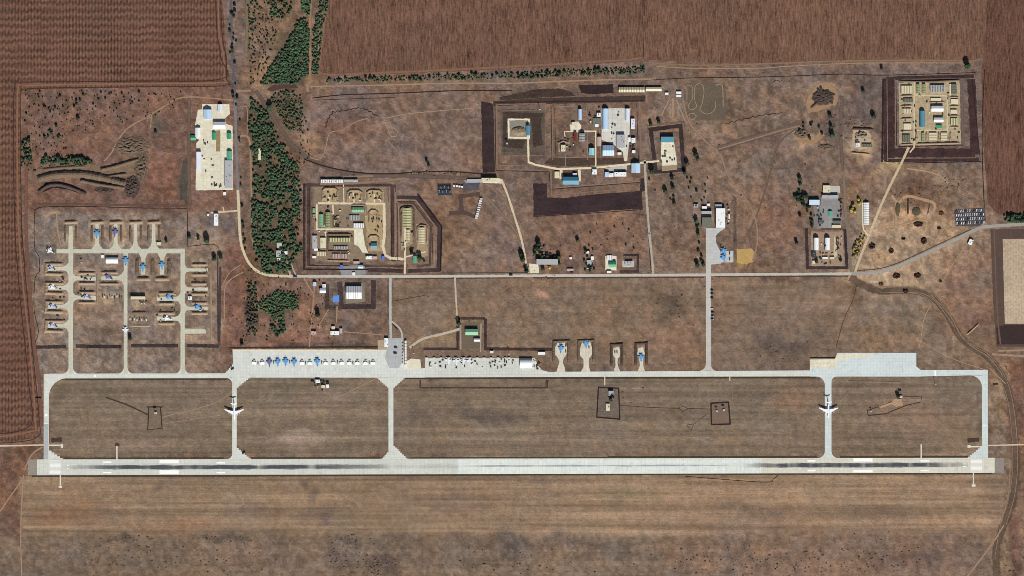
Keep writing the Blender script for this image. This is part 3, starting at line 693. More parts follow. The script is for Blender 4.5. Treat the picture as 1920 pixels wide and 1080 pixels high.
sheet("paved_yard", [[(1240, 266), (1264, 266), (1270, 310), (1242, 312), (1239, 300)]], CY, 3, .3)
sheet("paved_yard", [[(1241, 311), (1269, 309), (1270, 318), (1241, 321)]], soil((160, 140, 118), .3), 4, .3)
sheet("paved_yard", [[(905, 334), (936, 334), (944, 340), (942, 344), (905, 343)]], CY, 3, .3)
sheet("paved_yard", [[(870, 338), (904, 334), (904, 343), (874, 345)]], CD, 3, .4)
sheet("paved_yard", [[(820, 344), (846, 344), (847, 366), (821, 366)]], soil((60, 64, 76), .5), 3, .4)
ribbon("service_road", [([(596, 381), (718, 382)], 4), ([(594, 382), (594, 430)], 3.6), ([(592, 430), (680, 430)], 4), ([(720, 380), (721, 440), (718, 462), (722, 478), (732, 484), (757, 486)], 5.6), ([(624, 384), (626, 424)], 3), ([(611, 432), (610, 446)], 2.4), ([(644, 346), (645, 382)], 2.2), ([(663, 361), (664, 380)], 3), ([(617, 364), (617, 380)], 3), ([(702, 364), (702, 380)], 3), ([(760, 392), (759, 514)], 3.6), ([(760, 482), (798, 472)], 3)], soil((216, 204, 176), .25, edge='firm', bump=0), 4, curved=False)
sheet("paved_yard", [[(664, 430), (680, 430), (684, 458), (690, 474), (680, 474), (672, 462), (664, 458)]], CY, 5, .4)
sheet("paved_yard", [[(636, 500), (652, 498), (668, 496), (684, 499), (687, 515), (640, 516)]], CD, 3, .4)
sheet("bare_yard", [[(588, 350), (722, 352), (730, 385), (730, 480), (690, 490), (590, 490), (588, 420)]], soil((138, 122, 102), .7), 1, 1)
sheet("sandy_yard", [[(684, 358), (718, 356), (720, 378), (718, 402), (690, 402), (686, 380)], [(652, 356), (678, 358), (678, 378), (655, 378)], [(602, 355), (634, 355), (632, 378), (604, 378)], [(684, 404), (718, 404), (716, 472), (690, 470)]], soil((176, 156, 118), .7), 2, 1)
sheet("sandy_yard", [[(752, 388), (772, 387), (774, 456), (752, 470)], [(780, 420), (800, 420), (802, 480), (782, 488)]], soil((164, 146, 116), .7), 2, 1)
sheet("bare_yard", [[(746, 384), (776, 384), (804, 424), (804, 494), (746, 496)]], soil((130, 110, 94), .5), 1, .6)
sheet("sandy_yard", [[(1685, 155), (1800, 151), (1802, 270), (1712, 272), (1686, 270)]], soil((176, 160, 130), .8), 2, 1)
ribbon("service_road", [([(1714, 152), (1714, 276), (1706, 286)], 4), ([(1714, 178), (1776, 180)], 4), ([(1776, 180), (1776, 246), (1714, 244)], 4)], soil((208, 196, 162), .3, edge='soft', bump=0), 4, curved=False)
sheet("paved_yard", [[(1540, 364), (1572, 360), (1578, 418), (1560, 428), (1534, 427), (1538, 388)]], CD, 3, .4)
sheet("paved_yard", [[(1525, 386), (1542, 384), (1542, 424), (1526, 426)]], soil((128, 124, 122), .3), 2, .4)
sheet("paved_yard", [[(1543, 348), (1575, 349), (1575, 362), (1543, 361)]], CG, 3, .3)
sheet("paved_yard", [[(1521, 434), (1580, 434), (1582, 500), (1521, 500)]], soil((160, 138, 118), .4), 1, .6)
ribbon("service_road", [([(1567, 444), (1566, 482)], 6)], soil((196, 186, 158), .3, edge='firm', bump=0), 3, curved=False)
sheet("paved_yard", [[(1606, 376), (1619, 376), (1619, 422), (1606, 420)]], soil((146, 132, 112), .4), 2, .4)
ribbon("service_road", [([(1617, 380), (1618, 424), (1622, 434), (1628, 442)], 2.2)], soil((226, 212, 182), .2, edge='firm', bump=0), 4)
sheet("asphalt_yard", [[(1789, 394), (1846, 389), (1849, 414), (1836, 424), (1792, 424)]], soil((84, 80, 82), .4), 3, .4)
sheet("paved_yard", [[(992, 494), (1009, 496), (1011, 512), (993, 512)]], CY, 3, .3)
sheet("paved_yard", [[(1102, 487), (1111, 487), (1111, 499), (1101, 499)]], CG, 3, .3)
sheet("paved_yard", [[(1135, 480), (1156, 480), (1156, 507), (1135, 506)]], CY, 3, .2)
sheet("paved_yard", [[(1167, 489), (1189, 489), (1189, 501), (1167, 501)]], CG, 3, .2)
sheet("paved_yard", [[(646, 532), (683, 530), (684, 566), (648, 570)]], soil((128, 124, 108), .3), 3, .2)
sheet("basketball_court", [[(624, 556), (636, 553), (636, 566), (624, 567)]], plain((92, 146, 226), .15), 4)
sheet("paved_yard", [[(860, 606), (904, 602), (906, 652), (862, 655)]], soil((112, 100, 86), .4), 1, .4)
ribbon("service_road", [([(902, 606), (901, 660)], 2.4), ([(864, 610), (864, 655)], 2.4)], soil((166, 152, 134), .3, edge='firm', bump=0), 4, curved=False)
sheet("paved_yard", [[(708, 637), (732, 637), (732, 660), (709, 661)]], soil((176, 158, 132), .35), 3, .4)
ribbon("footpath", [([(555, 517), (540, 480), (530, 440), (522, 444)], 3), ([(545, 516), (536, 488)], 4)], soil((176, 164, 146), .3, edge='firm'), 4)
sheet("concrete_path", [[(519, 446), (526, 445), (532, 476), (535, 488), (528, 488), (519, 462)]], CG, 4, .3)
sheet("paved_yard", [[(1600, 240), (1618, 238), (1632, 250), (1634, 276), (1612, 282), (1598, 272)]], soil((184, 164, 136), .4), 2, 1.2)
sheet("sandy_patch", [[(1381, 467), (1410, 466), (1416, 478), (1412, 492), (1392, 496), (1382, 492)]], soil((186, 156, 100), .35), 3, .5)

# ------------------------------------------------------------------ airfield pavement
CT = concrete((219, 221, 211), (211, 214, 206), 8.4, .22)          # taxiways
CA = concrete((219, 222, 215), (211, 215, 209), 8.4, .22)          # aprons
CW = concrete((206, 203, 184), (198, 196, 178), 8.4, .22)          # old dispersal slabs
CR1 = concrete((214, 216, 206), (207, 210, 201), 10, .2)           # runway west
CR2 = concrete((230, 235, 227), (221, 228, 221), 10, .2)           # runway middle, new slabs
CR3 = concrete((222, 219, 202), (214, 212, 198), 10, .2)
def ry(x, y0, y1): return y0 + (y1 - y0) * (x - 55) / 1827
def top(x): return ry(x, 861.3, 858.2)
def bot(x): return ry(x, 891.0, 886.4)
def rq(x0, x1): return [(x0, top(x0)), (x1, top(x1)), (x1, bot(x1)), (x0, bot(x0))]
sheet("runway", [rq(69.5, 858)], CR1, 6)
sheet("runway", [rq(858, 1427)], CR2, 6)
sheet("runway", [rq(1427, 1865)], CR3, 6)
sheet("runway_overrun", [rq(52, 69.5)], soil((150, 144, 132), .3, streak=(1.57, .3, .02, .3)), 6)
sheet("runway_overrun", [rq(1865, 1883)], soil((146, 138, 130), .3, streak=(1.57, .3, .02, .3)), 6)
ribbon("mown_verge", [([(60, 893), (400, 892.5), (900, 890.5), (1400, 889), (1860, 888)], 4), ([(120, 860), (420, 859.5)], 5), ([(470, 859.5), (712, 859)], 5), ([(770, 859), (1140, 858)], 4), ([(1140, 857.5), (1532, 857)], 5), ([(1575, 857), (1815, 856.5)], 5), ([(95, 711), (425, 711)], 4), ([(757, 709.5), (1530, 708)], 4)], soil((76, 68, 54), .4, edge='soft'), 4, curved=False)
def arc(cx, cy, r, a0, a1, n=8):
    return [(cx + r * math.cos(R(a0 + (a1 - a0) * i / n)), cy - r * math.sin(R(a0 + (a1 - a0) * i / n))) for i in range(n + 1)]
def fillet(cx, cy, sx, sy, r, n=8):
    """concave corner piece: corner at (cx,cy), the open quadrant lies toward (sx,sy)"""
    pts = [(cx, cy)]
    for i in range(n + 1):
        a = (math.pi / 2) * i / n
        pts.append((cx + sx * r * (1 - math.sin(a)), cy + sy * r * (1 - math.cos(a))))
    return pts
def steps(cx, cy, sx, sy, w, h, n):
    """stepped slab fillet"""
    pts = [(cx, cy), (cx + sx * w, cy)]
    for i in range(n):
        x = cx + sx * w * (1 - (i + 1) / n)
        pts.append((cx + sx * w * (1 - i / n), cy + sy * h * (i + .6) / n))
        pts.append((x, cy + sy * h * (i + .6) / n))
    pts.append((cx, cy + sy * h))
    return pts
CT2 = concrete((178, 184, 184), (172, 178, 178), 8.4, .25)
sheet("taxiway", [[(82, 701), (92, 701), (91.5, 800), (82, 800)], [(82, 800), (91.5, 800), (91.5, 861.5), (82, 861.5)]], CT, 6)
sheet("taxiway", [[(83, 795), (90.6, 795), (90.6, 861), (83, 861)]], CT2, 7)
sheet("taxiway", [[(92, 700.5), (432, 700), (432, 709), (92, 709.5)], fillet(91.8, 709.3, 1, 1, 34)], CT, 6)
sheet("taxiway", [steps(91.5, 861.3, 1, -1, 26, 18, 5)], CT, 6)
sheet("apron", [[(436, 655), (725, 655.5), (728, 660), (757, 660), (757, 674), (760, 690), (772, 692), (797, 690), (797, 708), (431, 708), (431, 697), (437, 680)]], CA, 6)
ribbon("apron_edge_slabs", [([(436, 656.5), (708, 656.5)], 2.6)], soil((232, 222, 188), .3, edge='firm', bump=0), 8, curved=False)
sheet("taxiway", [[(435.5, 707.5), (443.8, 707.5), (443.8, 861.3), (435.5, 861.3)], steps(443.8, 707.8, 1, 1, 25, 20, 7), fillet(435.5, 708.5, -1, 1, 12), steps(443.8, 861, 1, -1, 26, 22, 7), fillet(435.5, 861, -1, -1, 11)], CT, 6)
sheet("taxiway", [[(728.4, 707.5), (737.6, 707.5), (737.6, 861), (728.4, 861)], steps(737.6, 707.8, 1, 1, 22, 20, 7), steps(728.4, 707.8, -1, 1, 22, 20, 7), steps(737.6, 860.6, 1, -1, 26, 26, 8), steps(728.4, 860.6, -1, -1, 12, 14, 5)], CT, 6)
CAR = concrete((182, 184, 186), (175, 178, 180), 9, .25)
sheet("asphalt_apron", [[(729, 634), (756, 634), (756, 676), (748, 690), (730, 690), (722, 672)]], CAR, 7, .2)
sheet("apron", [[(797, 671.5), (1003, 671.5), (1008, 684), (1016, 694), (1030, 697.5), (1040, 698), (1040, 706.8), (797, 707.6)]], concrete((206, 210, 202), (214, 216, 206), 8.4, .25), 6)
sheet("apron", [[(757, 692), (764, 676), (771, 672), (788, 674), (790, 690), (780, 693)]], CY, 8, .4)
sheet("taxiway", [[(1039.8, 697), (1519, 694.5), (1519, 705.6), (1039.8, 706.6)]], CT, 7)
sheet("apron", [[(1518.5, 674), (1566, 673.5), (1568, 668), (1570, 661.5), (1718, 661.5), (1718, 687), (1722, 690), (1727, 694.5), (1726, 706), (1518.5, 706)]], concrete((214, 224, 223), (206, 218, 218), 8.4, .2), 6)
sheet("apron_edge_slabs", [[(1519, 674.5), (1565, 674), (1569, 664), (1640, 663), (1640, 668), (1572, 674), (1567, 692), (1520, 690)]], CY, 8, 0.4)
sheet("taxiway", [[(1725.5, 693.6), (1852, 693.4), (1852, 703), (1725.5, 705.8)], [(1841, 702.5), (1852, 702.5), (1852.3, 858.4), (1841, 858.4)], fillet(1841.2, 704, -1, 1, 22), steps(1841, 858.3, -1, -1, 26, 22, 7)], concrete((213, 224, 220), (206, 217, 214), 8.4, .2), 6)
sheet("taxiway", [[(1546.5, 705.5), (1559, 705.5), (1559, 858.8), (1546.5, 858.8)], fillet(1546.5, 706, -1, 1, 16), fillet(1559, 706, 1, 1, 10), fillet(1546.5, 858.8, -1, -1, 13), fillet(1559, 858.8, 1, -1, 13)], concrete((213, 223, 220), (206, 216, 214), 8.4, .2), 6)
sheet("link_road", [[(1323.5, 440), (1333, 440), (1333.5, 695), (1323.5, 695)], fillet(1323.5, 695.5, -1, -1, 14), fillet(1333.4, 695.5, 1, -1, 11)], concrete((200, 198, 190), (192, 191, 184), 8.4, .2), 7)
sheet("apron", [[(1324, 428), (1360, 428), (1350, 434), (1342, 442), (1343, 456), (1350, 470), (1353, 482), (1352, 494), (1334, 496), (1323.5, 500)], [(1352, 471), (1375, 470), (1375, 492), (1352, 492)]], concrete((197, 198, 196), (188, 190, 188), 8.4, .25), 6)
H = [[(1045, 643), (1060, 642), (1063, 650), (1063, 662), (1057, 672), (1055, 680), (1059, 690), (1060, 698), (1043, 698), (1046, 688), (1049, 678), (1047, 673), (1041, 665), (1041, 651)],
     [(1092, 641), (1106, 640), (1110, 652), (1110, 664), (1104, 673), (1104, 682), (1107, 698), (1089, 698), (1094, 688), (1094, 674), (1088, 667), (1087, 655)],
     [(1151, 652), (1161, 651), (1163, 660), (1162, 668), (1158, 673), (1158, 683), (1163, 698), (1149, 698), (1154, 686), (1154, 672), (1150, 667), (1149, 658)],
     [(1197, 652), (1206, 651), (1209, 662), (1206, 672), (1206, 683), (1210, 698), (1195, 698), (1200, 685), (1198, 672), (1195, 664)]]
sheet("aircraft_hardstand", H, concrete((218, 210, 190), (206, 200, 182), 8.4, .3), 8, .4, 3)
# old dispersal in the west
sheet("taxiway", [[(128.5, 462), (137, 462), (137, 701), (128.5, 701)], [(232, 492), (239, 492), (239, 701), (232, 701)], [(338.5, 466), (346.5, 466), (346.5, 701), (338.5, 701)], [(106, 467), (346.5, 466), (346.5, 475), (106, 475)],
      [(129.5, 424), (136, 424), (137, 468), (128, 468)], [(231.5, 474), (240, 474), (239, 494), (232, 494)]], CW, 6, .15)
sheet("aircraft_stand", [f for x in (182, 217, 254, 288) for f in ([(x - 3.2, 416), (x + 3.2, 416), (x + 3.4, 452), (x + 5, 460), (x + 12, 468), (x - 12, 468), (x - 5, 460), (x - 3.4, 452)],)], CW, 7, .2)
sheet("aircraft_stand", [f for x in (268.5, 304) for f in ([(x - 9, 474), (x + 9, 474), (x + 4, 484), (x + 4, 515), (x - 4, 515), (x - 4, 484)],)], CW, 7, .2)
sheet("aircraft_stand", [f for y in (504, 540, 575, 611) for f in ([(90, y - 4), (118, y - 4), (124, y - 7), (129, y - 13), (129, y + 12), (124, y + 4), (118, y + 3), (90, y + 4)],)], CW, 7, .3)
sheet("aircraft_stand", [f for y in (522, 558) for f in ([(136, y - 11), (141, y - 5), (146, y - 4), (180, y - 3), (180, y + 4), (146, y + 3), (141, y + 5), (136, y + 11)],)], CW, 7, .3)
sheet("aircraft_stand", [[(190, 518), (222, 518), (228, 513), (232, 508), (232, 534), (228, 527), (222, 525), (190, 525)]], CW, 7, .3)
sheet("aircraft_stand", [f for y in (506, 542, 578) for f in ([(346, y - 11), (350, y - 4), (356, y - 3), (390, y - 3), (390, y + 3), (356, y + 3), (350, y + 4), (346, y + 11)],)] + [[(346, 616), (385, 617), (386, 625), (346, 626)]], CW, 7, .3)
sheet("aircraft_stand", [f for y in (560, 597) for f in ([(339, y - 13), (334, y - 5), (328, y - 3), (294, y - 4), (294, y + 4), (328, y + 4), (334, y + 5), (339, y + 12)],)], CW, 7, .3)
sheet("taxiway", [fillet(128.5, 700.6, -1, -1, 12), fillet(137, 700.6, 1, -1, 12), fillet(232, 700.6, -1, -1, 12), fillet(239, 700.6, 1, -1, 12), fillet(338.5, 700.6, -1, -1, 12), fillet(346.5, 700.6, 1, -1, 12), steps(434, 700.4, -1, -1, 12, 14, 5)], CT, 7)
# runway wear and paint
RUB = soil((82, 85, 95), .3, edge='streaky', bump=0)
def wear(u): return .98 + .75 * mnoise.noise(Vector((u * 34, .5, 1))) + .4 * mnoise.noise(Vector((u * 90, 4.5, 1)))
def f_west(u): return max(0, min(1, wear(u))) * min(1, u * 6) * (1.0 if u < .58 else max(0.12, 1 - (u - .58) * 3.0))
def f_east(u): return max(0, min(1, wear(u + 3))) * min(1, u * 5) * min(1, (1 - u) * 4 + .15)
ribbon("tyre_rubber", [([(114, 876), (300, 876), (560, 875.4), (860, 874.5)], 10)], RUB, 8, curved=False, wob=.08, fade=f_west)
ribbon("tyre_rubber", [([(1388, 872.6), (1600, 872.2), (1815, 871.6)], 10.5)], RUB, 8, curved=False, wob=.08, fade=f_east)
ribbon("tyre_rubber", [([(860, 873.8), (1120, 873), (1390, 872.6)], 4)], soil((164, 174, 184), .3, edge='streaky', bump=0), 8, curved=False, wob=.1, fade=lambda u: .75 * min(1, u * 8, (1 - u) * 8) * (.7 + .6 * mnoise.noise(Vector((u * 30, 2.5, 0)))))
PW = plain((244, 244, 240), .1, .2, .8, .1, .85)
def bar(x0, y0, x1, y1): return [(x0, y0), (x1, y0), (x1, y1), (x0, y1)]
sheet("runway_marking", [bar(93, 863.3 + i * 2.2, 113.5, 864.5 + i * 2.2) for i in range(12)], PW, 9)
sheet("runway_marking", [bar(1820, 860.2 + i * 2.2, 1841.5, 861.4 + i * 2.2) for i in range(12)], PW, 9)
sheet("runway_marking", [bar(*b) for b in ((193, 865, 209, 868), (193, 884.5, 209, 887.5), (299, 861.8, 335, 868.6), (299, 881.6, 335, 889), (406, 866.2, 422, 869), (406, 884.5, 422, 887.5),
       (1600, 859, 1636, 865.4), (1600, 880.6, 1636, 885.8), (1514, 862.4, 1529, 865.6), (1514, 880.6, 1529, 883.8), (1726, 862.4, 1742, 865.4), (1726, 880.8, 1742, 883.6), (126, 872, 128.4, 874), (126, 877, 128.4, 879), (1806, 869, 1812, 870.6), (1806, 873.6, 1812, 875.2))], PW, 9)
sheet("taxiway_marking", [bar(84, 776.5, 89, 780.5), bar(82.6, 793, 91, 794), bar(176, 702.5, 180, 706.5), bar(1752, 694.4, 1755, 704.6), bar(1842, 797, 1851.5, 798)], PW, 9)
PC = concrete((228, 220, 202), (220, 214, 198), 6, .15)
sheet("concrete_path", [bar(218, 836, 220.4, 862), bar(112, 891, 114.6, 913), bar(110, 911, 116.5, 915), bar(92, 833.5, 117, 836), bar(114, 832, 118, 840), bar(1726, 833, 1728.4, 859), bar(1824, 886.5, 1826.4, 910), bar(1822, 908, 1829, 912.5), bar(1818, 836, 1841, 838.8), bar(1814, 834.5, 1820, 839.5)], PC, 7)
sheet("concrete_path", [[(0, 834.5), (82, 833), (82, 835.6), (0, 837.5)], [(1852.4, 834), (1960, 831.5), (1960, 834), (1852.4, 836.4)], bar(1132.5, 706, 1135, 722), bar(1367.4, 705.4, 1369.4, 714)], soil((214, 190, 166), .25, bump=0), 7)
ribbon("mown_patch", [([(96, 826), (116, 824)], 10), ([(1814, 826), (1836, 824)], 10), ([(216, 834), (224, 834)], 8)], soil((76, 64, 54), .4, edge='soft'), 3)

exec_marker = True
# ------------------------------------------------------------------ earthworks
BERM = soil((158, 138, 116), .5, fine=.3, bump=.4)
BERMG = soil((112, 97, 83), .5, fine=.3, bump=.4)
BERMD = soil((84, 72, 66), .5, fine=.3, bump=.4)
def ridge(name, pts, wd, h, mat, label, cat, group=None, curved=False, step=2.5):
    L = smooth(pts, step) if curved else straight(pts, step)
    N = miter(L, False)
    bm = bmesh.new()
    rows = []
    r = random.Random(int(pts[0][0] * 7 + pts[0][1]))
    n = len(L)
    for i, p in enumerate(L):
        ta = min(1.0, (i + .15) / 2.0, (n - 1 - i + .15) / 2.0)
        hh = h * ta * r.uniform(.82, 1.15); w2 = wd / 2 * r.uniform(.9, 1.1)
        row = []
        for f, k in ((-1, -.12), (-.62, .55), (-.2, .97), (.2, 1.0), (.62, .5), (1, -.12)):
            q = p + N[i] * w2 * f
            row.append(bm.verts.new(W(q.x, q.y, hh * k if k > 0 else -0.3)))
        rows.append(row)
    for a, b in zip(rows, rows[1:]):
        for j in range(5):
            f = bm.faces.new((a[j], a[j + 1], b[j + 1], b[j])); f.normal_update()
            if f.normal.z < 0: f.normal_flip()
    for row in (rows[0], rows[-1]): bm.faces.new(row)
    bmesh.ops.recalc_face_normals(bm, faces=bm.faces[:])
    return tag(link(name, to_mesh(bm, name, mat)), label, cat, group)
def mound(name, x, y, rx, ry, h, mat, label, cat, group=None, rough=.5, n=14, seed=0, rot=0.0, crater=0.0):
    bm = bmesh.new()
    g = {}
    r = random.Random(seed + int(x))
    for i in range(n + 1):
        for j in range(n + 1):
            u, v = 2 * i / n - 1, 2 * j / n - 1
            u2, v2 = u * math.sqrt(1 - v * v / 2), v * math.sqrt(1 - u * u / 2)
            d = math.sqrt(u2 * u2 + v2 * v2)
            prof = max(0, 1 - d ** 2.2)
            if crater: prof = max(0, math.sin(min(1, (1 - d) * 1.6) * math.pi / 2)) * (1 - crater * max(0, 1 - d * 1.9))
            px = x + (u2 * math.cos(rot) - v2 * math.sin(rot)) * rx; py = y + (u2 * math.sin(rot) + v2 * math.cos(rot)) * ry
            nz = mnoise.noise(Vector((px * .3, py * .3, seed))) * .7 + mnoise.noise(Vector((px * .8, py * .8, seed + 5))) * .6
            z = h * prof * (1 + rough * nz * 1.6) + (r.uniform(-.15, .15) * h * rough if d < .9 else 0)
            if d > .93: z = -.3
            k = 1 + (.14 * mnoise.noise(Vector((u2 * 3, v2 * 3, seed + 9))))
            g[i, j] = bm.verts.new(W(x + (px - x) * k, y + (py - y) * k, max(z, -.3)))
    for i in range(n):
        for j in range(n):
            bm.faces.new((g[i, j], g[i, j + 1], g[i + 1, j + 1], g[i + 1, j]))
    bmesh.ops.recalc_face_normals(bm, faces=bm.faces[:])
    if sum(f.normal.z for f in bm.faces) < 0: bmesh.ops.reverse_faces(bm, faces=bm.faces[:])
    return tag(link(name, to_mesh(bm, name, mat)), label, cat, group)
GB = "earth berms of the western dispersal"
for i, y in enumerate((504, 540, 575, 611)):
    ridge("earth_berm", [(120, y - 9), (87, y - 9), (86, y + 9), (120, y + 10)] if i != 1 else [(120, y - 9), (87, y - 9), (87, y + 9), (120, y + 10)], 8, 4.2, BERM, "U-shaped tan berm around the %s stand from the top on the westernmost taxiway" % ORD[i], "berm", GB)
for i, y in enumerate((522, 558)):
    ridge("earth_berm", [(146, y - 10), (180, y - 10)], 7, 4, BERM, "straight berm on the %s side of the %s stand east of the westernmost taxiway" % ("upper", ("upper", "lower")[i]), "berm", GB)
    ridge("earth_berm", [(146, y + 9), (180, y + 9)], 7, 4, BERM, "straight berm on the lower side of the %s stand east of the westernmost taxiway" % ("upper", "lower")[i], "berm", GB)
ridge("earth_berm", [(188, 511), (222, 511)], 7, 4, BERM, "straight berm above the blue-grey jet just left of the middle dispersal taxiway", "berm", GB)
ridge("earth_berm", [(186, 532), (224, 532)], 7, 4, BERM, "straight berm below the blue-grey jet just left of the middle dispersal taxiway", "berm", GB)
ridge("earth_berm", [(182, 512), (182, 572)], 4, 2, BERM, "long low upright berm between the inner stands of the western dispersal", "berm", GB)
for i, y in enumerate((506, 542, 578)):
    ridge("earth_berm", [(358, y - 10), (390, y - 10)], 7.5, 4, BERM, "berm above the %s stand from the top right of the eastern dispersal taxiway" % ORD[i], "berm", GB)
    ridge("earth_berm", [(358, y + 9), (390, y + 9)], 7.5, 4, BERM, "berm below the %s stand from the top right of the eastern dispersal taxiway" % ORD[i], "berm", GB)
ridge("earth_berm", [(395, 512), (396, 640)], 4, 1.6, BERM, "long low upright berm behind the stands on the eastern rim of the dispersal", "berm", GB)
for i, y in enumerate((560, 597)):
    ridge("earth_berm", [(296, y - 10), (328, y - 10)], 7.5, 4, BERM, "berm above the %s stand left of the eastern dispersal taxiway" % ("upper", "lower")[i], "berm", GB)
    ridge("earth_berm", [(296, y + 9), (328, y + 9)], 8, 4.4, BERM, "berm below the %s stand left of the eastern dispersal taxiway" % ("upper", "lower")[i], "berm", GB)
ridge("earth_berm", [(247, 586), (276, 586)], 7, 3.5, BERMG, "dull berm between the long dark wall and the vehicle row", "berm", GB)
ridge("earth_berm", [(244, 611), (282, 611)], 5, 1.5, BERM, "low sandy bank under the vehicle row beside the middle taxiway", "berm", GB)
for i, x in enumerate((132, 182, 217, 254, 288)):
    ridge("earth_berm", [(x - 13, 417), (x + 14, 416)], 8, 4.4, BERM, "bright crossways bank closing the %s stand of the top dispersal row" % ORD[i], "berm", GB)
    for s, wd in ((-1, "left"), (1, "right")):
        ridge("earth_berm", [(x + s * 10, 422), (x + s * 10, 453)], 5, 2.6, BERMG, "narrow upright berm on the %s of the %s stand in the top dispersal row" % (wd, ORD[i]), "berm", GB)
for i, x in enumerate((268.5, 304)):
    ridge("earth_berm", [(x - 14, 523), (x + 14, 523)], 9, 5, BERM, "bright crossways bank below the %s blue jet of the hanging stands" % ("left", "right")[i], "berm", GB)
for x, l in ((257, "left of the left hanging stand"), (286, "between the two hanging stands"), (317, "right of the right hanging stand")):
    ridge("earth_berm", [(x, 484), (x, 516)], 8, 3, BERMG, "upright rounded berm " + l, "berm", GB)
# north-west excavation
sheet("sandy_patch", [[(68, 318), (110, 310), (170, 308), (200, 314), (240, 300), (262, 294), (268, 310), (250, 330), (240, 346), (190, 342), (140, 334), (90, 334), (70, 344), (62, 334)]], soil((126, 106, 87), .8), 2, 1.6)
NWB = "banks of the north-west excavation"
ridge("spoil_bank", [(70, 336), (100, 328), (150, 326), (190, 332), (236, 344)], 16, 7, BERMG, "longest spoil bank, with dark northern foot, across the excavation", "spoil bank", NWB, True)
ridge("spoil_bank", [(188, 318), (215, 312), (245, 303), (262, 298)], 9, 5, BERMG, "upper right spoil bank reaching towards the rough heap", "spoil bank", NWB, True)
ridge("spoil_bank", [(195, 332), (220, 328), (238, 326)], 7, 4, BERMG, "short spoil bank in the middle of the fan", "spoil bank", NWB, True)
ridge("spoil_bank", [(150, 338), (190, 346), (235, 352)], 9, 6, BERMG, "lower right spoil bank ending at the dark pit", "spoil bank", NWB, True)
ridge("spoil_bank", [(80, 318), (120, 314), (160, 312)], 7, 2.5, BERMG, "pale bank just below the tree belt in the excavation", "spoil bank", NWB, True)
ridge("spoil_bank", [(72, 360), (90, 348), (112, 346), (140, 354), (162, 364)], 9, 5, BERMD, "darkest curved bank at the lower left of the excavation", "spoil bank", NWB, True)
mound("spoil_heap", 248, 274, 34, 20, 3, BERMG, "rough grey brown heap at the upper right of the excavation", "spoil heap", None, 1.1, 22)
mound("spoil_heap", 265, 312, 14, 34, 3.4, BERMG, "tall narrow rough heap on the right rim of the excavation", "spoil heap", None, 1.1, 20)
mound("spoil_heap", 248, 350, 16, 22, 4, BERMD, "dark lumpy heap at the lower right of the excavation", "spoil heap", None, 1.0, 18)
mound("spoil_heap", 196, 356, 20, 7, 2.5, BERMD, "small flat dark heap below the fan of banks", "spoil heap", None, 1.1, 14)
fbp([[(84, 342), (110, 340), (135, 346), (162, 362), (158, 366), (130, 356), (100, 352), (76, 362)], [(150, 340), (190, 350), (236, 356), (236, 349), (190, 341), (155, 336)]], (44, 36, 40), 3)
# craters, dugouts and heaps in the east
GD = "dugouts on the sandy ground in the east"
for i, (x, y, rx, ry, l) in enumerate(((1635, 461, 8, 7, "round dark dugout nearest the pale track"), (1671, 470, 6, 6, "ragged dark dugout below the middle of the sandy ground"), (1732, 451, 7, 8, "large ragged dugout above the road bend"),
        (1694, 447, 5, 3.5, "smallest dugout in the sandy ground"), (1722, 420, 11, 6, "wide dark dugout beside the sandy track"), (1765, 400, 6, 5, "horseshoe dugout below the car park's left end"), (1761, 428, 5, 3, "flat narrow dugout left of the car park"),
        (1681, 517, 9, 6.5, "oval dugout just below the main road bend"), (1720, 516, 8.5, 6, "dark oval dugout below the main road, right of its twin"), (1698, 546, 7, 5, "blackest dugout on the dirt road"), (1764, 527, 3.5, 3, "tiny dark dugout by the footpath"), (1652, 533, 6, 4, "pale rimmed dugout above the dirt road"))):
    mound("dugout", x, y, rx * .88, ry * .88, 2.6, soil((66, 48, 40), .5, key="dug") if i not in (5, 11) else soil((110, 84, 58), .5), l, "dugout", GD, 1.5, 12, i, .6, .8)
sheet("sandy_patch", [[(1516, 212), (1510, 196), (1518, 178), (1528, 166), (1534, 156), (1552, 154), (1566, 164), (1572, 184), (1568, 198), (1556, 200), (1540, 206)], [(1490, 244), (1506, 256), (1524, 262), (1536, 244), (1546, 254), (1530, 268), (1506, 270), (1488, 262)]], soil((158, 130, 102), .5, edge=None), 2, 1.6)
mound("spoil_heap", 1543, 182, 22, 17, 3.2, BERMD, "large dark heap with ragged arms on bare sand near the north edge", "spoil heap", None, .9, 26, 3, .4)
for (x_, y_) in ((1532, 164), (1520, 202), (1566, 176), (1538, 160), (1562, 194)):
    ridge("spoil_bank", [(1542, 184), (x_, y_)], 5, 3, BERMD, "dark arm spreading from the large ragged heap near the north edge", "spoil bank", "arms of the ragged heap")
mound("spoil_heap", 1503, 250, 14, 10, 3, BERMG, "rubble heap ringed with dark bushes below the ragged heap", "spoil heap", None, 1.3, 16, 4)
mound("spoil_heap", 1548, 276, 16, 7, 3, BERMG, "low rounded heap below the bushes in the north east", "spoil heap", None, .9, 14, 5)
mound("spoil_heap", 1615, 252, 12, 7, 3, soil((128, 120, 108), .5), "grey lumpy heap in the middle of the small sandy yard", "spoil heap", None, 1.3, 14, 6)
ridge("earth_berm", [(1598, 241), (1638, 242)], 5, 4, BERMD, "dark green bank along the top of the small sandy yard", "berm")
ridge("earth_berm", [(1594, 286), (1632, 289)], 4, 3, BERM, "straight bank along the foot of the small sandy yard", "berm")
ridge("earth_berm", [(1703, 372), (1702, 402)], 4, 3, BERMD, "dark upright bank on the sandy firing ground", "berm")
ridge("earth_berm", [(1744, 384), (1740, 404)], 5, 4, BERM, "short bright bank leaning right on the sandy firing ground", "berm")
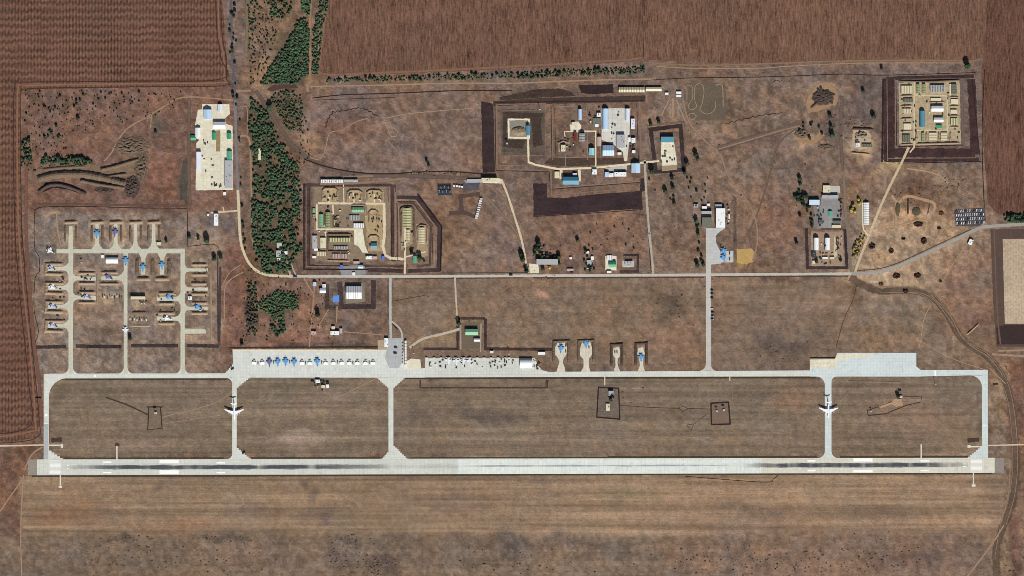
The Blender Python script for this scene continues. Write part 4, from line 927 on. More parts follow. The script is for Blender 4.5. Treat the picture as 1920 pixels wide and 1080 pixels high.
mound("spoil_heap", 1683, 392, 5, 14, 2, soil((96, 88, 66), .5), "grassy oval mound left of the dark upright bank", "mound", None, .4, 12, 7)
mound("spoil_heap", 1718, 396, 9, 9, 2.5, soil((92, 84, 66), .5), "round grassy mound between the two firing banks", "mound", None, .6, 12, 8)
ridge("earth_berm", [(1812, 628), (1836, 606)], 4, 3, BERM, "slanting bright bank beside the dirt road in the south east", "berm")
# fortified store compounds
GS = "berms in the fenced stores"
for (x0, x1, yt, yb, l) in ((605, 633, 353, 378, "left"), (652, 678, 357, 378, "middle"), (688, 716, 357, 380, "right")):
    ridge("earth_berm", [(x0, yb), (x0, yt + 4), (x0 + 5, yt), (x1 - 5, yt), (x1, yt + 4), (x1, yb)], 5, 3.6, BERM, "arched sandy berm, %s of three at the top of the central fenced store" % l, "berm", GS)
ridge("earth_berm", [(615, 440), (614, 471), (656, 472)], 4, 3, BERMG, "L-shaped berm around the rows of striped stacks in the central store", "berm", GS)
ridge("earth_berm", [(612, 439), (660, 439)], 5, 3.6, BERMG, "long straight berm above the bright yellow stack", "berm", GS)
ridge("earth_berm", [(612, 488), (656, 489)], 4, 3, BERM, "long low berm below the pinkish stacks in the central store", "berm", GS)
ridge("earth_berm", [(658, 384), (684, 384), (685, 400)], 4, 3, BERM, "hooked berm around the long green stack in the central store", "berm", GS)
ridge("earth_berm", [(752, 446), (751, 392), (756, 388), (772, 388), (776, 394), (776, 446)], 4.5, 3.6, BERMG, "tall arched berm around the yellow stack in the slanted store", "berm", GS)
ridge("earth_berm", [(784, 456), (783, 426), (788, 422), (798, 423), (801, 428), (801, 458)], 4.5, 3.6, BERM, "tall arched berm around the pale stack in the slanted store", "berm", GS)
for i, y in enumerate((180, 199, 223, 246, 271)):
    ridge("earth_berm", [(1688, y), (1712, y - 1)], 4, 3.4, BERM, "%s cross berm from the top on the left side of the square north-east store" % ORD[i], "berm", GS)
for i, y in enumerate((182, 199, 217, 238)):
    ridge("earth_berm", [(1780, y), (1798, y)], 4, 3.4, BERM, "%s cross berm from the top on the right side of the square north-east store" % ORD[i], "berm", GS)
for i, x in enumerate((1718, 1737, 1760, 1782)):
    ridge("earth_berm", [(x, 246), (x, 266)], 4, 3, BERM, "%s upright berm from the left in the bottom row of the square store" % ORD[i], "berm", GS)
ridge("earth_berm", [(1718, 270), (1800, 268)], 5, 4, BERM, "long berm closing the bottom of the square north-east store", "berm", GS)
ridge("earth_berm", [(1742, 192), (1772, 191)], 4, 3, BERM, "berm between the grey striped roof and the white shed", "berm", GS)
ridge("earth_berm", [(1684, 152), (1740, 153), (1800, 150)], 4, 3, BERMG, "long irregular berm along the top of the square north-east store", "berm", GS)
ridge("earth_berm", [(692, 420), (692, 398), (696, 394), (704, 394), (708, 398), (708, 420)], 4, 3.4, BERM, "upper arched berm on the sandy right side of the central store", "berm", GS)
ridge("earth_berm", [(691, 470), (691, 446), (695, 442), (706, 442), (710, 446), (710, 468)], 4, 3.4, BERM, "lower arched berm around the small teal shed of the central store", "berm", GS)
ridge("earth_berm", [(625, 402), (625, 425), (638, 426)], 3, 3, BERMG, "L-shaped berm in the bay right of the tall pale green stack", "berm", GS)
ridge("earth_berm", [(608, 399), (608, 426)], 3, 3, BERMG, "thin upright berm between the two upright green stacks", "berm", GS)
mound("earth_berm", 973, 246, 15, 9, 6, soil((150, 132, 110), .4), "tan flat-topped bunker mound inside the concrete ring road", "bunker", None, .25, 14, 2)
ridge("earth_berm", [(1049, 285), (1047, 268), (1056, 264), (1068, 268)], 4, 3, BERM, "curved berm by the cream shed at the technical compound's left side", "berm", GS)
GH = "berms around the runway hardstands"
for i, (x, y) in enumerate(((1052, 656), (1099, 655), (1156, 662), (1202, 660))):
    w_ = 14 if i < 2 else 10
    ridge("earth_berm", [(x - w_, y + 24), (x - w_, y - 16), (x + w_, y - 17), (x + w_, y + 24)], 6, 3.0, BERMG if i < 2 else BERMD, "open-ended berm around the %s keyhole hardstand from the left" % ORD[i], "berm", GH)
ridge("earth_berm", [(1024, 712), (1024, 724)], 3, 2, BERMD, "tiny upright bank below the arched hangar", "berm")

# ------------------------------------------------------------------ buildings
def box(bm, x0, y0, z0, x1, y1, z1, mi=0):
    v = [bm.verts.new(p) for p in ((x0, y0, z0), (x1, y0, z0), (x1, y1, z0), (x0, y1, z0), (x0, y0, z1), (x1, y0, z1), (x1, y1, z1), (x0, y1, z1))]
    for q in ((3, 2, 1, 0), (4, 5, 6, 7), (0, 1, 5, 4), (1, 2, 6, 5), (2, 3, 7, 6), (3, 0, 4, 7)):
        f = bm.faces.new([v[i] for i in q]); f.material_index = mi
def prism(bm, pts, z0, z1, mi=0):
    a = [bm.verts.new((p[0], p[1], z0)) for p in pts]; b = [bm.verts.new((p[0], p[1], z1)) for p in pts]
    n = len(pts)
    fs = [bm.faces.new(a[::-1]), bm.faces.new(b)] + [bm.faces.new((a[i], a[(i + 1) % n], b[(i + 1) % n], b[i])) for i in range(n)]
    for f in fs: f.material_index = mi
    bmesh.ops.recalc_face_normals(bm, faces=fs)
RC = {'W': (240, 242, 242), 'B': (188, 214, 238), 'C': (218, 210, 178), 'G': (64, 158, 116), 'LG': (128, 184, 148), 'K': (92, 92, 98), 'T': (84, 142, 166), 'R': (122, 52, 46),
      'N': (160, 134, 108), 'GY': (176, 176, 178), 'PG': (152, 166, 120), 'Y': (204, 202, 156), 'PK': (196, 172, 166), 'BL': (84, 124, 216), 'WB': (222, 228, 240), 'D': (62, 62, 66), 'TL': (98, 168, 142), 'SG': (112, 116, 104), 'LC': (150, 214, 226)}
STR = {'sW': ('W', (176, 176, 176)), 'sG': ('LG', (112, 150, 106)), 'sY': ('Y', (88, 90, 60)), 'sK': ('GY', (88, 86, 88)), 'sP': ('PK', (104, 78, 74)), 'sC': ('C', (150, 138, 104)), 'sB': ('B', (160, 186, 216)), 'sPG': ('PG', (108, 110, 84)), 'sT': ('SG', (84, 86, 76))}
GLASS = plain((52, 62, 76), .1, .5, .15, .5)
def roofmat(key, ax):
    if key in STR:
        b, c2 = STR[key]
        return plain(RC[b], .2, .3, .6, .2, stripe=(ax, 4.2 if key != 'sW' else 6.0, c2, .62))
    return plain(RC[key], .18, .25, .5, .25)
def gable(bm, w, d, z, rise, along_x, ov=.4):
    w2, d2 = w / 2 + ov, d / 2 + ov
    if along_x: pts = [(-w2, -d2, z), (w2, -d2, z), (w2, d2, z), (-w2, d2, z), (-w2, 0, z + rise), (w2, 0, z + rise)]; fs = ((0, 1, 5, 4), (2, 3, 4, 5), (1, 2, 5), (3, 0, 4), (3, 2, 1, 0))
    else: pts = [(-w2, -d2, z), (w2, -d2, z), (w2, d2, z), (-w2, d2, z), (0, -d2, z + rise), (0, d2, z + rise)]; fs = ((3, 0, 4, 5), (1, 2, 5, 4), (0, 1, 4), (2, 3, 5), (3, 2, 1, 0))
    v = [bm.verts.new(p) for p in pts]
    for f in fs: bm.faces.new([v[i] for i in f])
def bld(x0, y0, x1, y1, h, roof, rc, label, wall=(176, 172, 164), name="shed", cat="building", rot=0.0, group=None, rise=None, details=True):
    w, d = (x1 - x0) * U, (y1 - y0) * U
    c = W((x0 + x1) / 2, (y0 + y1) / 2, 0.0)
    root = empty(name, label, cat, c, R(rot), group)
    alx = w >= d
    wm = plain(wall, .2, .4, .8, .15)
    rm = roofmat(rc, 0 if alx else 1)
    hh = h
    bm = bmesh.new()
    if roof == 'arch':
        n = 10; span = d if alx else w; ln = w if alx else d; rr = rise or min(h, span / 2)
        base = max(0.3, h - rr)
        box(bm, -w / 2 + .2, -d / 2 + .2, -.3, w / 2 - .2, d / 2 - .2, base)
        link("wall", to_mesh(bm, "wall", wm), root)
        bm = bmesh.new()
        prof = [(math.cos(math.pi * i / n) * span / 2, base + math.sin(math.pi * i / n) * rr) for i in range(n + 1)]
        A_ = []
        for e in (-ln / 2, ln / 2):
            A_.append([bm.verts.new((e, p[0], p[1]) if alx else (p[0], e, p[1])) for p in prof])
        for i in range(n): bm.faces.new((A_[0][i], A_[0][i + 1], A_[1][i + 1], A_[1][i]))
        bm.faces.new(A_[0]); bm.faces.new(A_[1]); bm.faces.new((A_[0][0], A_[0][-1], A_[1][-1], A_[1][0]))
        bmesh.ops.recalc_face_normals(bm, faces=bm.faces[:])
        link("roof", to_mesh(bm, "roof", rm), root)
    else:
        box(bm, -w / 2, -d / 2, -.3, w / 2, d / 2, h)
        link("wall", to_mesh(bm, "wall", wm), root)
        bm = bmesh.new()
        if roof == 'gable': gable(bm, w, d, h + .02, rise or min(w, d) * .22, alx)
        elif roof == 'flat':
            box(bm, -w / 2 - .25, -d / 2 - .25, h + .02, w / 2 + .25, d / 2 + .25, h + .35)
        elif roof == 'mono':
            v = [bm.verts.new(p) for p in ((-w / 2 - .3, -d / 2 - .3, h + .02), (w / 2 + .3, -d / 2 - .3, h + .02), (w / 2 + .3, d / 2 + .3, h + .02), (-w / 2 - .3, d / 2 + .3, h + .02), (-w / 2 - .3, d / 2 + .3, h + 1.6), (w / 2 + .3, d / 2 + .3, h + 1.6))]
            for f in ((0, 1, 5, 4), (2, 3, 4, 5), (3, 2, 1, 0), (1, 2, 5), (3, 0, 4)): bm.faces.new([v[i] for i in f])
        rf = link("roof", to_mesh(bm, "roof", rm), root)
        if details and min(w, d) > 8 and roof == 'flat':
            rr = random.Random(int(x0 + y0))
            for k in range(2 + int(max(w, d) / 14)):
                b2 = bmesh.new()
                s = rr.uniform(.5, 1.2); px, py = rr.uniform(-.4, .4) * w, rr.uniform(-.35, .35) * d
                box(b2, px - s, py - s, h + .33, px + s, py + s, h + .33 + rr.uniform(.6, 1.6))
                link("vent", to_mesh(b2, "vent", plain((150, 148, 146), .2)), rf)
    if details and max(w, d) > 12 and h > 3:
        bm = bmesh.new()
        if alx: box(bm, -1.4, -d / 2 - .08, 0, 1.4, -d / 2 + .02, min(2.8, h * .8))
        else: box(bm, w / 2 - .02, -1.4, 0, w / 2 + .08, 1.4, min(2.8, h * .8))
        link("door", to_mesh(bm, "door", plain((110, 104, 98), .2)), root)
        if roof != 'arch':
            n = 4
            for i in range(n):
                t = (-.4 + .8 * i / (n - 1))
                bm = bmesh.new()
                if alx: box(bm, t * w - .7, -d / 2 - .05, 1.2, t * w + .7, -d / 2 + .02, min(2.5, h - .3))
                else: box(bm, w / 2 - .02, t * d - .7, 1.2, w / 2 + .05, t * d + .7, min(2.5, h - .3))
                if abs(t) > .15: link("window", to_mesh(bm, "window", GLASS), root)
                else: bm.free()
    return root
BL = [
 # west paved yard
 (382, 206, 397, 223, 6, 'gable', 'B', "pale blue gabled shed with dark shadow at the top of the western paved yard"),
 (409, 196, 417, 211, 5, 'gable', 'WB', "narrow white and blue shed at the top right of the western paved yard"),
 (401, 229, 423, 242, 7, 'gable', 'W', "long building with a bright white south roof facing the western yard"),
 (367, 240, 376, 257, 5, 'gable', 'W', "small white gabled shed on the left edge of the western yard"),
 (398, 249, 405, 262, 4, 'gable', 'G', "small dark green roofed hut left of the brown garden strip"),
 (426, 250, 434, 261, 5, 'gable', 'G', "green roofed house on the road side above the green and grey sheds"),
 (426, 284, 435, 299, 5, 'gable', 'TL', "teal green roofed house touching the long grey roof"),
 (369, 285, 377, 321, 6, 'mono', 'WB', "long narrow white roof along the left edge of the western yard"),
 (422, 301, 436, 353, 6, 'flat', 'GY', "longest grey flat roof on the road side of the western yard"),
 (358, 254, 367, 263, 3.5, 'gable', 'G', "green roofed shack outside the left fence of the western yard"),
 (419, 360, 424, 366, 4, 'flat', 'W', "tiny white cube hut below the western yard"),
 (401.5, 401, 409.5, 423, 6, 'flat', 'W', "upright white flat-roofed block in the small plot south of the western yard"),
 (389, 401, 392, 405, 3, 'flat', 'W', "tiny white box left of the upright white block"),
 # dispersal
 (199, 482, 222, 494, 8, 'arch', 'W', "white arched shelter with saw-toothed shadow between the dispersal stands"),
 (190, 478, 195, 483, 3, 'flat', 'W', "small white hut left of the white arched shelter"),
 (294, 454, 302, 460, 3.5, 'flat', 'C', "small cream hut at the right end of the top dispersal row"),
 (353, 556, 360, 562, 4, 'flat', 'W', "small white hut between the right-hand dispersal stands"),
 (246, 556, 273, 561, 8, 'flat', 'C', "long narrow pale wall-like building with a tall black shadow in the dispersal"),
 # central fenced store
 (602, 337, 644, 343, 6, 'flat', 'sW', "long white ragged shed with deep shadow outside the top of the central store"),
 (645, 337, 671, 341, 5, 'flat', 'GY', "long grey shed right of the white ragged one, outside the central store"),
 (599, 402, 606, 425, 4, 'gable', 'sG', "upright green striped stack at the left of the central store"),
 (611, 398, 619, 427, 4, 'gable', 'sPG', "upright pale green striped stack, tallest in the central store"),
 (660, 389, 682, 398, 4, 'gable', 'sG', "wide green striped stack at the top right of the central store"),
 (655, 404, 674, 413, 3, 'flat', 'sK', "grey slatted row below the wide green stack"),
 (663, 419, 682, 427, 4, 'flat', 'sW', "white slatted row above the cream lot in the central store"),
 (617, 446, 656, 453.5, 4, 'flat', 'sY', "bright yellow striped stack, longest in the central store"),
 (626, 462, 652, 467, 3, 'flat', 'sK', "low white toothed row under the yellow stack"),
 (623, 476, 638, 484, 3, 'flat', 'sP', "left pinkish slatted row at the bottom of the central store"),
 (640, 476, 653, 484, 3, 'flat', 'sP', "right pinkish slatted row at the bottom of the central store"),
 (586, 442, 595, 466, 4, 'flat', 'GY', "upright grey roof at the left fence of the central store"),
 (601, 446, 611, 465, 4, 'flat', 'C', "upright cream roof right of the grey one in the central store"),
 (589, 466, 596, 470, 3, 'flat', 'W', "small white hut under the upright grey roof"),
 (586, 480, 593, 484, 3, 'flat', 'W', "small white hut at the lower left corner of the central store"),
 (595, 472, 611, 480, 3, 'flat', 'sC', "ragged pale stack left of the pinkish rows"),
 (686, 480, 698, 486, 4, 'flat', 'W', "white hut with ragged shadow by the lower fence of the central store"),
 (699, 481, 707, 486, 4, 'flat', 'PK', "pinkish hut right of the white one by the lower fence of the central store"),
 (716, 480, 721, 487, 4, 'flat', 'BL', "small blue hut at the bend of the store road"),
 (638, 497, 643, 504, 4, 'flat', 'BL', "small blue roofed hut by the main road below the central store"),
 (663, 490, 674, 494, 4, 'flat', 'PK', "pinkish guardhouse below the rows of stacks"),
 (672, 497, 681, 503, 4, 'gable', 'B', "pale blue gate hut beside the main road"),
 (661, 511, 666, 516, 3, 'flat', 'W', "tiny white kiosk right at the edge of the main road"),
 (696, 456, 707, 466, 4, 'gable', 'T', "small teal roofed shed inside the right part of the central store"),
 (586.5, 391, 591, 399, 3, 'flat', 'sG', "small green stack at the left fence of the central store, upper of two"),
 (587, 402, 591.5, 409, 3, 'flat', 'sPG', "small green stack at the left fence of the central store, lower of two"),
 # slanted store
 (756, 391, 770, 428, 3.5, 'gable', 'sY', "long yellow slatted stack in the slanted store"),
 (762, 431, 768, 452, 3.5, 'gable', 'sC', "slim cream stack below the long yellow one"),
 (785, 427, 796, 457, 3.5, 'gable', 'sC', "pale slatted stack in the right half of the slanted store"),
 (775, 480, 781, 493, 6, 'gable', 'TL', "teal green roofed guardhouse at the gate of the slanted store"),
 # pump house plot
 (649, 537, 678, 560, 8, 'gable', 'sW', "big square white striped roof inside the dark ploughed frame"),
 (587, 529, 593, 536, 5, 'gable', 'B', "pale house with blue shadow near the wood"),
 (600, 541, 611, 549, 6, 'gable', 'WB', "white and dark blue house by the ploughed frame"),
 (605, 533, 611, 539, 4, 'flat', 'W', "small white annexe above the white and blue house"),
 (620, 621, 636, 628, 6, 'flat', 'W', "long white roof south of the ploughed frame"),
 (622, 612, 628, 617, 5, 'flat', 'C', "small cream hut above the long white roof"),
 (637, 616, 642, 625, 4, 'flat', 'GY', "grey upright hut right of the long white roof"),
 (584, 621, 593, 627, 5, 'flat', 'PK', "lone small pale hut in the rough grass above the apron"),
 (721, 634, 728, 650, 5, 'flat', 'W', "white checkpoint building left of the apron road"),
 # green-roofed post
 (873, 617, 896, 628, 7, 'gable', 'LG', "bright green gabled house in its own dark ploughed frame"),
 (889, 635, 900, 640, 5, 'gable', 'W', "small white gabled hut below the bright green house"),
 (919, 658, 925, 662, 4, 'flat', 'WB', "small white hut behind the second apron"),
 (1009, 660, 1022, 665, 4, 'flat', 'W', "bright white oblong hut above the taxiway bend"),
 (975, 672, 998, 690, 10, 'arch', 'W', "large arched white hangar standing at the end of the second apron"),
 # technical compound
 (1084, 205, 1091, 225, 9, 'arch', 'B', "narrow pale blue arched hall at the left of the technical compound"),
 (1129, 204, 1141, 242, 10, 'arch', 'B', "longest pale blue hall beside the big paved yard"),
 (1172, 204, 1181, 226, 9, 'arch', 'WB', "pale blue arched hall at the upper right of the paved yard"),
 (1183, 223, 1190, 242, 6, 'flat', 'WB', "upright white flat block outside the paved yard"),
 (1156, 253, 1171, 277, 7, 'flat', 'GY', "large grey white flat roof inside the paved yard"),
 (1130, 273, 1151, 292, 7, 'gable', 'sB', "square pale blue ribbed roof at the foot of the paved yard"),
 (1105, 278, 1114, 291, 8, 'gable', 'LC', "cyan roofed house left of the cream service road"),
 (1120, 257, 1127, 274, 6, 'gable', 'PK', "upright greyish pink roof beside the cream service road"),
 (1119, 212, 1126, 219, 5, 'flat', 'W', "small bright white cube left of the longest blue hall"),
 (1112, 222, 1126, 236, 3, 'flat', 'SG', "dull grey open platform under the small white cube"),
 (1116, 233, 1122, 238, 4, 'flat', 'W', "small white hut on the dull grey platform"),
 (1076, 248, 1081, 265, 4, 'gable', 'R', "narrow dark red roof in the technical compound"),
 (1086, 251, 1096, 266, 7, 'gable', 'sK', "grey ridged roof right of the dark red one"),
 (1052, 272, 1060, 284, 5, 'flat', 'C', "cream flat roof at the lower left of the technical compound"),
 (1072, 229, 1078, 236, 4, 'flat', 'C', "small cream hut on the pale pad under the narrow blue hall"),
 (1184, 259, 1191, 268, 6, 'flat', 'W', "white hut at the lower right of the paved yard, right one of two"),
 (1178, 258, 1182, 266, 5, 'flat', 'W', "thin white hut at the lower right of the paved yard, left one of two"),
 (1185, 282, 1191, 287, 4, 'flat', 'W', "small white hut at the lowest right corner of the paved yard"),
 (1158, 286, 1165, 290, 4, 'flat', 'W', "small white hut below the large grey white flat roof"),
 (1055, 332, 1085, 346, 9, 'gable', 'T', "long teal gabled house with a pale south roof below the cream road"),
 (1074, 325, 1082, 329, 4, 'flat', 'WB', "small white porch block above the long teal house"),
 (1110, 318, 1119, 327, 5, 'flat', 'W', "white cube house below the cream road, right of the long teal house"),
 (1134, 323, 1142, 332, 6, 'flat', 'B', "pale blue end block of the white pair below the cream road"),
 (1142.4, 325, 1150, 332, 5, 'flat', 'W', "white middle block between the pale blue end and the long white house"),
 (1152, 323, 1174, 331, 6, 'flat', 'W', "long white flat house below the cream road"),
 (1184, 307, 1200, 324, 8, 'gable', 'B', "blue roofed gatehouse with pale ridge at the right end of the cream road"),
 (987, 236, 994, 254, 7, 'gable', 'T', "slim teal blue building on the right edge of the concrete ring"),
 (1040, 322, 1048, 334, 3, 'flat', 'C', "cream pile platform left of the long teal house"),
 (1160, 164, 1209, 173, 5, 'gable', 'sC', "long tan slatted shed, left half of the railside row"),
 (1211, 164, 1240, 171, 5, 'gable', 'C', "shorter tan shed, right half of the railside row"),
 (1247, 174, 1253, 178, 4, 'flat', 'W', "tiny white hut at the end of the tan shed row"),
 (1268, 172, 1277, 176, 4, 'flat', 'W', "upper of two tiny white huts by the training loops"),
 (1268, 178, 1277, 182, 4, 'flat', 'W', "lower of two tiny white huts by the training loops"),
 (903, 334, 932, 341, 9, 'flat', 'C', "wide cream depot with deep black shadow below the dark strip"),
 (876, 336, 903, 342, 3, 'flat', 'GY', "grey loading platform left of the wide cream depot"),
 (1239, 257, 1263, 267, 8, 'mono', 'T', "dark teal roof fading to pale at the top of the fuel yard"),
 # cluster on the main road
 (1006, 486, 1046, 496, 10, 'flat', 'GY', "long grey barrack with a deep blue shadow above the main road"),
 (1063, 504, 1075, 508, 3.5, 'flat', 'PK', "small pale roadside hut right of the barrack"),
 (1068, 482, 1072, 486, 3, 'flat', 'W', "tiny white hut among bushes right of the barrack"),
 (1099, 471, 1104, 475, 4, 'flat', 'W', "white hut at the top of the small walled garden"),
 (1108, 481, 1113, 487, 4, 'flat', 'W', "white hut on the right of the small walled garden"),
 (1101, 488, 1110, 498, 4, 'flat', 'GY', "pale grey square house in the small walled garden"),
 (1142, 491, 1155, 501, 6, 'gable', 'G', "green roofed house in the white walled yard by the main road"),
 (1138, 479, 1148, 488, 3, 'flat', 'sW', "white slatted stalls at the top of the white walled yard"),
 (1172, 490, 1186, 499, 5, 'flat', 'GY', "grey bunker roof inside the square dark frame by the main road"),
 (1138, 508, 1146, 512, 4, 'flat', 'W', "thin white hut between the green house and the main road"),
 # eastern small apron
 (1342, 391, 1359, 427, 11, 'flat', 'W', "big brilliant white flat hangar at the head of the link road"),
 (1341, 384, 1353, 389, 5, 'flat', 'W', "low white block touching the top of the big white hangar"),
 (1315, 396, 1334, 401, 7, 'flat', 'GY', "grey strip roof left of the big white hangar"),
 (1316, 408, 1334, 426, 8, 'flat', 'SG', "dull grey flat building left of the big white hangar"),
 (1316, 387, 1325, 391, 4, 'flat', 'W', "white bar hut above the grey strip roof"),
 (1326, 382, 1331, 386, 4, 'flat', 'W', "tiny white hut at the very top of the small apron plot"),
 (1366, 402, 1368, 410, 3, 'flat', 'W', "slim white box right of the big white hangar"),
 (1301, 383, 1309, 389, 4, 'flat', 'GY', "grey hut among trees left of the small apron plot"),
 # fuel plot by the eastern road
 (1517, 375, 1536, 384, 7, 'mono', 'B', "blue and white roof at the upper left of the grey eastern yard"),
 (1543, 348, 1556, 361, 5, 'flat', 'C', "cream square roof at the top of the grey eastern yard"),
 (1541, 366, 1571, 372, 6, 'flat', 'GY', "wide grey roof under the cream square one"),
 (1562, 414, 1577, 419, 5, 'flat', 'SG', "dark small roof at the lower right of the grey eastern yard"),
 (1553, 396, 1560, 405, 3, 'gable', 'TL', "small green and white rack in the middle of the grey eastern yard"),
 (1535, 412, 1542, 420, 4, 'flat', 'K', "dark square hut at the lower left of the grey eastern yard"),
 (1560, 422, 1576, 427, 4, 'flat', 'C', "cream strip hut at the foot of the grey eastern yard"),
 (1525, 446, 1535, 469, 10, 'arch', 'W', "left of two white arched hangars above the main road"),
 (1546, 446, 1556, 469, 10, 'arch', 'W', "right of two white arched hangars above the main road"),
 (1522, 473, 1530, 483, 4, 'flat', 'D', "black square roof under the left arched hangar"),
 (1542, 482, 1552, 485, 3, 'flat', 'W', "thin white row under the arched hangars, left piece"),
 (1556, 482, 1564, 485, 3, 'flat', 'C', "thin cream row under the arched hangars, right piece"),
 (1523, 489, 1528, 495, 4, 'flat', 'C', "small round-edged cream hut at the lower left of the hangar plot"),
 (1619, 380, 1629, 421, 4, 'gable', 'sW', "upright white toothed shed right of the yellow trees"),
 # north-east store
 (1724, 208, 1734, 238, 9, 'arch', 'T', "teal arched hall in the middle of the square north-east store"),
 (1744, 160, 1771, 172, 5, 'flat', 'sK', "grey striped roof at the top of the square north-east store"),
 (1746, 199, 1768, 209, 6, 'gable', 'W', "upper white gabled shed in the square north-east store"),
 (1751, 221, 1768, 229, 6, 'gable', 'W', "lower white gabled shed in the square north-east store"),
 (1755, 235, 1766, 240, 4, 'flat', 'G', "small dark green roof under the lower white shed"),
 (1689, 161, 1710, 175, 3, 'flat', 'sC', "cream stack in the top left bay of the square store"),
 (1718, 158, 1724, 175, 3.5, 'gable', 'sPG', "left of two slim green stacks at the top of the square store"),
 (1729, 158, 1735, 175, 3.5, 'gable', 'sPG', "right of two slim green stacks at the top of the square store"),
 (1694, 185, 1711, 192, 3.5, 'flat', 'sT', "grey green stack in the second left bay of the square store"),
 (1692, 204, 1708, 212, 3, 'flat', 'sC', "cream stack in the third left bay of the square store"),
 (1694, 232, 1708, 243, 3, 'flat', 'C', "plain cream stack in the fourth left bay of the square store"),
 (1692, 253, 1706, 266, 3, 'flat', 'sT', "ragged stack in the lowest left bay of the square store"),
 (1780, 158, 1783, 178, 3, 'flat', 'C', "thin cream stack at the top right of the square store"),
 (1784, 158, 1793, 177, 4, 'flat', 'sT', "dark striped stack in the top right bay of the square store"),
 (1783, 186, 1796, 195, 3, 'flat', 'C', "cream stack in the second right bay of the square store"),
 (1782, 206, 1794, 213, 3, 'flat', 'C', "cream stack in the third right bay of the square store"),
 (1782, 222, 1795, 234, 3, 'flat', 'sY', "yellowish stack in the fourth right bay of the square store"),
 (1745, 184, 1764, 189, 2.5, 'flat', 'C', "low wide cream platform under the grey striped roof"),
 (1728, 249, 1733, 266, 3, 'flat', 'sPG', "slim green stack in the bottom row of the square store"),
 (1742, 249, 1756, 265, 3, 'flat', 'sC', "broad cream stack in the bottom row of the square store"),
 (1764, 249, 1776, 264, 3, 'flat', 'sC', "broad cream stack at the right of the bottom row of the square store"),
 # outlying
 (1816, 449, 1823, 459, 5, 'flat', 'W', "white leaning hut on the path below the car park", ),
 (592, 712, 600, 718, 5, 'flat', 'W', "upper white cabin of the equipment cluster below the jet apron"),
 (603, 722, 610, 727, 5, 'flat', 'C', "cream cabin of the equipment cluster below the jet apron"),
 (612, 721, 617, 727, 5, 'flat', 'W', "right white cabin of the equipment cluster below the jet apron"),
 (1141, 733, 1150, 742, 6, 'flat', 'GY', "grey hut with black shadow in the left radar plot"),
 (1136, 757, 1143, 770, 3, 'flat', 'C', "cream pad hut in the left radar plot"),
 (484, 279, 489, 300, 4, 'gable', 'C', "narrow cream ruin among the trees of the wood"),
 (520, 484, 526, 488, 4, 'flat', 'W', "white oblong hut at the southern end of the wood"),
 (533, 471, 539, 477, 5, 'flat', 'W', "white cube hut among the trees at the southern end of the wood"),
 (518, 470, 527, 482, 5, 'flat', 'GY', "grey roof left of the path in the southern wood"),
 (1604, 268, 1612, 275, 4, 'flat', 'WB', "pale blue grey hut in the small sandy yard"),
 (1616, 270, 1634, 276, 3, 'flat', 'sT', "grey slatted row in the small sandy yard"),
]
for b in BL:
    rot = -25 if "leaning hut" in b[7] else 0
    stack = any(k in b[7] for k in ("stack", "row", "platform", "stalls", "rack"))
    bld(*b, name="storage_stack" if "stack" in b[7] else "hangar" if ("hangar" in b[7] or "arched" in b[7]) else "hut" if "hut" in b[7] else "house" if "house" in b[7] else "shed",
        cat="stack" if "stack" in b[7] else "building", rot=rot, details=not stack)
# white container line by the dirt patch, and by the apron road
def container(px, py, l, w, h, mat, label, rot=0, group=None, name="container", cat="container"):
    bm = bmesh.new()
    box(bm, -l / 2, -w / 2, 0.1, l / 2, w / 2, h)
    for i in range(int(l / .9)):
        x = -l / 2 + .35 + i * .9
        box(bm, x, -w / 2 - .06, .35, x + .35, -w / 2 + .01, h - .2); box(bm, x, w / 2 - .01, .35, x + .35, w / 2 + .06, h - .2)
        box(bm, x, -w / 2 + .15, h - .01, x + .35, w / 2 - .15, h + .06)
    box(bm, l / 2 - .01, -w / 2 + .1, .3, l / 2 + .07, -.05, h - .15); box(bm, l / 2 - .01, .05, .3, l / 2 + .07, w / 2 - .1, h - .15)
    o = link(name, to_mesh(bm, name, mat), None, W(px, py, .2)); o.rotation_euler = (0, 0, R(rot))
    return tag(o, label, cat, group)
WM = plain((240, 240, 238), .1, .3, .5)
for i in range(10):
    t = i / 9
    container(902 - 9 * t, 373 + 36 * t, 7.2, 3.6, 3.6, WM if i % 3 else plain((206, 212, 210), .2), "%s white tank container from the top of the slanting row by the dark earth patch" % ORD[i], -8, "slanting row of white containers")
for i in range(9):
    container(760.6, 641 + i * 5.4, 6.4, 5, 5, WM, "%s white container from the top of the upright row right of the apron road" % ORD[i], 90, "white containers along the apron road")
for i in range(7):
    container(755.2, 645 + i * 6, 4, 3, 3, plain((196, 196, 196), .2), "%s small grey box from the top, left of the white container row" % ORD[i], 90, "small boxes beside the white containers")
for i in range(4):
    container(851.5 + i * 5, 348.5 + .6 * i, 4.6, 5, 4, WM, "%s white tank from the left beside the dark vehicle yard" % ORD[i], 90, "white tanks beside the dark vehicle yard", "storage_tank", "tank")
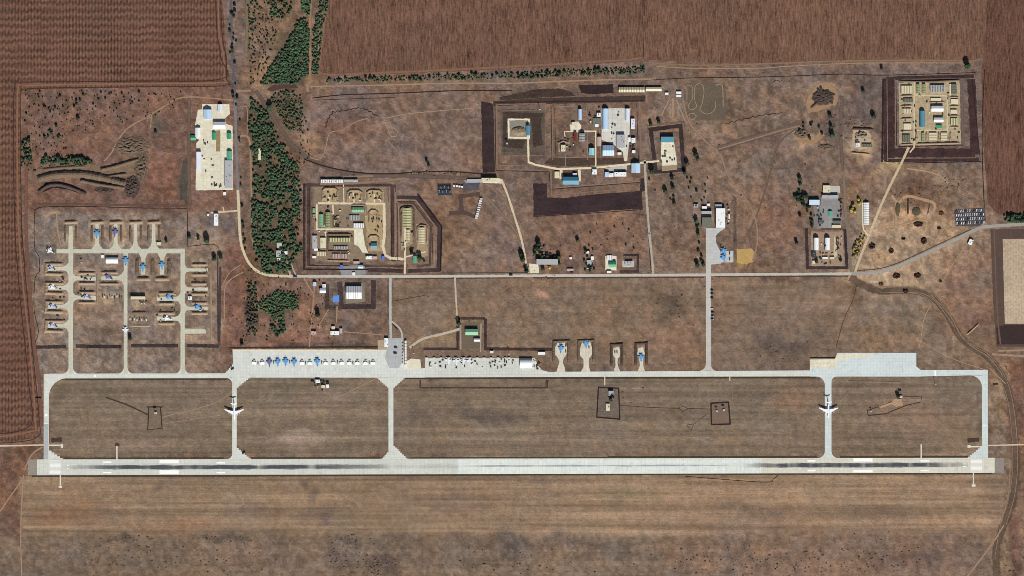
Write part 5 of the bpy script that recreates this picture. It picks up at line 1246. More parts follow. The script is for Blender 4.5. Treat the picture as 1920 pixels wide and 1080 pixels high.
# clutter inside the fenced stores and yards
rc = random.Random(5)
CL = [plain((66, 62, 58), .3), plain((188, 178, 150), .3), plain((120, 112, 100), .3), plain((228, 226, 216), .2), plain((88, 104, 84), .3)]
def clutter(n, x0, y0, x1, y1, label, group, dark=.6):
    nm = "cart" if " cart " in label else "box" if " box " in label else "crate"
    for i in range(n):
        m = CL[0] if rc.random() < dark * .6 else rc.choice(CL)
        container(rc.uniform(x0, x1), rc.uniform(y0, y1), rc.uniform(3, 6), rc.uniform(2.2, 3), rc.uniform(2, 3.2), m, label, rc.choice((0, 90, 0, 90, 20)), group, nm, nm)
clutter(16, 1690, 160, 1800, 265, "small crate lying loose between the bays of the square north-east store", "loose crates in the north-east store")
clutter(14, 604, 360, 634, 376, "small crate in the left arched berm of the central store", "crates in the left arched berm", .4)
clutter(12, 655, 362, 676, 376, "small crate in the middle arched berm of the central store", "crates in the middle arched berm", .4)
clutter(10, 692, 362, 714, 376, "small crate in the right arched berm of the central store", "crates in the right arched berm", .3)
clutter(10, 627, 404, 636, 424, "small crate in the bay right of the tall pale green stack", "crates beside the pale green stack", .4)
clutter(12, 692, 406, 716, 470, "small crate along the sandy right side of the central store", "crates on the sandy side of the central store")
clutter(14, 1567, 445, 1578, 482, "small crate in the line right of the arched hangars", "crates beside the arched hangars", .9)
clutter(12, 1570, 374, 1578, 412, "small dark crate along the right edge of the grey eastern yard", "crates along the eastern yard", 1.2)
clutter(10, 378, 262, 400, 340, "small crate scattered on the left half of the western paved yard", "crates in the western yard", .8)
clutter(8, 396, 344, 415, 350, "dark crate in the row at the foot of the western paved yard", "crate row in the western yard", 1.6)
clutter(10, 1147, 206, 1176, 275, "small crate scattered over the big paved yard of the technical compound", "crates in the technical compound", .9)
clutter(10, 1181, 256, 1192, 286, "small crate among the white huts right of the big paved yard", "crates among the white huts", 1.0)
clutter(9, 1104, 200, 1126, 236, "small crate around the dull platform left of the longest blue hall", "crates around the dull platform", 1.0)
clutter(8, 1240, 272, 1266, 306, "small dark crate on the cream fuel yard", "crates on the fuel yard", 1.2)
clutter(8, 588, 712, 620, 734, "small crate in the equipment cluster below the jet apron", "crates in the equipment cluster", .9)
clutter(8, 772, 482, 800, 494, "small crate by the teal guardhouse of the slanted store", "crates by the teal guardhouse", .9)
clutter(10, 1360, 384, 1368, 426, "small crate right of the big brilliant white hangar", "crates beside the big white hangar", .9)
clutter(8, 1602, 250, 1634, 276, "small crate in the small sandy yard of the north east", "crates in the sandy yard", .9)
clutter(8, 1096, 470, 1114, 510, "small crate in the small walled garden by the main road", "crates in the walled garden", .9)
clutter(30, 1688, 158, 1802, 266, "storage box stacked on the sandy floor of the square north-east store", "boxes on the floor of the north-east store", .5)
clutter(26, 592, 384, 660, 480, "storage box standing between the stacks of the central store", "boxes between the stacks", .5)
clutter(12, 750, 392, 776, 470, "storage box along the yellow stack of the slanted store", "boxes along the yellow stack", .5)
clutter(44, 805, 674, 965, 690, "pale or dark equipment cart standing on the second apron", "equipment carts on the second apron", .5)
clutter(10, 998, 676, 1012, 692, "equipment cart right of the large arched hangar", "carts beside the arched hangar", .4)
clutter(14, 1050, 240, 1100, 285, "storage box on the grass left of the cream service road in the technical compound", "boxes in the left technical compound", .6)
clutter(12, 1010, 476, 1048, 486, "storage box behind the long grey barrack", "boxes behind the barrack", 1.0)
clutter(12, 1526, 388, 1545, 424, "storage box on the left side of the grey eastern yard", "boxes on the left of the eastern yard", .9)
clutter(16, 1523, 438, 1562, 496, "storage box around the two arched hangars", "boxes around the arched hangars", .7)
clutter(16, 90, 480, 122, 622, "small crate lying on the westernmost dispersal stands", "crates on the western stands", .6)
clutter(12, 140, 514, 182, 562, "small crate lying on the inner stands of the dispersal", "crates on the inner stands", .6)
clutter(12, 294, 552, 334, 604, "small crate lying on the stands left of the eastern dispersal taxiway", "crates on the middle stands", .6)
clutter(10, 352, 500, 392, 584, "small crate lying on the stands right of the eastern dispersal taxiway", "crates on the eastern stands", .6)
# garden strip
sheet("garden_strip", [[(405, 245), (413, 244), (413, 284), (405, 284)]], soil((150, 132, 96), .5), 5, .2)

# ------------------------------------------------------------------ vehicles
def truck_mesh(name, body, cab, l=7.5, w=2.6, h=3.0):
    bm = bmesh.new()
    box(bm, -l / 2, -w / 2, .9, l / 2 - 2.3, w / 2, h, 0)
    prism(bm, [(l / 2 - 2.1, -w / 2 + .1), (l / 2 - .5, -w / 2 + .1), (l / 2, -w / 2 + .35), (l / 2, w / 2 - .35), (l / 2 - .5, w / 2 - .1), (l / 2 - 2.1, w / 2 - .1)], .8, h - .4, 1)
    box(bm, l / 2 - .7, -w / 2 + .25, h - 1.2, l / 2 - .35, w / 2 - .25, h - .35, 2)
    box(bm, -l / 2 + .1, -.5, .5, l / 2 - .3, .5, .95, 2)
    for x in (-l / 2 + 1.1, -l / 2 + 2.4, l / 2 - 1.1):
        for s in (-1, 1):
            n = 8
            pts = [(x + .5 * math.cos(2 * math.pi * i / n), .5 + .5 * math.sin(2 * math.pi * i / n)) for i in range(n)]
            a = [bm.verts.new((p[0], s * (w / 2 - .35), p[1])) for p in pts]; b = [bm.verts.new((p[0], s * w / 2, p[1])) for p in pts]
            for f in [a, b] + [(a[i], a[(i + 1) % n], b[(i + 1) % n], b[i]) for i in range(n)]:
                bm.faces.new(f).material_index = 2
    bmesh.ops.recalc_face_normals(bm, faces=bm.faces[:])
    return to_mesh(bm, name, plain(body, .15), plain(cab, .15), plain((30, 30, 32), .1))
def car_mesh(name, body):
    bm = bmesh.new()
    prism(bm, [(-2.3, -.8), (-2.1, -.92), (2.0, -.92), (2.35, -.7), (2.35, .7), (2.0, .92), (-2.1, .92), (-2.3, .8)], .35, .95, 0)
    v = [bm.verts.new(p) for p in ((-2, -.8, .95), (1.0, -.8, .95), (1.0, .8, .95), (-2, .8, .95), (-1.5, -.65, 1.5), (.3, -.65, 1.5), (.3, .65, 1.5), (-1.5, .65, 1.5))]
    for q, m in (((4, 5, 6, 7), 0), ((0, 1, 5, 4), 1), ((1, 2, 6, 5), 1), ((2, 3, 7, 6), 1), ((3, 0, 4, 7), 1)): bm.faces.new([v[i] for i in q]).material_index = m
    for x in (-1.4, 1.4): box(bm, x - .33, -.95, 0, x + .33, .95, .6, 2)
    bmesh.ops.recalc_face_normals(bm, faces=bm.faces[:])
    return to_mesh(bm, name, plain(body, .1, .5, .35, .5), GLASS, plain((30, 30, 32), .1))
TR = {k: truck_mesh("truck", b, c) for k, (b, c) in {'d': ((58, 62, 58), (66, 70, 62)), 'w': ((226, 226, 222), (170, 176, 180)), 'b': ((84, 120, 170), (210, 210, 210)), 'g': ((120, 124, 112), (96, 100, 88))}.items()}
CARS = [car_mesh("car", c) for c in ((238, 238, 238), (176, 182, 190), (60, 62, 68), (120, 130, 150))]
def veh(me, x, y, rot, label, cat, group=None, name=None, s=1.0):
    o = link(name or me.name.split('.')[0], me, None, W(x, y, .28)); o.rotation_euler = (0, 0, R(rot)); o.scale = (s, s, s)
    return tag(o, label, cat, group)
for r_ in range(4):
    for c_ in range(13):
        x = 1793 + c_ * 4.2 + r_ * .4; y = 396 + r_ * 7.6 - c_ * .15
        if rc.random() < .1: continue
        k = 0 if rc.random() < .62 else rc.choice((1, 2, 3))
        veh(CARS[k], x, y, 80 + rc.uniform(-6, 6), "%s parked in the %s row from the top of the eastern car park" % (("white car", "silver car", "black car", "blue grey car")[k], ORD[r_]), "car", "cars in the %s row of the car park" % ORD[r_], "parked_car", 1.5)
for i, (x, y, k, l) in enumerate(((1335, 544.5, 'd', "first dark truck from the top beside the link road"), (1335, 551, 'd', "second dark truck from the top beside the link road"), (1335, 559, 'd', "third dark truck from the top beside the link road"),
        (1335.5, 579, 'w', "pale truck at the top of the lower group beside the link road"), (1336, 586, 'd', "dark truck in the middle of the lower group beside the link road"), (1336, 593, 'b', "blue truck beside the link road"), (1335.5, 599, 'b', "pale blue truck lowest beside the link road"))):
    veh(TR[k], x, y, 0, l, "truck", "trucks beside the link road", None, 1.0)
for i, (x, y, l) in enumerate(((742, 652, "upper black truck on the asphalt of the apron road"), (741, 662.5, "lower black truck on the asphalt of the apron road"), (436, 692, "black vehicle at the western corner of the jet apron"), (457, 849.5, "lone black vehicle on the lower fillet of the western taxiway"), (958, 516, "lone dark truck on the main road"), (553, 519, "dark truck at the road junction by the wood"), (1072, 511, "dark truck on the verge of the main road right of the barrack"))):
    veh(TR['d'], x, y, 30 if i in (2, 3) else 0, l, "truck", None, None, 1.15)
for i, x in enumerate((484, 513, 543.5, 573, 603.5, 633, 662, 692.5)):
    veh(TR['g'], x, 681 - (i % 3), 90, "%s dark service truck from the left between the jets on the apron" % ORD[i], "truck", "service trucks between the jets", None, .95)
for i in range(9):
    veh(TR[('d', 'w', 'd', 'g', 'w', 'd', 'w', 'd', 'g')[i]], 192 + i * 4.6, 555 + (i % 3) * 1.6, 90 + (i % 2) * 8, "%s truck from the left in the packed row left of the middle dispersal taxiway" % ORD[i], "truck", "packed trucks left of the middle taxiway", None, .95)
for i in range(8):
    veh(TR[('w', 'd', 'w', 'w', 'd', 'w', 'd', 'w')[i]], 244 + i * 4.4, 598 + (i % 2) * 1.5, 90 + (i % 3) * 6, "%s truck from the left in the row right of the middle dispersal taxiway" % ORD[i], "truck", "trucks right of the middle taxiway", None, .95)
for i in range(5):
    veh(TR['dwdwd'[i]], 263 + i * 2.8, 565 + (i % 2) * 4, 40 * i, "%s truck of the loose cluster below the long wall-like building" % ORD[i], "truck", "loose trucks below the long wall", None, .8)
for i in range(14):
    veh(TR['dgdb'[i % 4]], 823.5 + (i % 7) * 3.4, 351 + (i // 7) * 8, 90, "dark truck parked tightly in the %s row of the dark vehicle yard" % ("upper", "lower")[i // 7], "truck", "trucks in the %s row of the dark yard" % ("upper", "lower")[i // 7], None, 1.0)
for i, (x, y, l) in enumerate(((1061, 648, "upper dark truck on the first keyhole hardstand"), (1061, 659, "lower dark truck on the first keyhole hardstand"), (1104.5, 651, "dark truck on the second keyhole hardstand"), (1153, 660, "left dark truck on the third keyhole hardstand"), (1157, 660, "right dark truck on the third keyhole hardstand"), (1368, 475, "upper dark truck on the east pad of the small apron"), (1368, 486, "lower dark truck on the east pad of the small apron"), (1351, 462, "black truck above the two blue jets on the small apron"), (386, 506, "white truck on the first right-hand dispersal stand"), (386, 541, "white truck on the second right-hand dispersal stand"), (158, 523, "pale truck on the upper inner stand"), (172, 523, "white truck on the upper inner stand"), (312, 451, "black and white truck right of the top dispersal row"), (1240, 303, "dark truck at the gate of the fuel yard"))):
    veh(TR['w' if 'white' in l and 'black' not in l else 'g' if 'pale' in l else 'd'], x, y, 90, l, "truck", None, None, .9)
for i, (x, y, r_, l) in enumerate(((586, 715, 0, "leftmost black truck of the equipment cluster below the jet apron"), (597, 721, 20, "black truck between the white cabins of the equipment cluster"), (607, 717, 80, "upright black truck in the equipment cluster below the jet apron"), (614, 717, 0, "rightmost black truck of the equipment cluster below the jet apron"))):
    veh(TR['d'], x, y, r_, l, "truck", None, None, 1.1)
# blast deflectors behind the second apron
for i, x in enumerate((800, 814, 827, 840, 854.6, 867.6, 880.5, 895, 908, 921, 934, 947, 954)):
    root = empty("blast_deflector", "%s blast deflector from the left along the top of the second apron" % ORD[i], "blast deflector", W(x, 671, 0), 0, "blast deflectors of the second apron")
    bm = bmesh.new()
    v = [bm.verts.new(p) for p in ((-3, -1.2, 0.3), (3, -1.2, 0.3), (3, .9, 3.8), (-3, .9, 3.8), (3, 1.2, 3.6), (-3, 1.2, 3.6), (3, -.9, .2), (-3, -.9, .2))]
    for q in ((0, 1, 2, 3), (3, 2, 4, 5), (5, 4, 6, 7), (0, 7, 6, 1), (0, 3, 5, 7), (1, 6, 4, 2)): bm.faces.new([v[k] for k in q])
    bmesh.ops.recalc_face_normals(bm, faces=bm.faces[:])
    link("shield", to_mesh(bm, "shield", plain((196, 190, 176), .2)), root)
    for s in (-1, 1):
        bm = bmesh.new(); prism(bm, [(s * 2.4 - .12, 1.2), (s * 2.4 + .12, 1.2), (s * 2.4 + .12, 3.2), (s * 2.4 - .12, 3.2)], 0.2, 1.6)
        link("brace", to_mesh(bm, "brace", plain((120, 116, 110), .2)), root)
# long low blast wall on the eastern apron
bm = bmesh.new(); a_, b_ = W(1519, 673), W(1566, 672.4)
box(bm, 0, 0, 0, (b_ - a_).x, .8, 3.2)
for i in range(12): box(bm, 2 + i * 5.3, -1.6, 0, 2.6 + i * 5.3, .01, 2.6)
o = link("blast_wall", to_mesh(bm, "blast_wall", plain((214, 206, 184), .2)), None, a_); tag(o, "low buttressed blast wall along the stepped left end of the eastern apron", "wall")

# ------------------------------------------------------------------ aircraft (nose towards -Y)
def loft(bm, secs, n=10, mi=0):
    rings = []
    for (y, rx, rz, zc) in secs:
        rings.append([bm.verts.new((rx * math.cos(2 * math.pi * i / n), y, zc + rz * math.sin(2 * math.pi * i / n))) for i in range(n)])
    fs = [bm.faces.new(rings[0]), bm.faces.new(rings[-1])]
    for a, b in zip(rings, rings[1:]):
        for i in range(n): fs.append(bm.faces.new((a[i], a[(i + 1) % n], b[(i + 1) % n], b[i])))
    for f in fs: f.material_index = mi
    bmesh.ops.recalc_face_normals(bm, faces=fs)
def mirror(pts, s): return [(p[0] * s, p[1]) for p in (pts if s > 0 else pts[::-1])]
def vfin(bm, x, prof, t=.14):
    a = [bm.verts.new((x - t, p[0], p[1])) for p in prof]; b = [bm.verts.new((x + t, p[0], p[1])) for p in prof]
    n = len(prof)
    bm.faces.new(a); bm.faces.new(b)
    for i in range(n): bm.faces.new((a[i], a[(i + 1) % n], b[(i + 1) % n], b[i]))
    bmesh.ops.recalc_face_normals(bm, faces=bm.faces[:])
def copy_tree(o, parent=None):
    c = o.copy(); COL.objects.link(c)
    if parent: c.parent = parent
    for ch in list(o.children): copy_tree(ch, c)
    return c
def fighter(scheme):
    body, wing, fin = scheme
    root = empty("fighter_jet", "jet", "fighter jet", (0, 0, 0))
    mb, mw, mf = plain(body, .15, .6, .45, .3), plain(wing, .15, .6, .45, .3), plain(fin, .15, .6, .45, .3)
    bm = bmesh.new()
    loft(bm, [(-11.2, .06, .06, 2.1), (-9.8, .5, .45, 2.15), (-8, 1.0, .8, 2.3), (-5.5, 1.25, 1.1, 2.4), (-2, 1.7, 1.15, 2.3), (3, 2.2, .95, 2.1), (7.5, 1.9, .8, 2.1), (10.2, .35, .35, 2.1)])
    link("fuselage", to_mesh(bm, "fuselage", mb), root)
    for s in (-1, 1):
        bm = bmesh.new(); prism(bm, mirror([(1.3, -3.6), (2.6, -1.6), (7.4, 3.4), (7.4, 5.0), (2.0, 5.6), (1.3, 5.4)], s), 2.0, 2.25)
        link("wing", to_mesh(bm, "wing", mw), root)
        bm = bmesh.new(); prism(bm, mirror([(1.7, 6.4), (4.9, 9.0), (4.9, 10.4), (1.7, 9.8)], s), 2.0, 2.2)
        link("tailplane", to_mesh(bm, "tailplane", mw), root)
        bm = bmesh.new(); prism(bm, mirror([(1.0, -6.2), (2.9, -4.6), (2.9, -3.8), (1.1, -4.0)], s), 2.3, 2.42)
        link("canard", to_mesh(bm, "canard", mw), root)
        bm = bmesh.new(); vfin(bm, s * 1.85, [(4.8, 2.4), (7.6, 5.9), (9.6, 5.9), (9.4, 2.4)])
        link("fin", to_mesh(bm, "fin", mf), root)
        bm = bmesh.new(); loft(bm, [(7.2, .68, .68, 1.9), (9.6, .62, .62, 1.9), (10.6, .5, .5, 1.9)]); bmesh.ops.translate(bm, verts=bm.verts[:], vec=(s * 1.25, 0, 0))
        link("engine_nozzle", to_mesh(bm, "engine_nozzle", plain((70, 70, 74), .2)), root)
        bm = bmesh.new(); prism(bm, mirror([(1.5, 1.2), (1.9, 1.2), (1.9, 1.9), (1.5, 1.9)], s), 0, 1.9)
        link("main_wheel", to_mesh(bm, "main_wheel", plain((40, 40, 40), .1)), root)
    bm = bmesh.new(); prism(bm, [(-.2, -6.6), (.2, -6.6), (.2, -5.9), (-.2, -5.9)], 0, 2)
    link("nose_wheel", to_mesh(bm, "nose_wheel", plain((40, 40, 40), .1)), root)
    bm = bmesh.new(); loft(bm, [(-8.6, .1, .05, 3.0), (-7.6, .6, .5, 3.05), (-6.4, .65, .6, 3.15), (-4.6, .3, .2, 3.2)])
    link("canopy", to_mesh(bm, "canopy", GLASS), root)
    return root
SCH = {'blue': ((110, 172, 222), (96, 162, 216), (46, 86, 146)), 'violet': ((120, 122, 170), (112, 116, 170), (70, 70, 120)), 'white': ((232, 236, 242), (238, 240, 244), (150, 160, 180)), 'grey': ((170, 184, 214), (196, 206, 228), (110, 120, 150))}
PROTO = {}
rjet = random.Random(3)
def jet(k, x, y, label, rot=0, group=None, s=1.12):
    if k not in PROTO: o = PROTO[k] = fighter(SCH[k])
    else: o = copy_tree(PROTO[k])
    o.location = W(x + rjet.uniform(-.5, .5), y + rjet.uniform(-.7, .7), .3); o.rotation_euler = (0, 0, R(rot + rjet.uniform(-5, 5))); o.scale = (s, s, s)
    return tag(o, label, "fighter jet", group)
GJ = "fighter jets parked in the western dispersal"
for k, x, y, rot, l in (('blue', 182, 440, 0, "blue jet on the second stand of the top dispersal row"), ('violet', 215.7, 437, 0, "dark bluish jet on the third stand of the top dispersal row"),
        ('white', 96, 470, 60, "white jet at the far left end of the dispersal crossing"), ('grey', 98, 502, 60, "pale bluish jet on the uppermost left stand"), ('white', 100, 538.5, 60, "white jet on the second left stand of the dispersal"),
        ('grey', 101, 574, 60, "greyish jet on the third left stand of the dispersal"), ('grey', 101, 610, 60, "pale bluish jet on the lowest left stand"), ('blue', 236, 490, 0, "blue jet standing on the middle dispersal taxiway"),
        ('violet', 205, 520, 50, "bluish grey jet left of the middle dispersal taxiway between two berms"), ('grey', 164, 557, 60, "greyish jet on the lower inner stand of the dispersal"), ('blue', 268, 502, 0, "blue jet on the left hanging stand"),
        ('blue', 303.5, 499, 0, "blue jet on the right hanging stand"), ('blue', 318.5, 557.5, 60, "blue jet on the upper stand left of the eastern dispersal taxiway"), ('white', 315, 596, 75, "white jet on the lower stand left of the eastern dispersal taxiway"),
        ('blue', 372.5, 576, 60, "blue jet on the third stand right of the eastern dispersal taxiway"), ('white', 235.5, 621, 0, "white jet rolling on the middle dispersal taxiway")):
    jet(k, x, y, l, rot, GJ)
for i, (k, x, l) in enumerate((('violet', 505, "darkest, purplish jet on the main apron, leftmost of the coloured ones"), ('blue', 520.5, "light blue jet right next to the purplish one on the main apron"), ('blue', 535.5, "light blue jet in the middle of three in a row on the main apron"),
        ('blue', 551, "light blue jet at the right of three in a row on the main apron"), ('blue', 594.7, "lone light blue jet among the white ones on the main apron"))):
    jet(k, x, 680, l, 0, "coloured jets on the main apron")
for i, x in enumerate((840, 854.5, 868, 881)):
    jet('white', x, 678.5, "white jet, %s from the left of four in front of the blast deflectors" % ORD[i], 0, "white jets on the second apron")
for k, x, y, l in (('blue', 1052, 654.5, "blue jet on the first keyhole hardstand from the left"), ('blue', 1098.5, 646.5, "blue jet at the head of the second keyhole hardstand"), ('blue', 1201.5, 671.5, "blue jet on the neck of the rightmost keyhole hardstand")):
    jet(k, x, y, l, 0, "jets on the keyhole hardstands")
jet('blue', 1358, 473, "upper of two blue jets on the small eastern apron", 20)
jet('blue', 1357.5, 485.5, "lower of two blue jets on the small eastern apron", 20)
def covered_jet():
    root = empty("covered_jet", "jet", "fighter jet", (0, 0, 0))
    mg = plain((186, 190, 192), .15, .6, .5, .3); mw = plain((246, 246, 244), .08, .6, .6, .3, .9)
    bm = bmesh.new()
    loft(bm, [(-9.4, .05, .05, 1.8), (-7.5, .5, .5, 1.9), (-5, .8, .8, 2.0), (0, 1.0, .8, 2.0), (4, .8, .6, 2.0), (7.2, .3, .3, 2.0)])
    link("fuselage", to_mesh(bm, "fuselage", mg), root)
    bm = bmesh.new()
    prism(bm, [(-5.2, -2.0), (-4.0, -3.8), (4.0, -3.8), (5.2, -2.0), (5.2, 1.6), (3.8, 3.4), (-3.8, 3.4), (-5.2, 1.6)], 2.2, 2.9)
    top_ = [v for v in bm.verts if v.co.z > 2.5]
    for v in top_: v.co.x *= .88; v.co.y *= .82; v.co.z = 3.1
    link("tarpaulin", to_mesh(bm, "tarpaulin", mw), root)
    for s in (-1, 1):
        bm = bmesh.new(); prism(bm, mirror([(.6, 4.6), (3.0, 6.2), (3.0, 7.2), (.6, 7.0)], s), 1.9, 2.1); link("tailplane", to_mesh(bm, "tailplane", mg), root)
        bm = bmesh.new(); vfin(bm, s * .9, [(4.4, 2.2), (5.6, 3.9), (6.8, 3.9), (6.6, 2.2)]); link("fin", to_mesh(bm, "fin", mg), root)
        bm = bmesh.new(); prism(bm, mirror([(1.0, 0), (1.4, 0), (1.4, .8), (1.0, .8)], s), 0, 2.1); link("main_wheel", to_mesh(bm, "main_wheel", plain((40, 40, 40), .1)), root)
    bm = bmesh.new(); prism(bm, [(-.2, -6.4), (.2, -6.4), (.2, -5.8), (-.2, -5.8)], 0, 1.8); link("nose_wheel", to_mesh(bm, "nose_wheel", plain((40, 40, 40), .1)), root)
    return root
cj = covered_jet()
for i, x in enumerate((476.2, 491.6, 566, 581, 610.8, 625.2, 641, 655, 670, 685.2, 699.4)):
    o = cj if i == 0 else copy_tree(cj)
    o.location = W(x + rjet.uniform(-.5, .5), 681 + rjet.uniform(-.8, .8), .3); o.rotation_euler = (0, 0, R(rjet.uniform(-7, 7))); o.scale = (1.1,) * 3
    tag(o, "%s from left of the white-covered grey jets on the main apron" % ORD[i], "fighter jet", "white-covered jets on the main apron")
def transport():
    root = empty("transport_aircraft", "plane", "cargo plane", (0, 0, 0))
    m = plain((240, 242, 246), .08, .3, .4, .3, .85); mg = plain((200, 206, 214), .12, .3, .45, .3)
    bm = bmesh.new()
    loft(bm, [(-22, .2, .2, 3.0), (-21, 1.2, 1.2, 3.2), (-18, 2.2, 2.2, 3.6), (-14, 2.5, 2.5, 3.8), (8, 2.5, 2.5, 3.8), (14, 1.9, 1.9, 4.4), (19, .9, .9, 5.2), (21, .3, .3, 5.4)], 14)
    fu = link("fuselage", to_mesh(bm, "fuselage", m), root)
    bm = bmesh.new(); box(bm, -1.5, -21.15, 3.7, 1.5, -19.9, 4.6); link("cockpit_window", to_mesh(bm, "cockpit_window", GLASS), fu)
    for s in (-1, 1):
        bm = bmesh.new(); prism(bm, mirror([(2.2, -9.5), (8.5, -6.0), (25.2, 3.6), (25.2, 6.0), (9.5, 1.6), (2.2, 1.0)], s), 6.0, 6.45)
        wg = link("wing", to_mesh(bm, "wing", m), root)
        for ex, ey in ((8.5, -6.6), (14.2, -3.2)):
            bm = bmesh.new(); loft(bm, [(ey - 4.2, .8, .8, 4.7), (ey - 3.6, 1.0, 1.0, 4.7), (ey, 1.0, 1.0, 4.7), (ey + 2.2, .5, .5, 4.8)]); bmesh.ops.translate(bm, verts=bm.verts[:], vec=(s * ex, 0, 0))
            en = link("engine", to_mesh(bm, "engine", mg), root)
            bm = bmesh.new(); prism(bm, [(s * ex - .2, ey - 2.4), (s * ex + .2, ey - 2.4), (s * ex + .2, ey + 2), (s * ex - .2, ey + 2)], 5.3, 6.1); link("pylon", to_mesh(bm, "pylon", mg), en)
        bm = bmesh.new(); prism(bm, mirror([(.2, 15.8), (8.6, 20.0), (8.6, 21.8), (.2, 20.6)], s), 14.0, 14.3)
        link("tailplane", to_mesh(bm, "tailplane", m), root)
        bm = bmesh.new(); loft(bm, [(-5, .2, .2, 1.8), (-3.4, .9, 1.0, 1.9), (2.4, .9, 1.0, 1.9), (4.4, .2, .2, 1.9)]); bmesh.ops.translate(bm, verts=bm.verts[:], vec=(s * 2.6, 0, 0))
        gp = link("gear_pod", to_mesh(bm, "gear_pod", mg), root)
        bm = bmesh.new(); box(bm, s * 2.2 - .5, -3, 0, s * 2.2 + .5, 2, 1.3); link("main_wheel", to_mesh(bm, "main_wheel", plain((40, 40, 40), .1)), gp)
    bm = bmesh.new(); vfin(bm, 0, [(11.5, 5.5), (16.4, 14.05), (20.6, 14.05), (20.6, 5.2)], .3); link("fin", to_mesh(bm, "fin", mg), root)
    bm = bmesh.new(); box(bm, -.6, -17.4, 0, .6, -16.2, 2.2); link("nose_wheel", to_mesh(bm, "nose_wheel", plain((40, 40, 40), .1)), root)
    return root
tp = transport()
tp.location = W(439.4, 771, .3); tag(tp, "four-engined white cargo plane on the western cross taxiway", "cargo plane", "cargo planes on the taxiways")
t2 = copy_tree(tp); t2.location = W(1553, 768, .3); tag(t2, "four-engined white cargo plane on the eastern cross taxiway", "cargo plane", "cargo planes on the taxiways")

# ------------------------------------------------------------------ radar and lamps
def radar(x, y, label, s=1.0):
    root = empty("radar_station", label, "radar", W(x, y, 0)); root.scale = (s, s, s)
    bm = bmesh.new(); box(bm, -3, -2.5, 0, 3, 2.5, 3.2); link("cabin", to_mesh(bm, "cabin", plain((206, 204, 196), .2)), root)
    bm = bmesh.new(); loft(bm, [(0, .35, .35, 0), (9, .25, .25, 0)]); bmesh.ops.rotate(bm, verts=bm.verts[:], cent=(0, 0, 0), matrix=Matrix.Rotation(R(90), 3, 'X')); bmesh.ops.translate(bm, verts=bm.verts[:], vec=(0, 0, 3)); link("mast", to_mesh(bm, "mast", plain((90, 90, 92), .2)), root)
    bm = bmesh.new()
    n = 9
    for k in range(n):
        a0, a1 = -.9 + 1.8 * k / n, -.9 + 1.8 * (k + 1) / n
        p = [(5 * math.sin(a0), -1.4 * math.cos(a0) + 1, 10), (5 * math.sin(a1), -1.4 * math.cos(a1) + 1, 10), (5 * math.sin(a1), -1.4 * math.cos(a1) + 1.4, 14), (5 * math.sin(a0), -1.4 * math.cos(a0) + 1.4, 14)]
        q = [(a, b + .25, c) for a, b, c in p]
        v = [bm.verts.new(t) for t in p + q]
        for f in ((0, 1, 2, 3), (7, 6, 5, 4), (0, 4, 5, 1), (3, 2, 6, 7), (1, 5, 6, 2), (0, 3, 7, 4)): bm.faces.new([v[i] for i in f])
    bmesh.ops.remove_doubles(bm, verts=bm.verts[:], dist=.001)
    bmesh.ops.recalc_face_normals(bm, faces=bm.faces[:])
    link("antenna", to_mesh(bm, "antenna", plain((100, 104, 108), .2)), root)
    return root
radar(292, 774, "radar cabin with mast in the western infield plot")
radar(1148, 748, "radar cabin among dark bushes in the left plot of the long infield", .8)
radar(1344, 771, "left radar cabin in the right plot of the long infield", .8)
radar(1357, 769, "right radar cabin in the right plot of the long infield", .9)
radar(1689, 744, "radar cabin with black shadow above the sandy infield patch", 1.2)
radar(1633, 771, "white radar cabin at the left tip of the sandy infield strip", .6)
radar(153, 492, "thin masted cabin on the grass between the dispersal taxiways", .7)
radar(950.5, 269, "spiky white mast set in the dark square left of the ring road", .8)
for i, (x, y, l) in enumerate(((776, 663, "white lamp mast at the left end of the second apron"), (955, 664, "lamp mast behind the middle of the second apron"), (1753, 720, "lone white lamp mast below the eastern taxiway"), (1889, 701, "lone post right of the eastern dirt road"), (666, 341, "lamp mast outside the top of the central store"), (1012, 206, "leaning lamp mast in the dark square of the ring road"))):
    root = empty("lamp_mast", l, "lamp mast", W(x, y, 0), 0, "lamp masts")
    bm = bmesh.new(); prism(bm, [(-.35, -.35), (.35, -.35), (.35, .35), (-.35, .35)], 0, 14); link("pole", to_mesh(bm, "pole", plain((190, 190, 190), .1)), root)
    bm = bmesh.new(); box(bm, -2, -.7, 14, 2, .7, 15.2); link("lamp_head", to_mesh(bm, "lamp_head", plain((230, 230, 230), .1)), root)
for x, y, l in ((72, 747, "dark sign board standing left of the westernmost taxiway"), (1867, 722, "dark sign board standing right of the easternmost taxiway")):
    root = empty("sign_board", l, "sign", W(x, y, 0))
    bm = bmesh.new(); box(bm, -7.5, -.3, 1, 7.5, .3, 3.6); link("board", to_mesh(bm, "board", plain((70, 60, 54), .2)), root)
    for s in (-1, 1):
        bm = bmesh.new(); box(bm, s * 6 - .25, -.25, -.2, s * 6 + .25, .25, 1); link("leg", to_mesh(bm, "leg", plain((90, 84, 78), .2)), root)

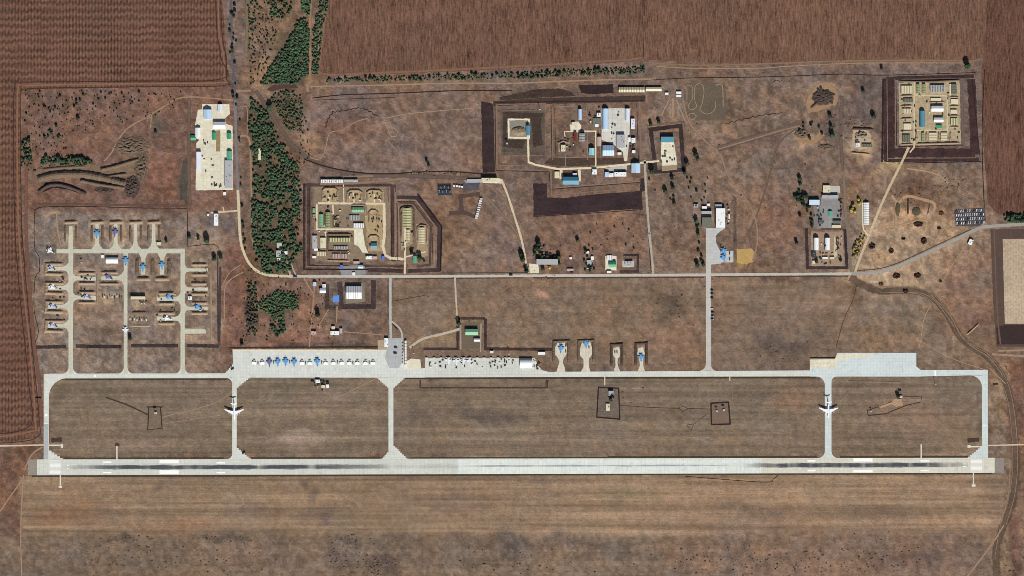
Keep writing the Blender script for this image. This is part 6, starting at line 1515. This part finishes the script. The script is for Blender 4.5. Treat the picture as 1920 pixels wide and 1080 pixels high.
# ------------------------------------------------------------------ trees and scrub
def leafmat(name, c1, c2):
    t = NT(name)
    oi = t.n("ShaderNodeObjectInfo").outputs["Random"]
    f = t.noise(0.45, 3, .7)
    at = t.n("ShaderNodeAttribute", attribute_name="tone").outputs["Fac"]
    v = t.math('ADD', t.math('MULTIPLY', f, .8), t.math('ADD', t.math('MULTIPLY', oi, .35), t.math('MULTIPLY', at, .5)))
    t.color(t.mix(t.ramp(v, .35, 1.05), A(c1), A(c2)))
    t.b.inputs["Roughness"].default_value = .8
    return t.m
LEAF = {'dark': leafmat("leaves_dark", (33, 46, 36), (74, 94, 70)), 'green': leafmat("leaves_green", (40, 60, 44), (86, 112, 80)), 'dry': leafmat("leaves_dry", (66, 56, 48), (112, 100, 72)), 'yellow': leafmat("leaves_yellow", (150, 134, 60), (214, 200, 110)), 'brown': leafmat("twigs_brown", (62, 50, 46), (100, 82, 72))}
LEAF['twig'] = leafmat("twigs_pale", (78, 66, 57), (108, 92, 78))
LEAF['straw'] = leafmat("straw_tufts", (88, 78, 62), (124, 108, 86))
BARK = plain((92, 78, 66), .2)
def crown_geo(bm, c, r, rr, sub=2, leaves=40, flat=.85):
    """a ragged crown: displaced shell plus loose leaf clumps"""
    g = bmesh.ops.create_icosphere(bm, subdivisions=sub, radius=1.0)
    ofs = Vector((rr.uniform(-99, 99), rr.uniform(-99, 99), 0))
    for v in g['verts']:
        d = v.co.normalized()
        k = 1 + .38 * mnoise.noise(d * 1.9 + ofs) + .30 * mnoise.noise(d * 4.5 + ofs)
        v.co = Vector((d.x * k * r, d.y * k * r, d.z * k * r * flat)) + c
    for i in range(leaves):
        d = Vector((rr.gauss(0, 1), rr.gauss(0, 1), rr.gauss(.3, .8))).normalized()
        p = c + Vector((d.x * r, d.y * r, d.z * r * flat)) * rr.uniform(.8, 1.22)
        s = r * rr.uniform(.12, .24)
        a = Vector((rr.gauss(0, 1), rr.gauss(0, 1), rr.gauss(0, .6))).normalized() * s; b = a.cross(d).normalized() * s if a.cross(d).length > 1e-4 else Vector((s, 0, 0))
        bm.faces.new([bm.verts.new(p + q) for q in (a, b, -a, -b)])
def tree_meshes(kind, n=3):
    out = []
    for i in range(n):
        rr = random.Random(i * 17 + len(kind))
        bm = bmesh.new(); crown_geo(bm, Vector((0, 0, 1.25)), 1.0, rr, 2, 60)
        me = to_mesh(bm, "crown", LEAF[kind])
        bm = bmesh.new(); loft(bm, [(0, .13, .13, 0), (.6, .10, .10, 0), (1.3, .05, .05, 0)], 6)
        bmesh.ops.rotate(bm, verts=bm.verts[:], cent=(0, 0, 0), matrix=Matrix.Rotation(R(90), 3, 'X'))
        for k in range(3):
            a = k * 2.1 + i
            e = Vector((math.cos(a) * .55, math.sin(a) * .55, 1.4)); s0 = Vector((0, 0, .6))
            v = [bm.verts.new(p) for p in (s0 + Vector((.05, 0, 0)), s0 + Vector((-.03, .05, 0)), s0 + Vector((-.03, -.05, 0)), e)]
            for f in ((0, 1, 3), (1, 2, 3), (2, 0, 3), (0, 2, 1)): bm.faces.new([v[q] for q in f])
        out.append((me, to_mesh(bm, "trunk", BARK)))
    return out
TM = {k: tree_meshes(k) for k in LEAF}
rt = random.Random(21)
def tree(x, y, r, kind, label, group, hs=1.0, name="tree", cat="tree"):
    me, tr = rt.choice(TM[kind])
    root = empty(name, label, cat, W(x, y, 0), rt.uniform(0, 6.28), group)
    k = r * U
    root.scale = (k, k, k * hs)
    link("crown", me, root); link("trunk", tr, root)
    return root
NTREE = [0]
def inside(p, poly):
    x, y = p; c = False
    for i in range(len(poly)):
        (x0, y0), (x1, y1) = poly[i], poly[i - 1]
        if (y0 > y) != (y1 > y) and x < (x1 - x0) * (y - y0) / (y1 - y0) + x0: c = not c
    return c
def scatter(poly, n, mind=0):
    xs = [p[0] for p in poly]; ys = [p[1] for p in poly]
    out = []
    tries = 0
    while len(out) < n and tries < n * 60:
        tries += 1
        p = (rt.uniform(min(xs), max(xs)), rt.uniform(min(ys), max(ys)))
        if inside(p, poly) and all((p[0] - q[0]) ** 2 + (p[1] - q[1]) ** 2 > mind * mind for q in out[-90:]): out.append(p)
    return out
def ragged(items, cell=16, thr=-.12, sd=0):
    return [q for q in items if mnoise.noise(Vector((q[0] / cell, q[1] / cell, 3.3 + sd))) + .6 * mnoise.noise(Vector((q[0] / cell * 2.6, q[1] / cell * 2.6, 7.1 + sd))) > thr]
# named single trees and bushes
for x, y, r, k, l in ((787, 484, 5.5, 'dark', "dark tree right of the teal guardhouse of the slanted store"), (772, 474, 4, 'dark', "dark tree above the teal guardhouse of the slanted store"), (312, 452, 3.4, 'dark', "dark bush right of the top dispersal row"), (1813, 124, 6.5, 'green', "lone big round tree at the corner of the north-east fields"), (1653, 129, 3.5, 'dry', "lone dull bush above the square north-east store"), (596, 590, 5.5, 'dark', "lone tree in the rough ground west of the pump house"),
        (506, 202, 6, 'green', "lone round tree on the pale clearing in the wood"), (860, 606, 5, 'dark', "tall dark tree left of the bright green house"), (1247, 359, 5, 'green', "green tree with long shadow south of the fuel yard, left one"), (1261, 351, 4, 'dark', "dark tree south of the fuel yard, right one"),
        (1307, 497, 5, 'green', "bright green tree at the road left of the link road, left of two"), (1319, 497, 4, 'green', "green tree at the road left of the link road, right of two"), (1309, 440, 4, 'green', "tree left of the link road below the grey building"),
        (1305, 415, 5, 'green', "tree leaning over the sandy patch left of the small apron"), (1304, 290, 5, 'dark', "double dark tree right of the fuel yard"), (1308, 298, 4, 'dark', "dark tree just below the double tree right of the fuel yard"),
        (1222, 322, 6, 'dark', "large dark tree at the gate left of the fuel yard"), (1283, 324, 4, 'dark', "dark tree at the lower right corner of the fuel yard frame"), (1260, 334, 4, 'dark', "dark tree below the fuel yard frame"), (1288, 308, 5, 'dry', "yellowish bush at the right of the fuel yard"),
        (1220, 233, 4, 'dark', "dark tree at the upper left corner of the fuel yard, left one"), (1235, 229, 4, 'dark', "dark tree at the upper left corner of the fuel yard, right one"), (980, 486, 6, 'dark', "dark tree left of the barrack, upper one"), (977, 478, 5, 'dark', "dark tree left of the barrack, topmost one"),
        (987, 508, 5, 'dark', "dark tree beside the junction left of the barrack"), (1009, 457, 5.5, 'dark', "big dark tree above the barrack"), (1048, 482, 4.5, 'dark', "dark tree at the right end of the barrack"), (1083, 452, 4, 'dry', "dull tree standing alone above the walled garden"), (1048, 494, 3.5, 'dark', "dark tree right below the barrack's end"),
        (1018, 504, 4, 'green', "green bush in the garden below the barrack"), (1030, 502, 4, 'yellow', "yellow bush in the garden below the barrack"), (1098, 471, 3.5, 'dark', "dark tree at the top left of the walled garden"), (1106, 502, 4, 'dark', "dark tree at the bottom of the walled garden"),
        (388, 451, 6.5, 'green', "green tree with a long dark shadow in the plot south of the western yard"), (355, 445, 4, 'green', "green bush left of the long-shadowed tree"), (372, 447, 3.5, 'dark', "dark bush between the two green ones in the plot"), (402, 485, 5, 'dark', "dark tree right of the top right dispersal stand, left one"), (414, 483, 4.5, 'dark', "dark tree right of the top right dispersal stand, right one"),
        (244, 634, 4, 'dark', "round dark bush right of the middle dispersal taxiway"), (454, 645, 4, 'dark', "round dark bush just above the main apron's left corner"), (800, 302, 3.2, 'green', "green bush in the dry field left of the dark strip"), (804, 310, 3, 'dark', "lone dark dot bush above the railway ditch"),
        (1637, 219, 5, 'dark', "green tree left of the square north-east store"), (1618, 172, 4, 'green', "green bush above the small sandy yard"), (1560, 254, 6, 'green', "bright green tree among the bushes below the ragged heap"), (1556, 218, 4, 'dark', "dark tree right below the ragged heap"), (1558, 238, 4, 'dark', "dark tree above the bright green one below the ragged heap"),
        (1493, 455, 4, 'dark', "lone dark tree left of the arched hangars"), (1500, 405, 3.5, 'dry', "dull bush left of the grey eastern yard"), (1548, 461, 3.2, 'dark', "dark tree between the two arched hangars"), (1531, 491, 3.5, 'dark', "dark tree at the foot of the left arched hangar"), (1576, 488, 3.6, 'dark', "dark tree at the lower right of the hangar plot"),
        (1148, 744, 4, 'dark', "dark tree beside the grey hut in the left radar plot"), (1145, 749, 4, 'dark', "dark tree below the grey hut in the left radar plot"), (1683, 743, 4, 'dark', "dark bush left of the eastern radar cabin"), (1264, 382, 4, 'dry', "dull shrub in the field right of the grey track"), (292, 248, 3, 'brown', "dark brown stump bush beside the field track"), (146, 222, 3.4, 'dark', "lone dark bush in the western rough field")):
    tree(x, y, r * .82, k, l, None, 1.15); NTREE[0] += 1
def grove(poly, n, r0, r1, kinds, label, group, mind=2.5, hs=1.0, name="tree", cat="tree"):
    for x, y in scatter(poly, n, mind):
        tree(x, y, rt.uniform(r0, r1), rt.choice(kinds), label, group, hs, name, cat); NTREE[0] += 1
grove([(612, 149), (760, 142), (960, 137), (1100, 130), (1208, 124), (1208, 138), (1100, 142), (960, 148), (760, 152), (612, 155)], 80, 1.4, 2.7, ('dark', 'green', 'green'), "tree in the long hedgerow along the foot of the northern ploughed field", "hedgerow below the northern field", 3)
grove([(80, 296), (110, 292), (160, 296), (175, 304), (150, 310), (80, 308)], 22, 2, 3.2, ('dark', 'green'), "tree in the short belt above the excavation", "tree belt above the excavation", 2.5)
grove([(40, 262), (56, 258), (60, 310), (40, 312)], 14, 1.8, 2.8, ('dark', 'green'), "tree on the left rim of the western rough field", "trees on the western rim", 2)
grove([(44, 170), (200, 170), (300, 172), (300, 190), (160, 200), (50, 220)], 26, 1.1, 2.4, ('dark', 'dry', 'dark'), "small bush in the upper part of the western rough field", "bushes in the western rough field", 5, 1, "bush", "bush")
grove([(95, 230), (112, 240), (114, 262), (80, 262)], 8, 1.4, 2.6, ('dark', 'green'), "bush in the loose group in the western rough field", "loose bush group in the west", 3, 1, "bush", "bush")
grove([(1488, 336), (1500, 332), (1514, 372), (1512, 390), (1500, 380), (1486, 366)], 14, 2.4, 3.8, ('dark',), "tree in the dark clump left of the grey eastern yard", "dark clump left of the eastern yard", 3.4)
grove([(1594, 392), (1600, 384), (1604, 394), (1603, 400), (1595, 398)], 5, 2.2, 3.2, ('yellow',), "yellow tree left of the white toothed shed", "yellow trees left of the toothed shed", 2)
grove([(1605, 372), (1614, 372), (1613, 384), (1606, 384)], 4, 2.2, 3.2, ('yellow',), "yellow tree above the left edge of the toothed shed", "yellow trees above the toothed shed", 2)
grove([(1618, 436), (1626, 442), (1612, 472), (1600, 486), (1596, 470), (1606, 450)], 34, 1.2, 2.1, ('yellow', 'yellow', 'dry'), "tree of the yellow orchard beside the pale track", "yellow orchard", 2)
grove([(1884, 406), (1960, 402), (1960, 414), (1886, 416)], 16, 3, 4.2, ('dark', 'green'), "tree in the thick hedge above the eastern stubble field", "hedge at the eastern field", 3)
grove([(1496, 232), (1530, 228), (1545, 250), (1520, 262), (1496, 258)], 10, 1.4, 2.6, ('dark', 'green'), "small bush around the rubble heap in the north east", "bushes around the rubble heap", 3, 1, "bush", "bush")
grove([(430, 0), (442, 10), (446, 180), (440, 220), (432, 160)], 20, 1.6, 3.0, ('dark',), "tree lining the northern end of the western road", "roadside trees in the north west", 3)
grove([(446, 220), (452, 330), (456, 470), (462, 470), (450, 330), (450, 220)], 12, 1.4, 2.6, ('dark',), "tree lining the western road beside the paved yard", "roadside trees beside the yard", 4)
grove([(1215, 335), (1340, 330), (1330, 390), (1290, 370), (1230, 385)], 16, 1.2, 2.4, ('dark', 'dry'), "small bush in the field below the fuel yard", "bushes below the fuel yard", 5, 1, "bush", "bush")
grove([(1000, 470), (1100, 420), (1200, 420), (1205, 470), (1120, 465)], 12, .9, 1.7, ('dark', 'brown'), "tiny bush in the reddish field above the walled garden", "tiny bushes above the walled garden", 8, 1, "bush", "bush")
grove([(996, 462), (1014, 450), (1020, 478), (1050, 480), (1050, 488), (1000, 486)], 12, 1.6, 3.4, ('dark', 'dark', 'dry'), "tree in the dark clump behind the long grey barrack", "trees behind the barrack", 3)
grove([(1094, 466), (1116, 466), (1116, 510), (1094, 510)], 9, 1.2, 2.4, ('dark', 'green'), "small tree inside the small walled garden", "trees in the walled garden", 3)
grove([(1512, 378), (1526, 386), (1526, 428), (1514, 424)], 10, 1.6, 3, ('dark',), "tree lining the left side of the grey eastern yard", "trees left of the eastern yard", 3)
grove([(1300, 380), (1312, 380), (1318, 500), (1306, 500)], 9, 1.4, 2.6, ('dark', 'green'), "tree in the thin row left of the small eastern apron", "tree row left of the small apron", 3)
# woods and scrub that read as one mass
_tpl = {}
def crown_templates(sub, leaves, n=14):
    """ragged crown shells as plain arrays: (verts, tris, quads)"""
    if (sub, leaves) not in _tpl:
        out = []
        for i in range(n):
            bm = bmesh.new(); crown_geo(bm, Vector((0, 0, 0)), 1.0, random.Random(100 + i), sub, leaves, 1.0)
            bm.verts.ensure_lookup_table(); bm.verts.index_update()
            out.append((np.array([v.co[:] for v in bm.verts]), [[v.index for v in f.verts] for f in bm.faces]))
            bm.free()
        _tpl[sub, leaves] = out
    return _tpl[sub, leaves]
def mass(name, items, kind_sets, label, cat, sub=1, leaves=14, flat=.85):
    mats = list(kind_sets)
    T = crown_templates(sub, leaves)
    V, LI, LT, MI, TO = [], [], [], [], []
    base = 0
    prep = [(np.array([k for f in fs for k in f]), np.array([len(f) for f in fs])) for _, fs in T]
    for (x, y, r, k) in items:
        q = rt.randrange(len(T)); v = T[q][0]; li, lt = prep[q]
        a = rt.uniform(0, 6.28); c_, s_ = math.cos(a) * r * U, math.sin(a) * r * U
        p = W(x, y, 0)
        V.append(np.stack([v[:, 0] * c_ - v[:, 1] * s_ + p.x, v[:, 0] * s_ + v[:, 1] * c_ + p.y, (v[:, 2] + 1.05) * r * U * flat], -1))
        LI.append(li + base); LT.append(lt); MI.append(np.full(len(lt), mats.index(k))); TO.append(np.full(len(v), rt.random()))
        base += len(v)
    V = np.concatenate(V); LI = np.concatenate(LI); LT = np.concatenate(LT); MI = np.concatenate(MI); TO = np.concatenate(TO)
    me = bpy.data.meshes.new(name)
    me.vertices.add(len(V)); me.vertices.foreach_set("co", V.astype(np.float32).ravel())
    me.loops.add(len(LI)); me.loops.foreach_set("vertex_index", LI.astype(np.int32))
    me.polygons.add(len(LT)); me.polygons.foreach_set("loop_start", (np.cumsum(LT) - LT).astype(np.int32)); me.polygons.foreach_set("loop_total", LT.astype(np.int32))
    me.polygons.foreach_set("material_index", MI.astype(np.int32))
    me.update(); me.validate()
    for k in mats: me.materials.append(LEAF[k])
    at = me.attributes.new("tone", 'FLOAT', 'POINT'); at.data.foreach_set("value", TO.astype(np.float32))
    return tag(link(name, me), label, cat, None, 'stuff')
def fill(poly, n, r0, r1, kinds, mind=0):
    return [(x, y, rt.uniform(r0, r1), rt.choice(kinds)) for x, y in scatter(poly, n, mind)]
it = []
it += ragged(fill([(470, 186), (492, 194), (502, 216), (524, 262), (552, 296), (562, 330), (566, 380), (558, 430), (552, 470), (550, 512), (496, 514), (478, 490), (472, 420), (474, 300), (466, 250)], 2500, 1.2, 2.9, ('dark', 'dark', 'dark', 'green'), 1.4), 11, -.15)
it += fill([(545, 440), (562, 440), (566, 470), (556, 480), (544, 474)], 24, 2.2, 3.6, ('dark',), 2)
it += ragged(fill([(546, 66), (556, 40), (574, 34), (581, 60), (578, 140), (555, 158), (520, 158), (488, 160), (494, 144), (512, 118), (530, 92)], 900, 1.3, 2.8, ('dark', 'dark', 'dark', 'green'), 1.4), 16, -.55, 2)
it += fill([(600, 0), (618, 0), (604, 60), (597, 140), (586, 142), (586, 60)], 200, 1.2, 2.4, ('dark', 'dark', 'green'), 1.6)
it += ragged(fill([(500, -4), (546, -4), (548, 20), (530, 40), (506, 30)], 120, 1.2, 2.6, ('dark', 'green'), 1.4), 9, 0, 4)
it += ragged(fill([(462, -4), (478, -4), (480, 60), (470, 60)], 60, 1.2, 2.4, ('dark', 'green'), 1.4), 9, -.1, 5)
it += fill([(566, 0), (584, 0), (580, 30), (568, 24)], 26, 2, 3.2, ('dark', 'green'), 2)
it += fill([(505, 180), (540, 168), (566, 180), (572, 216), (562, 248), (540, 246), (520, 210)], 200, 1.1, 2.4, ('dark', 'dry', 'green'), 1.6)
it += fill([(464, 530), (482, 530), (484, 590), (482, 630), (462, 634)], 110, 1.2, 2.6, ('dark', 'dark', 'brown'), 1.6)
it += fill([(484, 566), (520, 546), (552, 548), (562, 570), (556, 584), (532, 578), (534, 604), (516, 606), (504, 586), (486, 582)], 340, 1.1, 2.3, ('dark', 'green', 'green'), 1.5)
it += fill([(508, 612), (532, 604), (536, 622), (520, 634), (508, 628)], 26, 2, 3, ('dark',), 2)
it += fill([(1882, 404), (1960, 400), (1960, 416), (1884, 416)], 110, 1.4, 3, ('dark', 'dark', 'green'), 1.4)
it += fill([(78, 296), (110, 292), (160, 296), (180, 304), (150, 311), (80, 309)], 110, 1.2, 2.4, ('dark', 'dark', 'green'), 1.4)
it += fill([(40, 258), (56, 256), (62, 310), (40, 314)], 60, 1, 2.2, ('dark', 'green'), 1.4)
mass("woodland", it, ('dark', 'green', 'dry', 'brown'), "dense dark green wood running down beside the western road", "wood", 1, 16)
it = fill([(468, 0), (540, 0), (530, 40), (512, 90), (500, 140), (470, 160), (464, 60)], 190, .9, 2.0, ('dark', 'dry', 'brown'), 1.5)
it += fill([(462, 500), (600, 524), (590, 640), (450, 642)], 120, .7, 1.7, ('dark', 'brown', 'dry'), 2)
it += fill([(44, 170), (340, 172), (330, 210), (140, 250), (130, 300), (50, 330)], 210, .8, 1.8, ('dark', 'brown', 'dry', 'green'), 2)
it += fill([(560, 180), (576, 230), (584, 290), (560, 330)], 40, .8, 1.8, ('dark', 'dry'), 2)
it += fill([(520, 270), (560, 300), (566, 380), (560, 440), (552, 400), (552, 330)], 70, .8, 2, ('dark', 'brown'), 1.5)
it += fill([(590, 524), (640, 560), (640, 640), (580, 640)], 30, .6, 1.4, ('dark', 'brown'), 2)
it += fill([(612, 149), (760, 142), (960, 137), (1100, 130), (1208, 124), (1208, 138), (1100, 142), (960, 148), (760, 152), (612, 155)], 520, .8, 1.8, ("green", "green", "dry"), 1.1)
mass("scrub", it, ('dark', 'dry', 'brown', 'green'), "loose scrub of small dark bushes around the wood and the western field", "scrub", 1, 6)
it = []
for cx, cy, rx, ry, n in ((640, 1050, 30, 30, 40), (715, 1062, 36, 20, 60), (660, 1010, 40, 12, 24), (400, 1050, 120, 30, 50), (220, 1050, 100, 30, 40), (980, 1055, 160, 24, 50), (1330, 1055, 120, 24, 60), (1500, 1055, 120, 26, 80), (1650, 1050, 90, 30, 70), (1890, 1060, 40, 30, 30), (240, 1010, 70, 6, 24), (430, 1010, 60, 6, 24), (1480, 655, 60, 20, 14), (1270, 575, 34, 28, 20), (1560, 236, 40, 26, 30), (1280, 250, 60, 40, 10), (1440, 350, 100, 60, 36), (1180, 440, 120, 50, 26), (1780, 345, 30, 14, 20), (1710, 365, 44, 20, 26), (1180, 745, 40, 14, 8), (930, 775, 60, 20, 4), (450, 590, 20, 50, 16), (1030, 520, 20, 10, 12), (1000, 470, 30, 20, 20), (1612, 236, 30, 14, 12), (820, 325, 60, 5, 34), (780, 323, 20, 3, 10)):
    for i in range(int(n * .9)):
        it.append((rt.gauss(cx, rx * .55), rt.gauss(cy, ry * .55), rt.uniform(.8, 2.1), rt.choice(('twig', 'twig', 'straw'))))
mass("low_scrub", it, ('twig', 'straw'), "low brown scrub dotted over the southern edge and the dry fields", "scrub", 1, 5, .16)
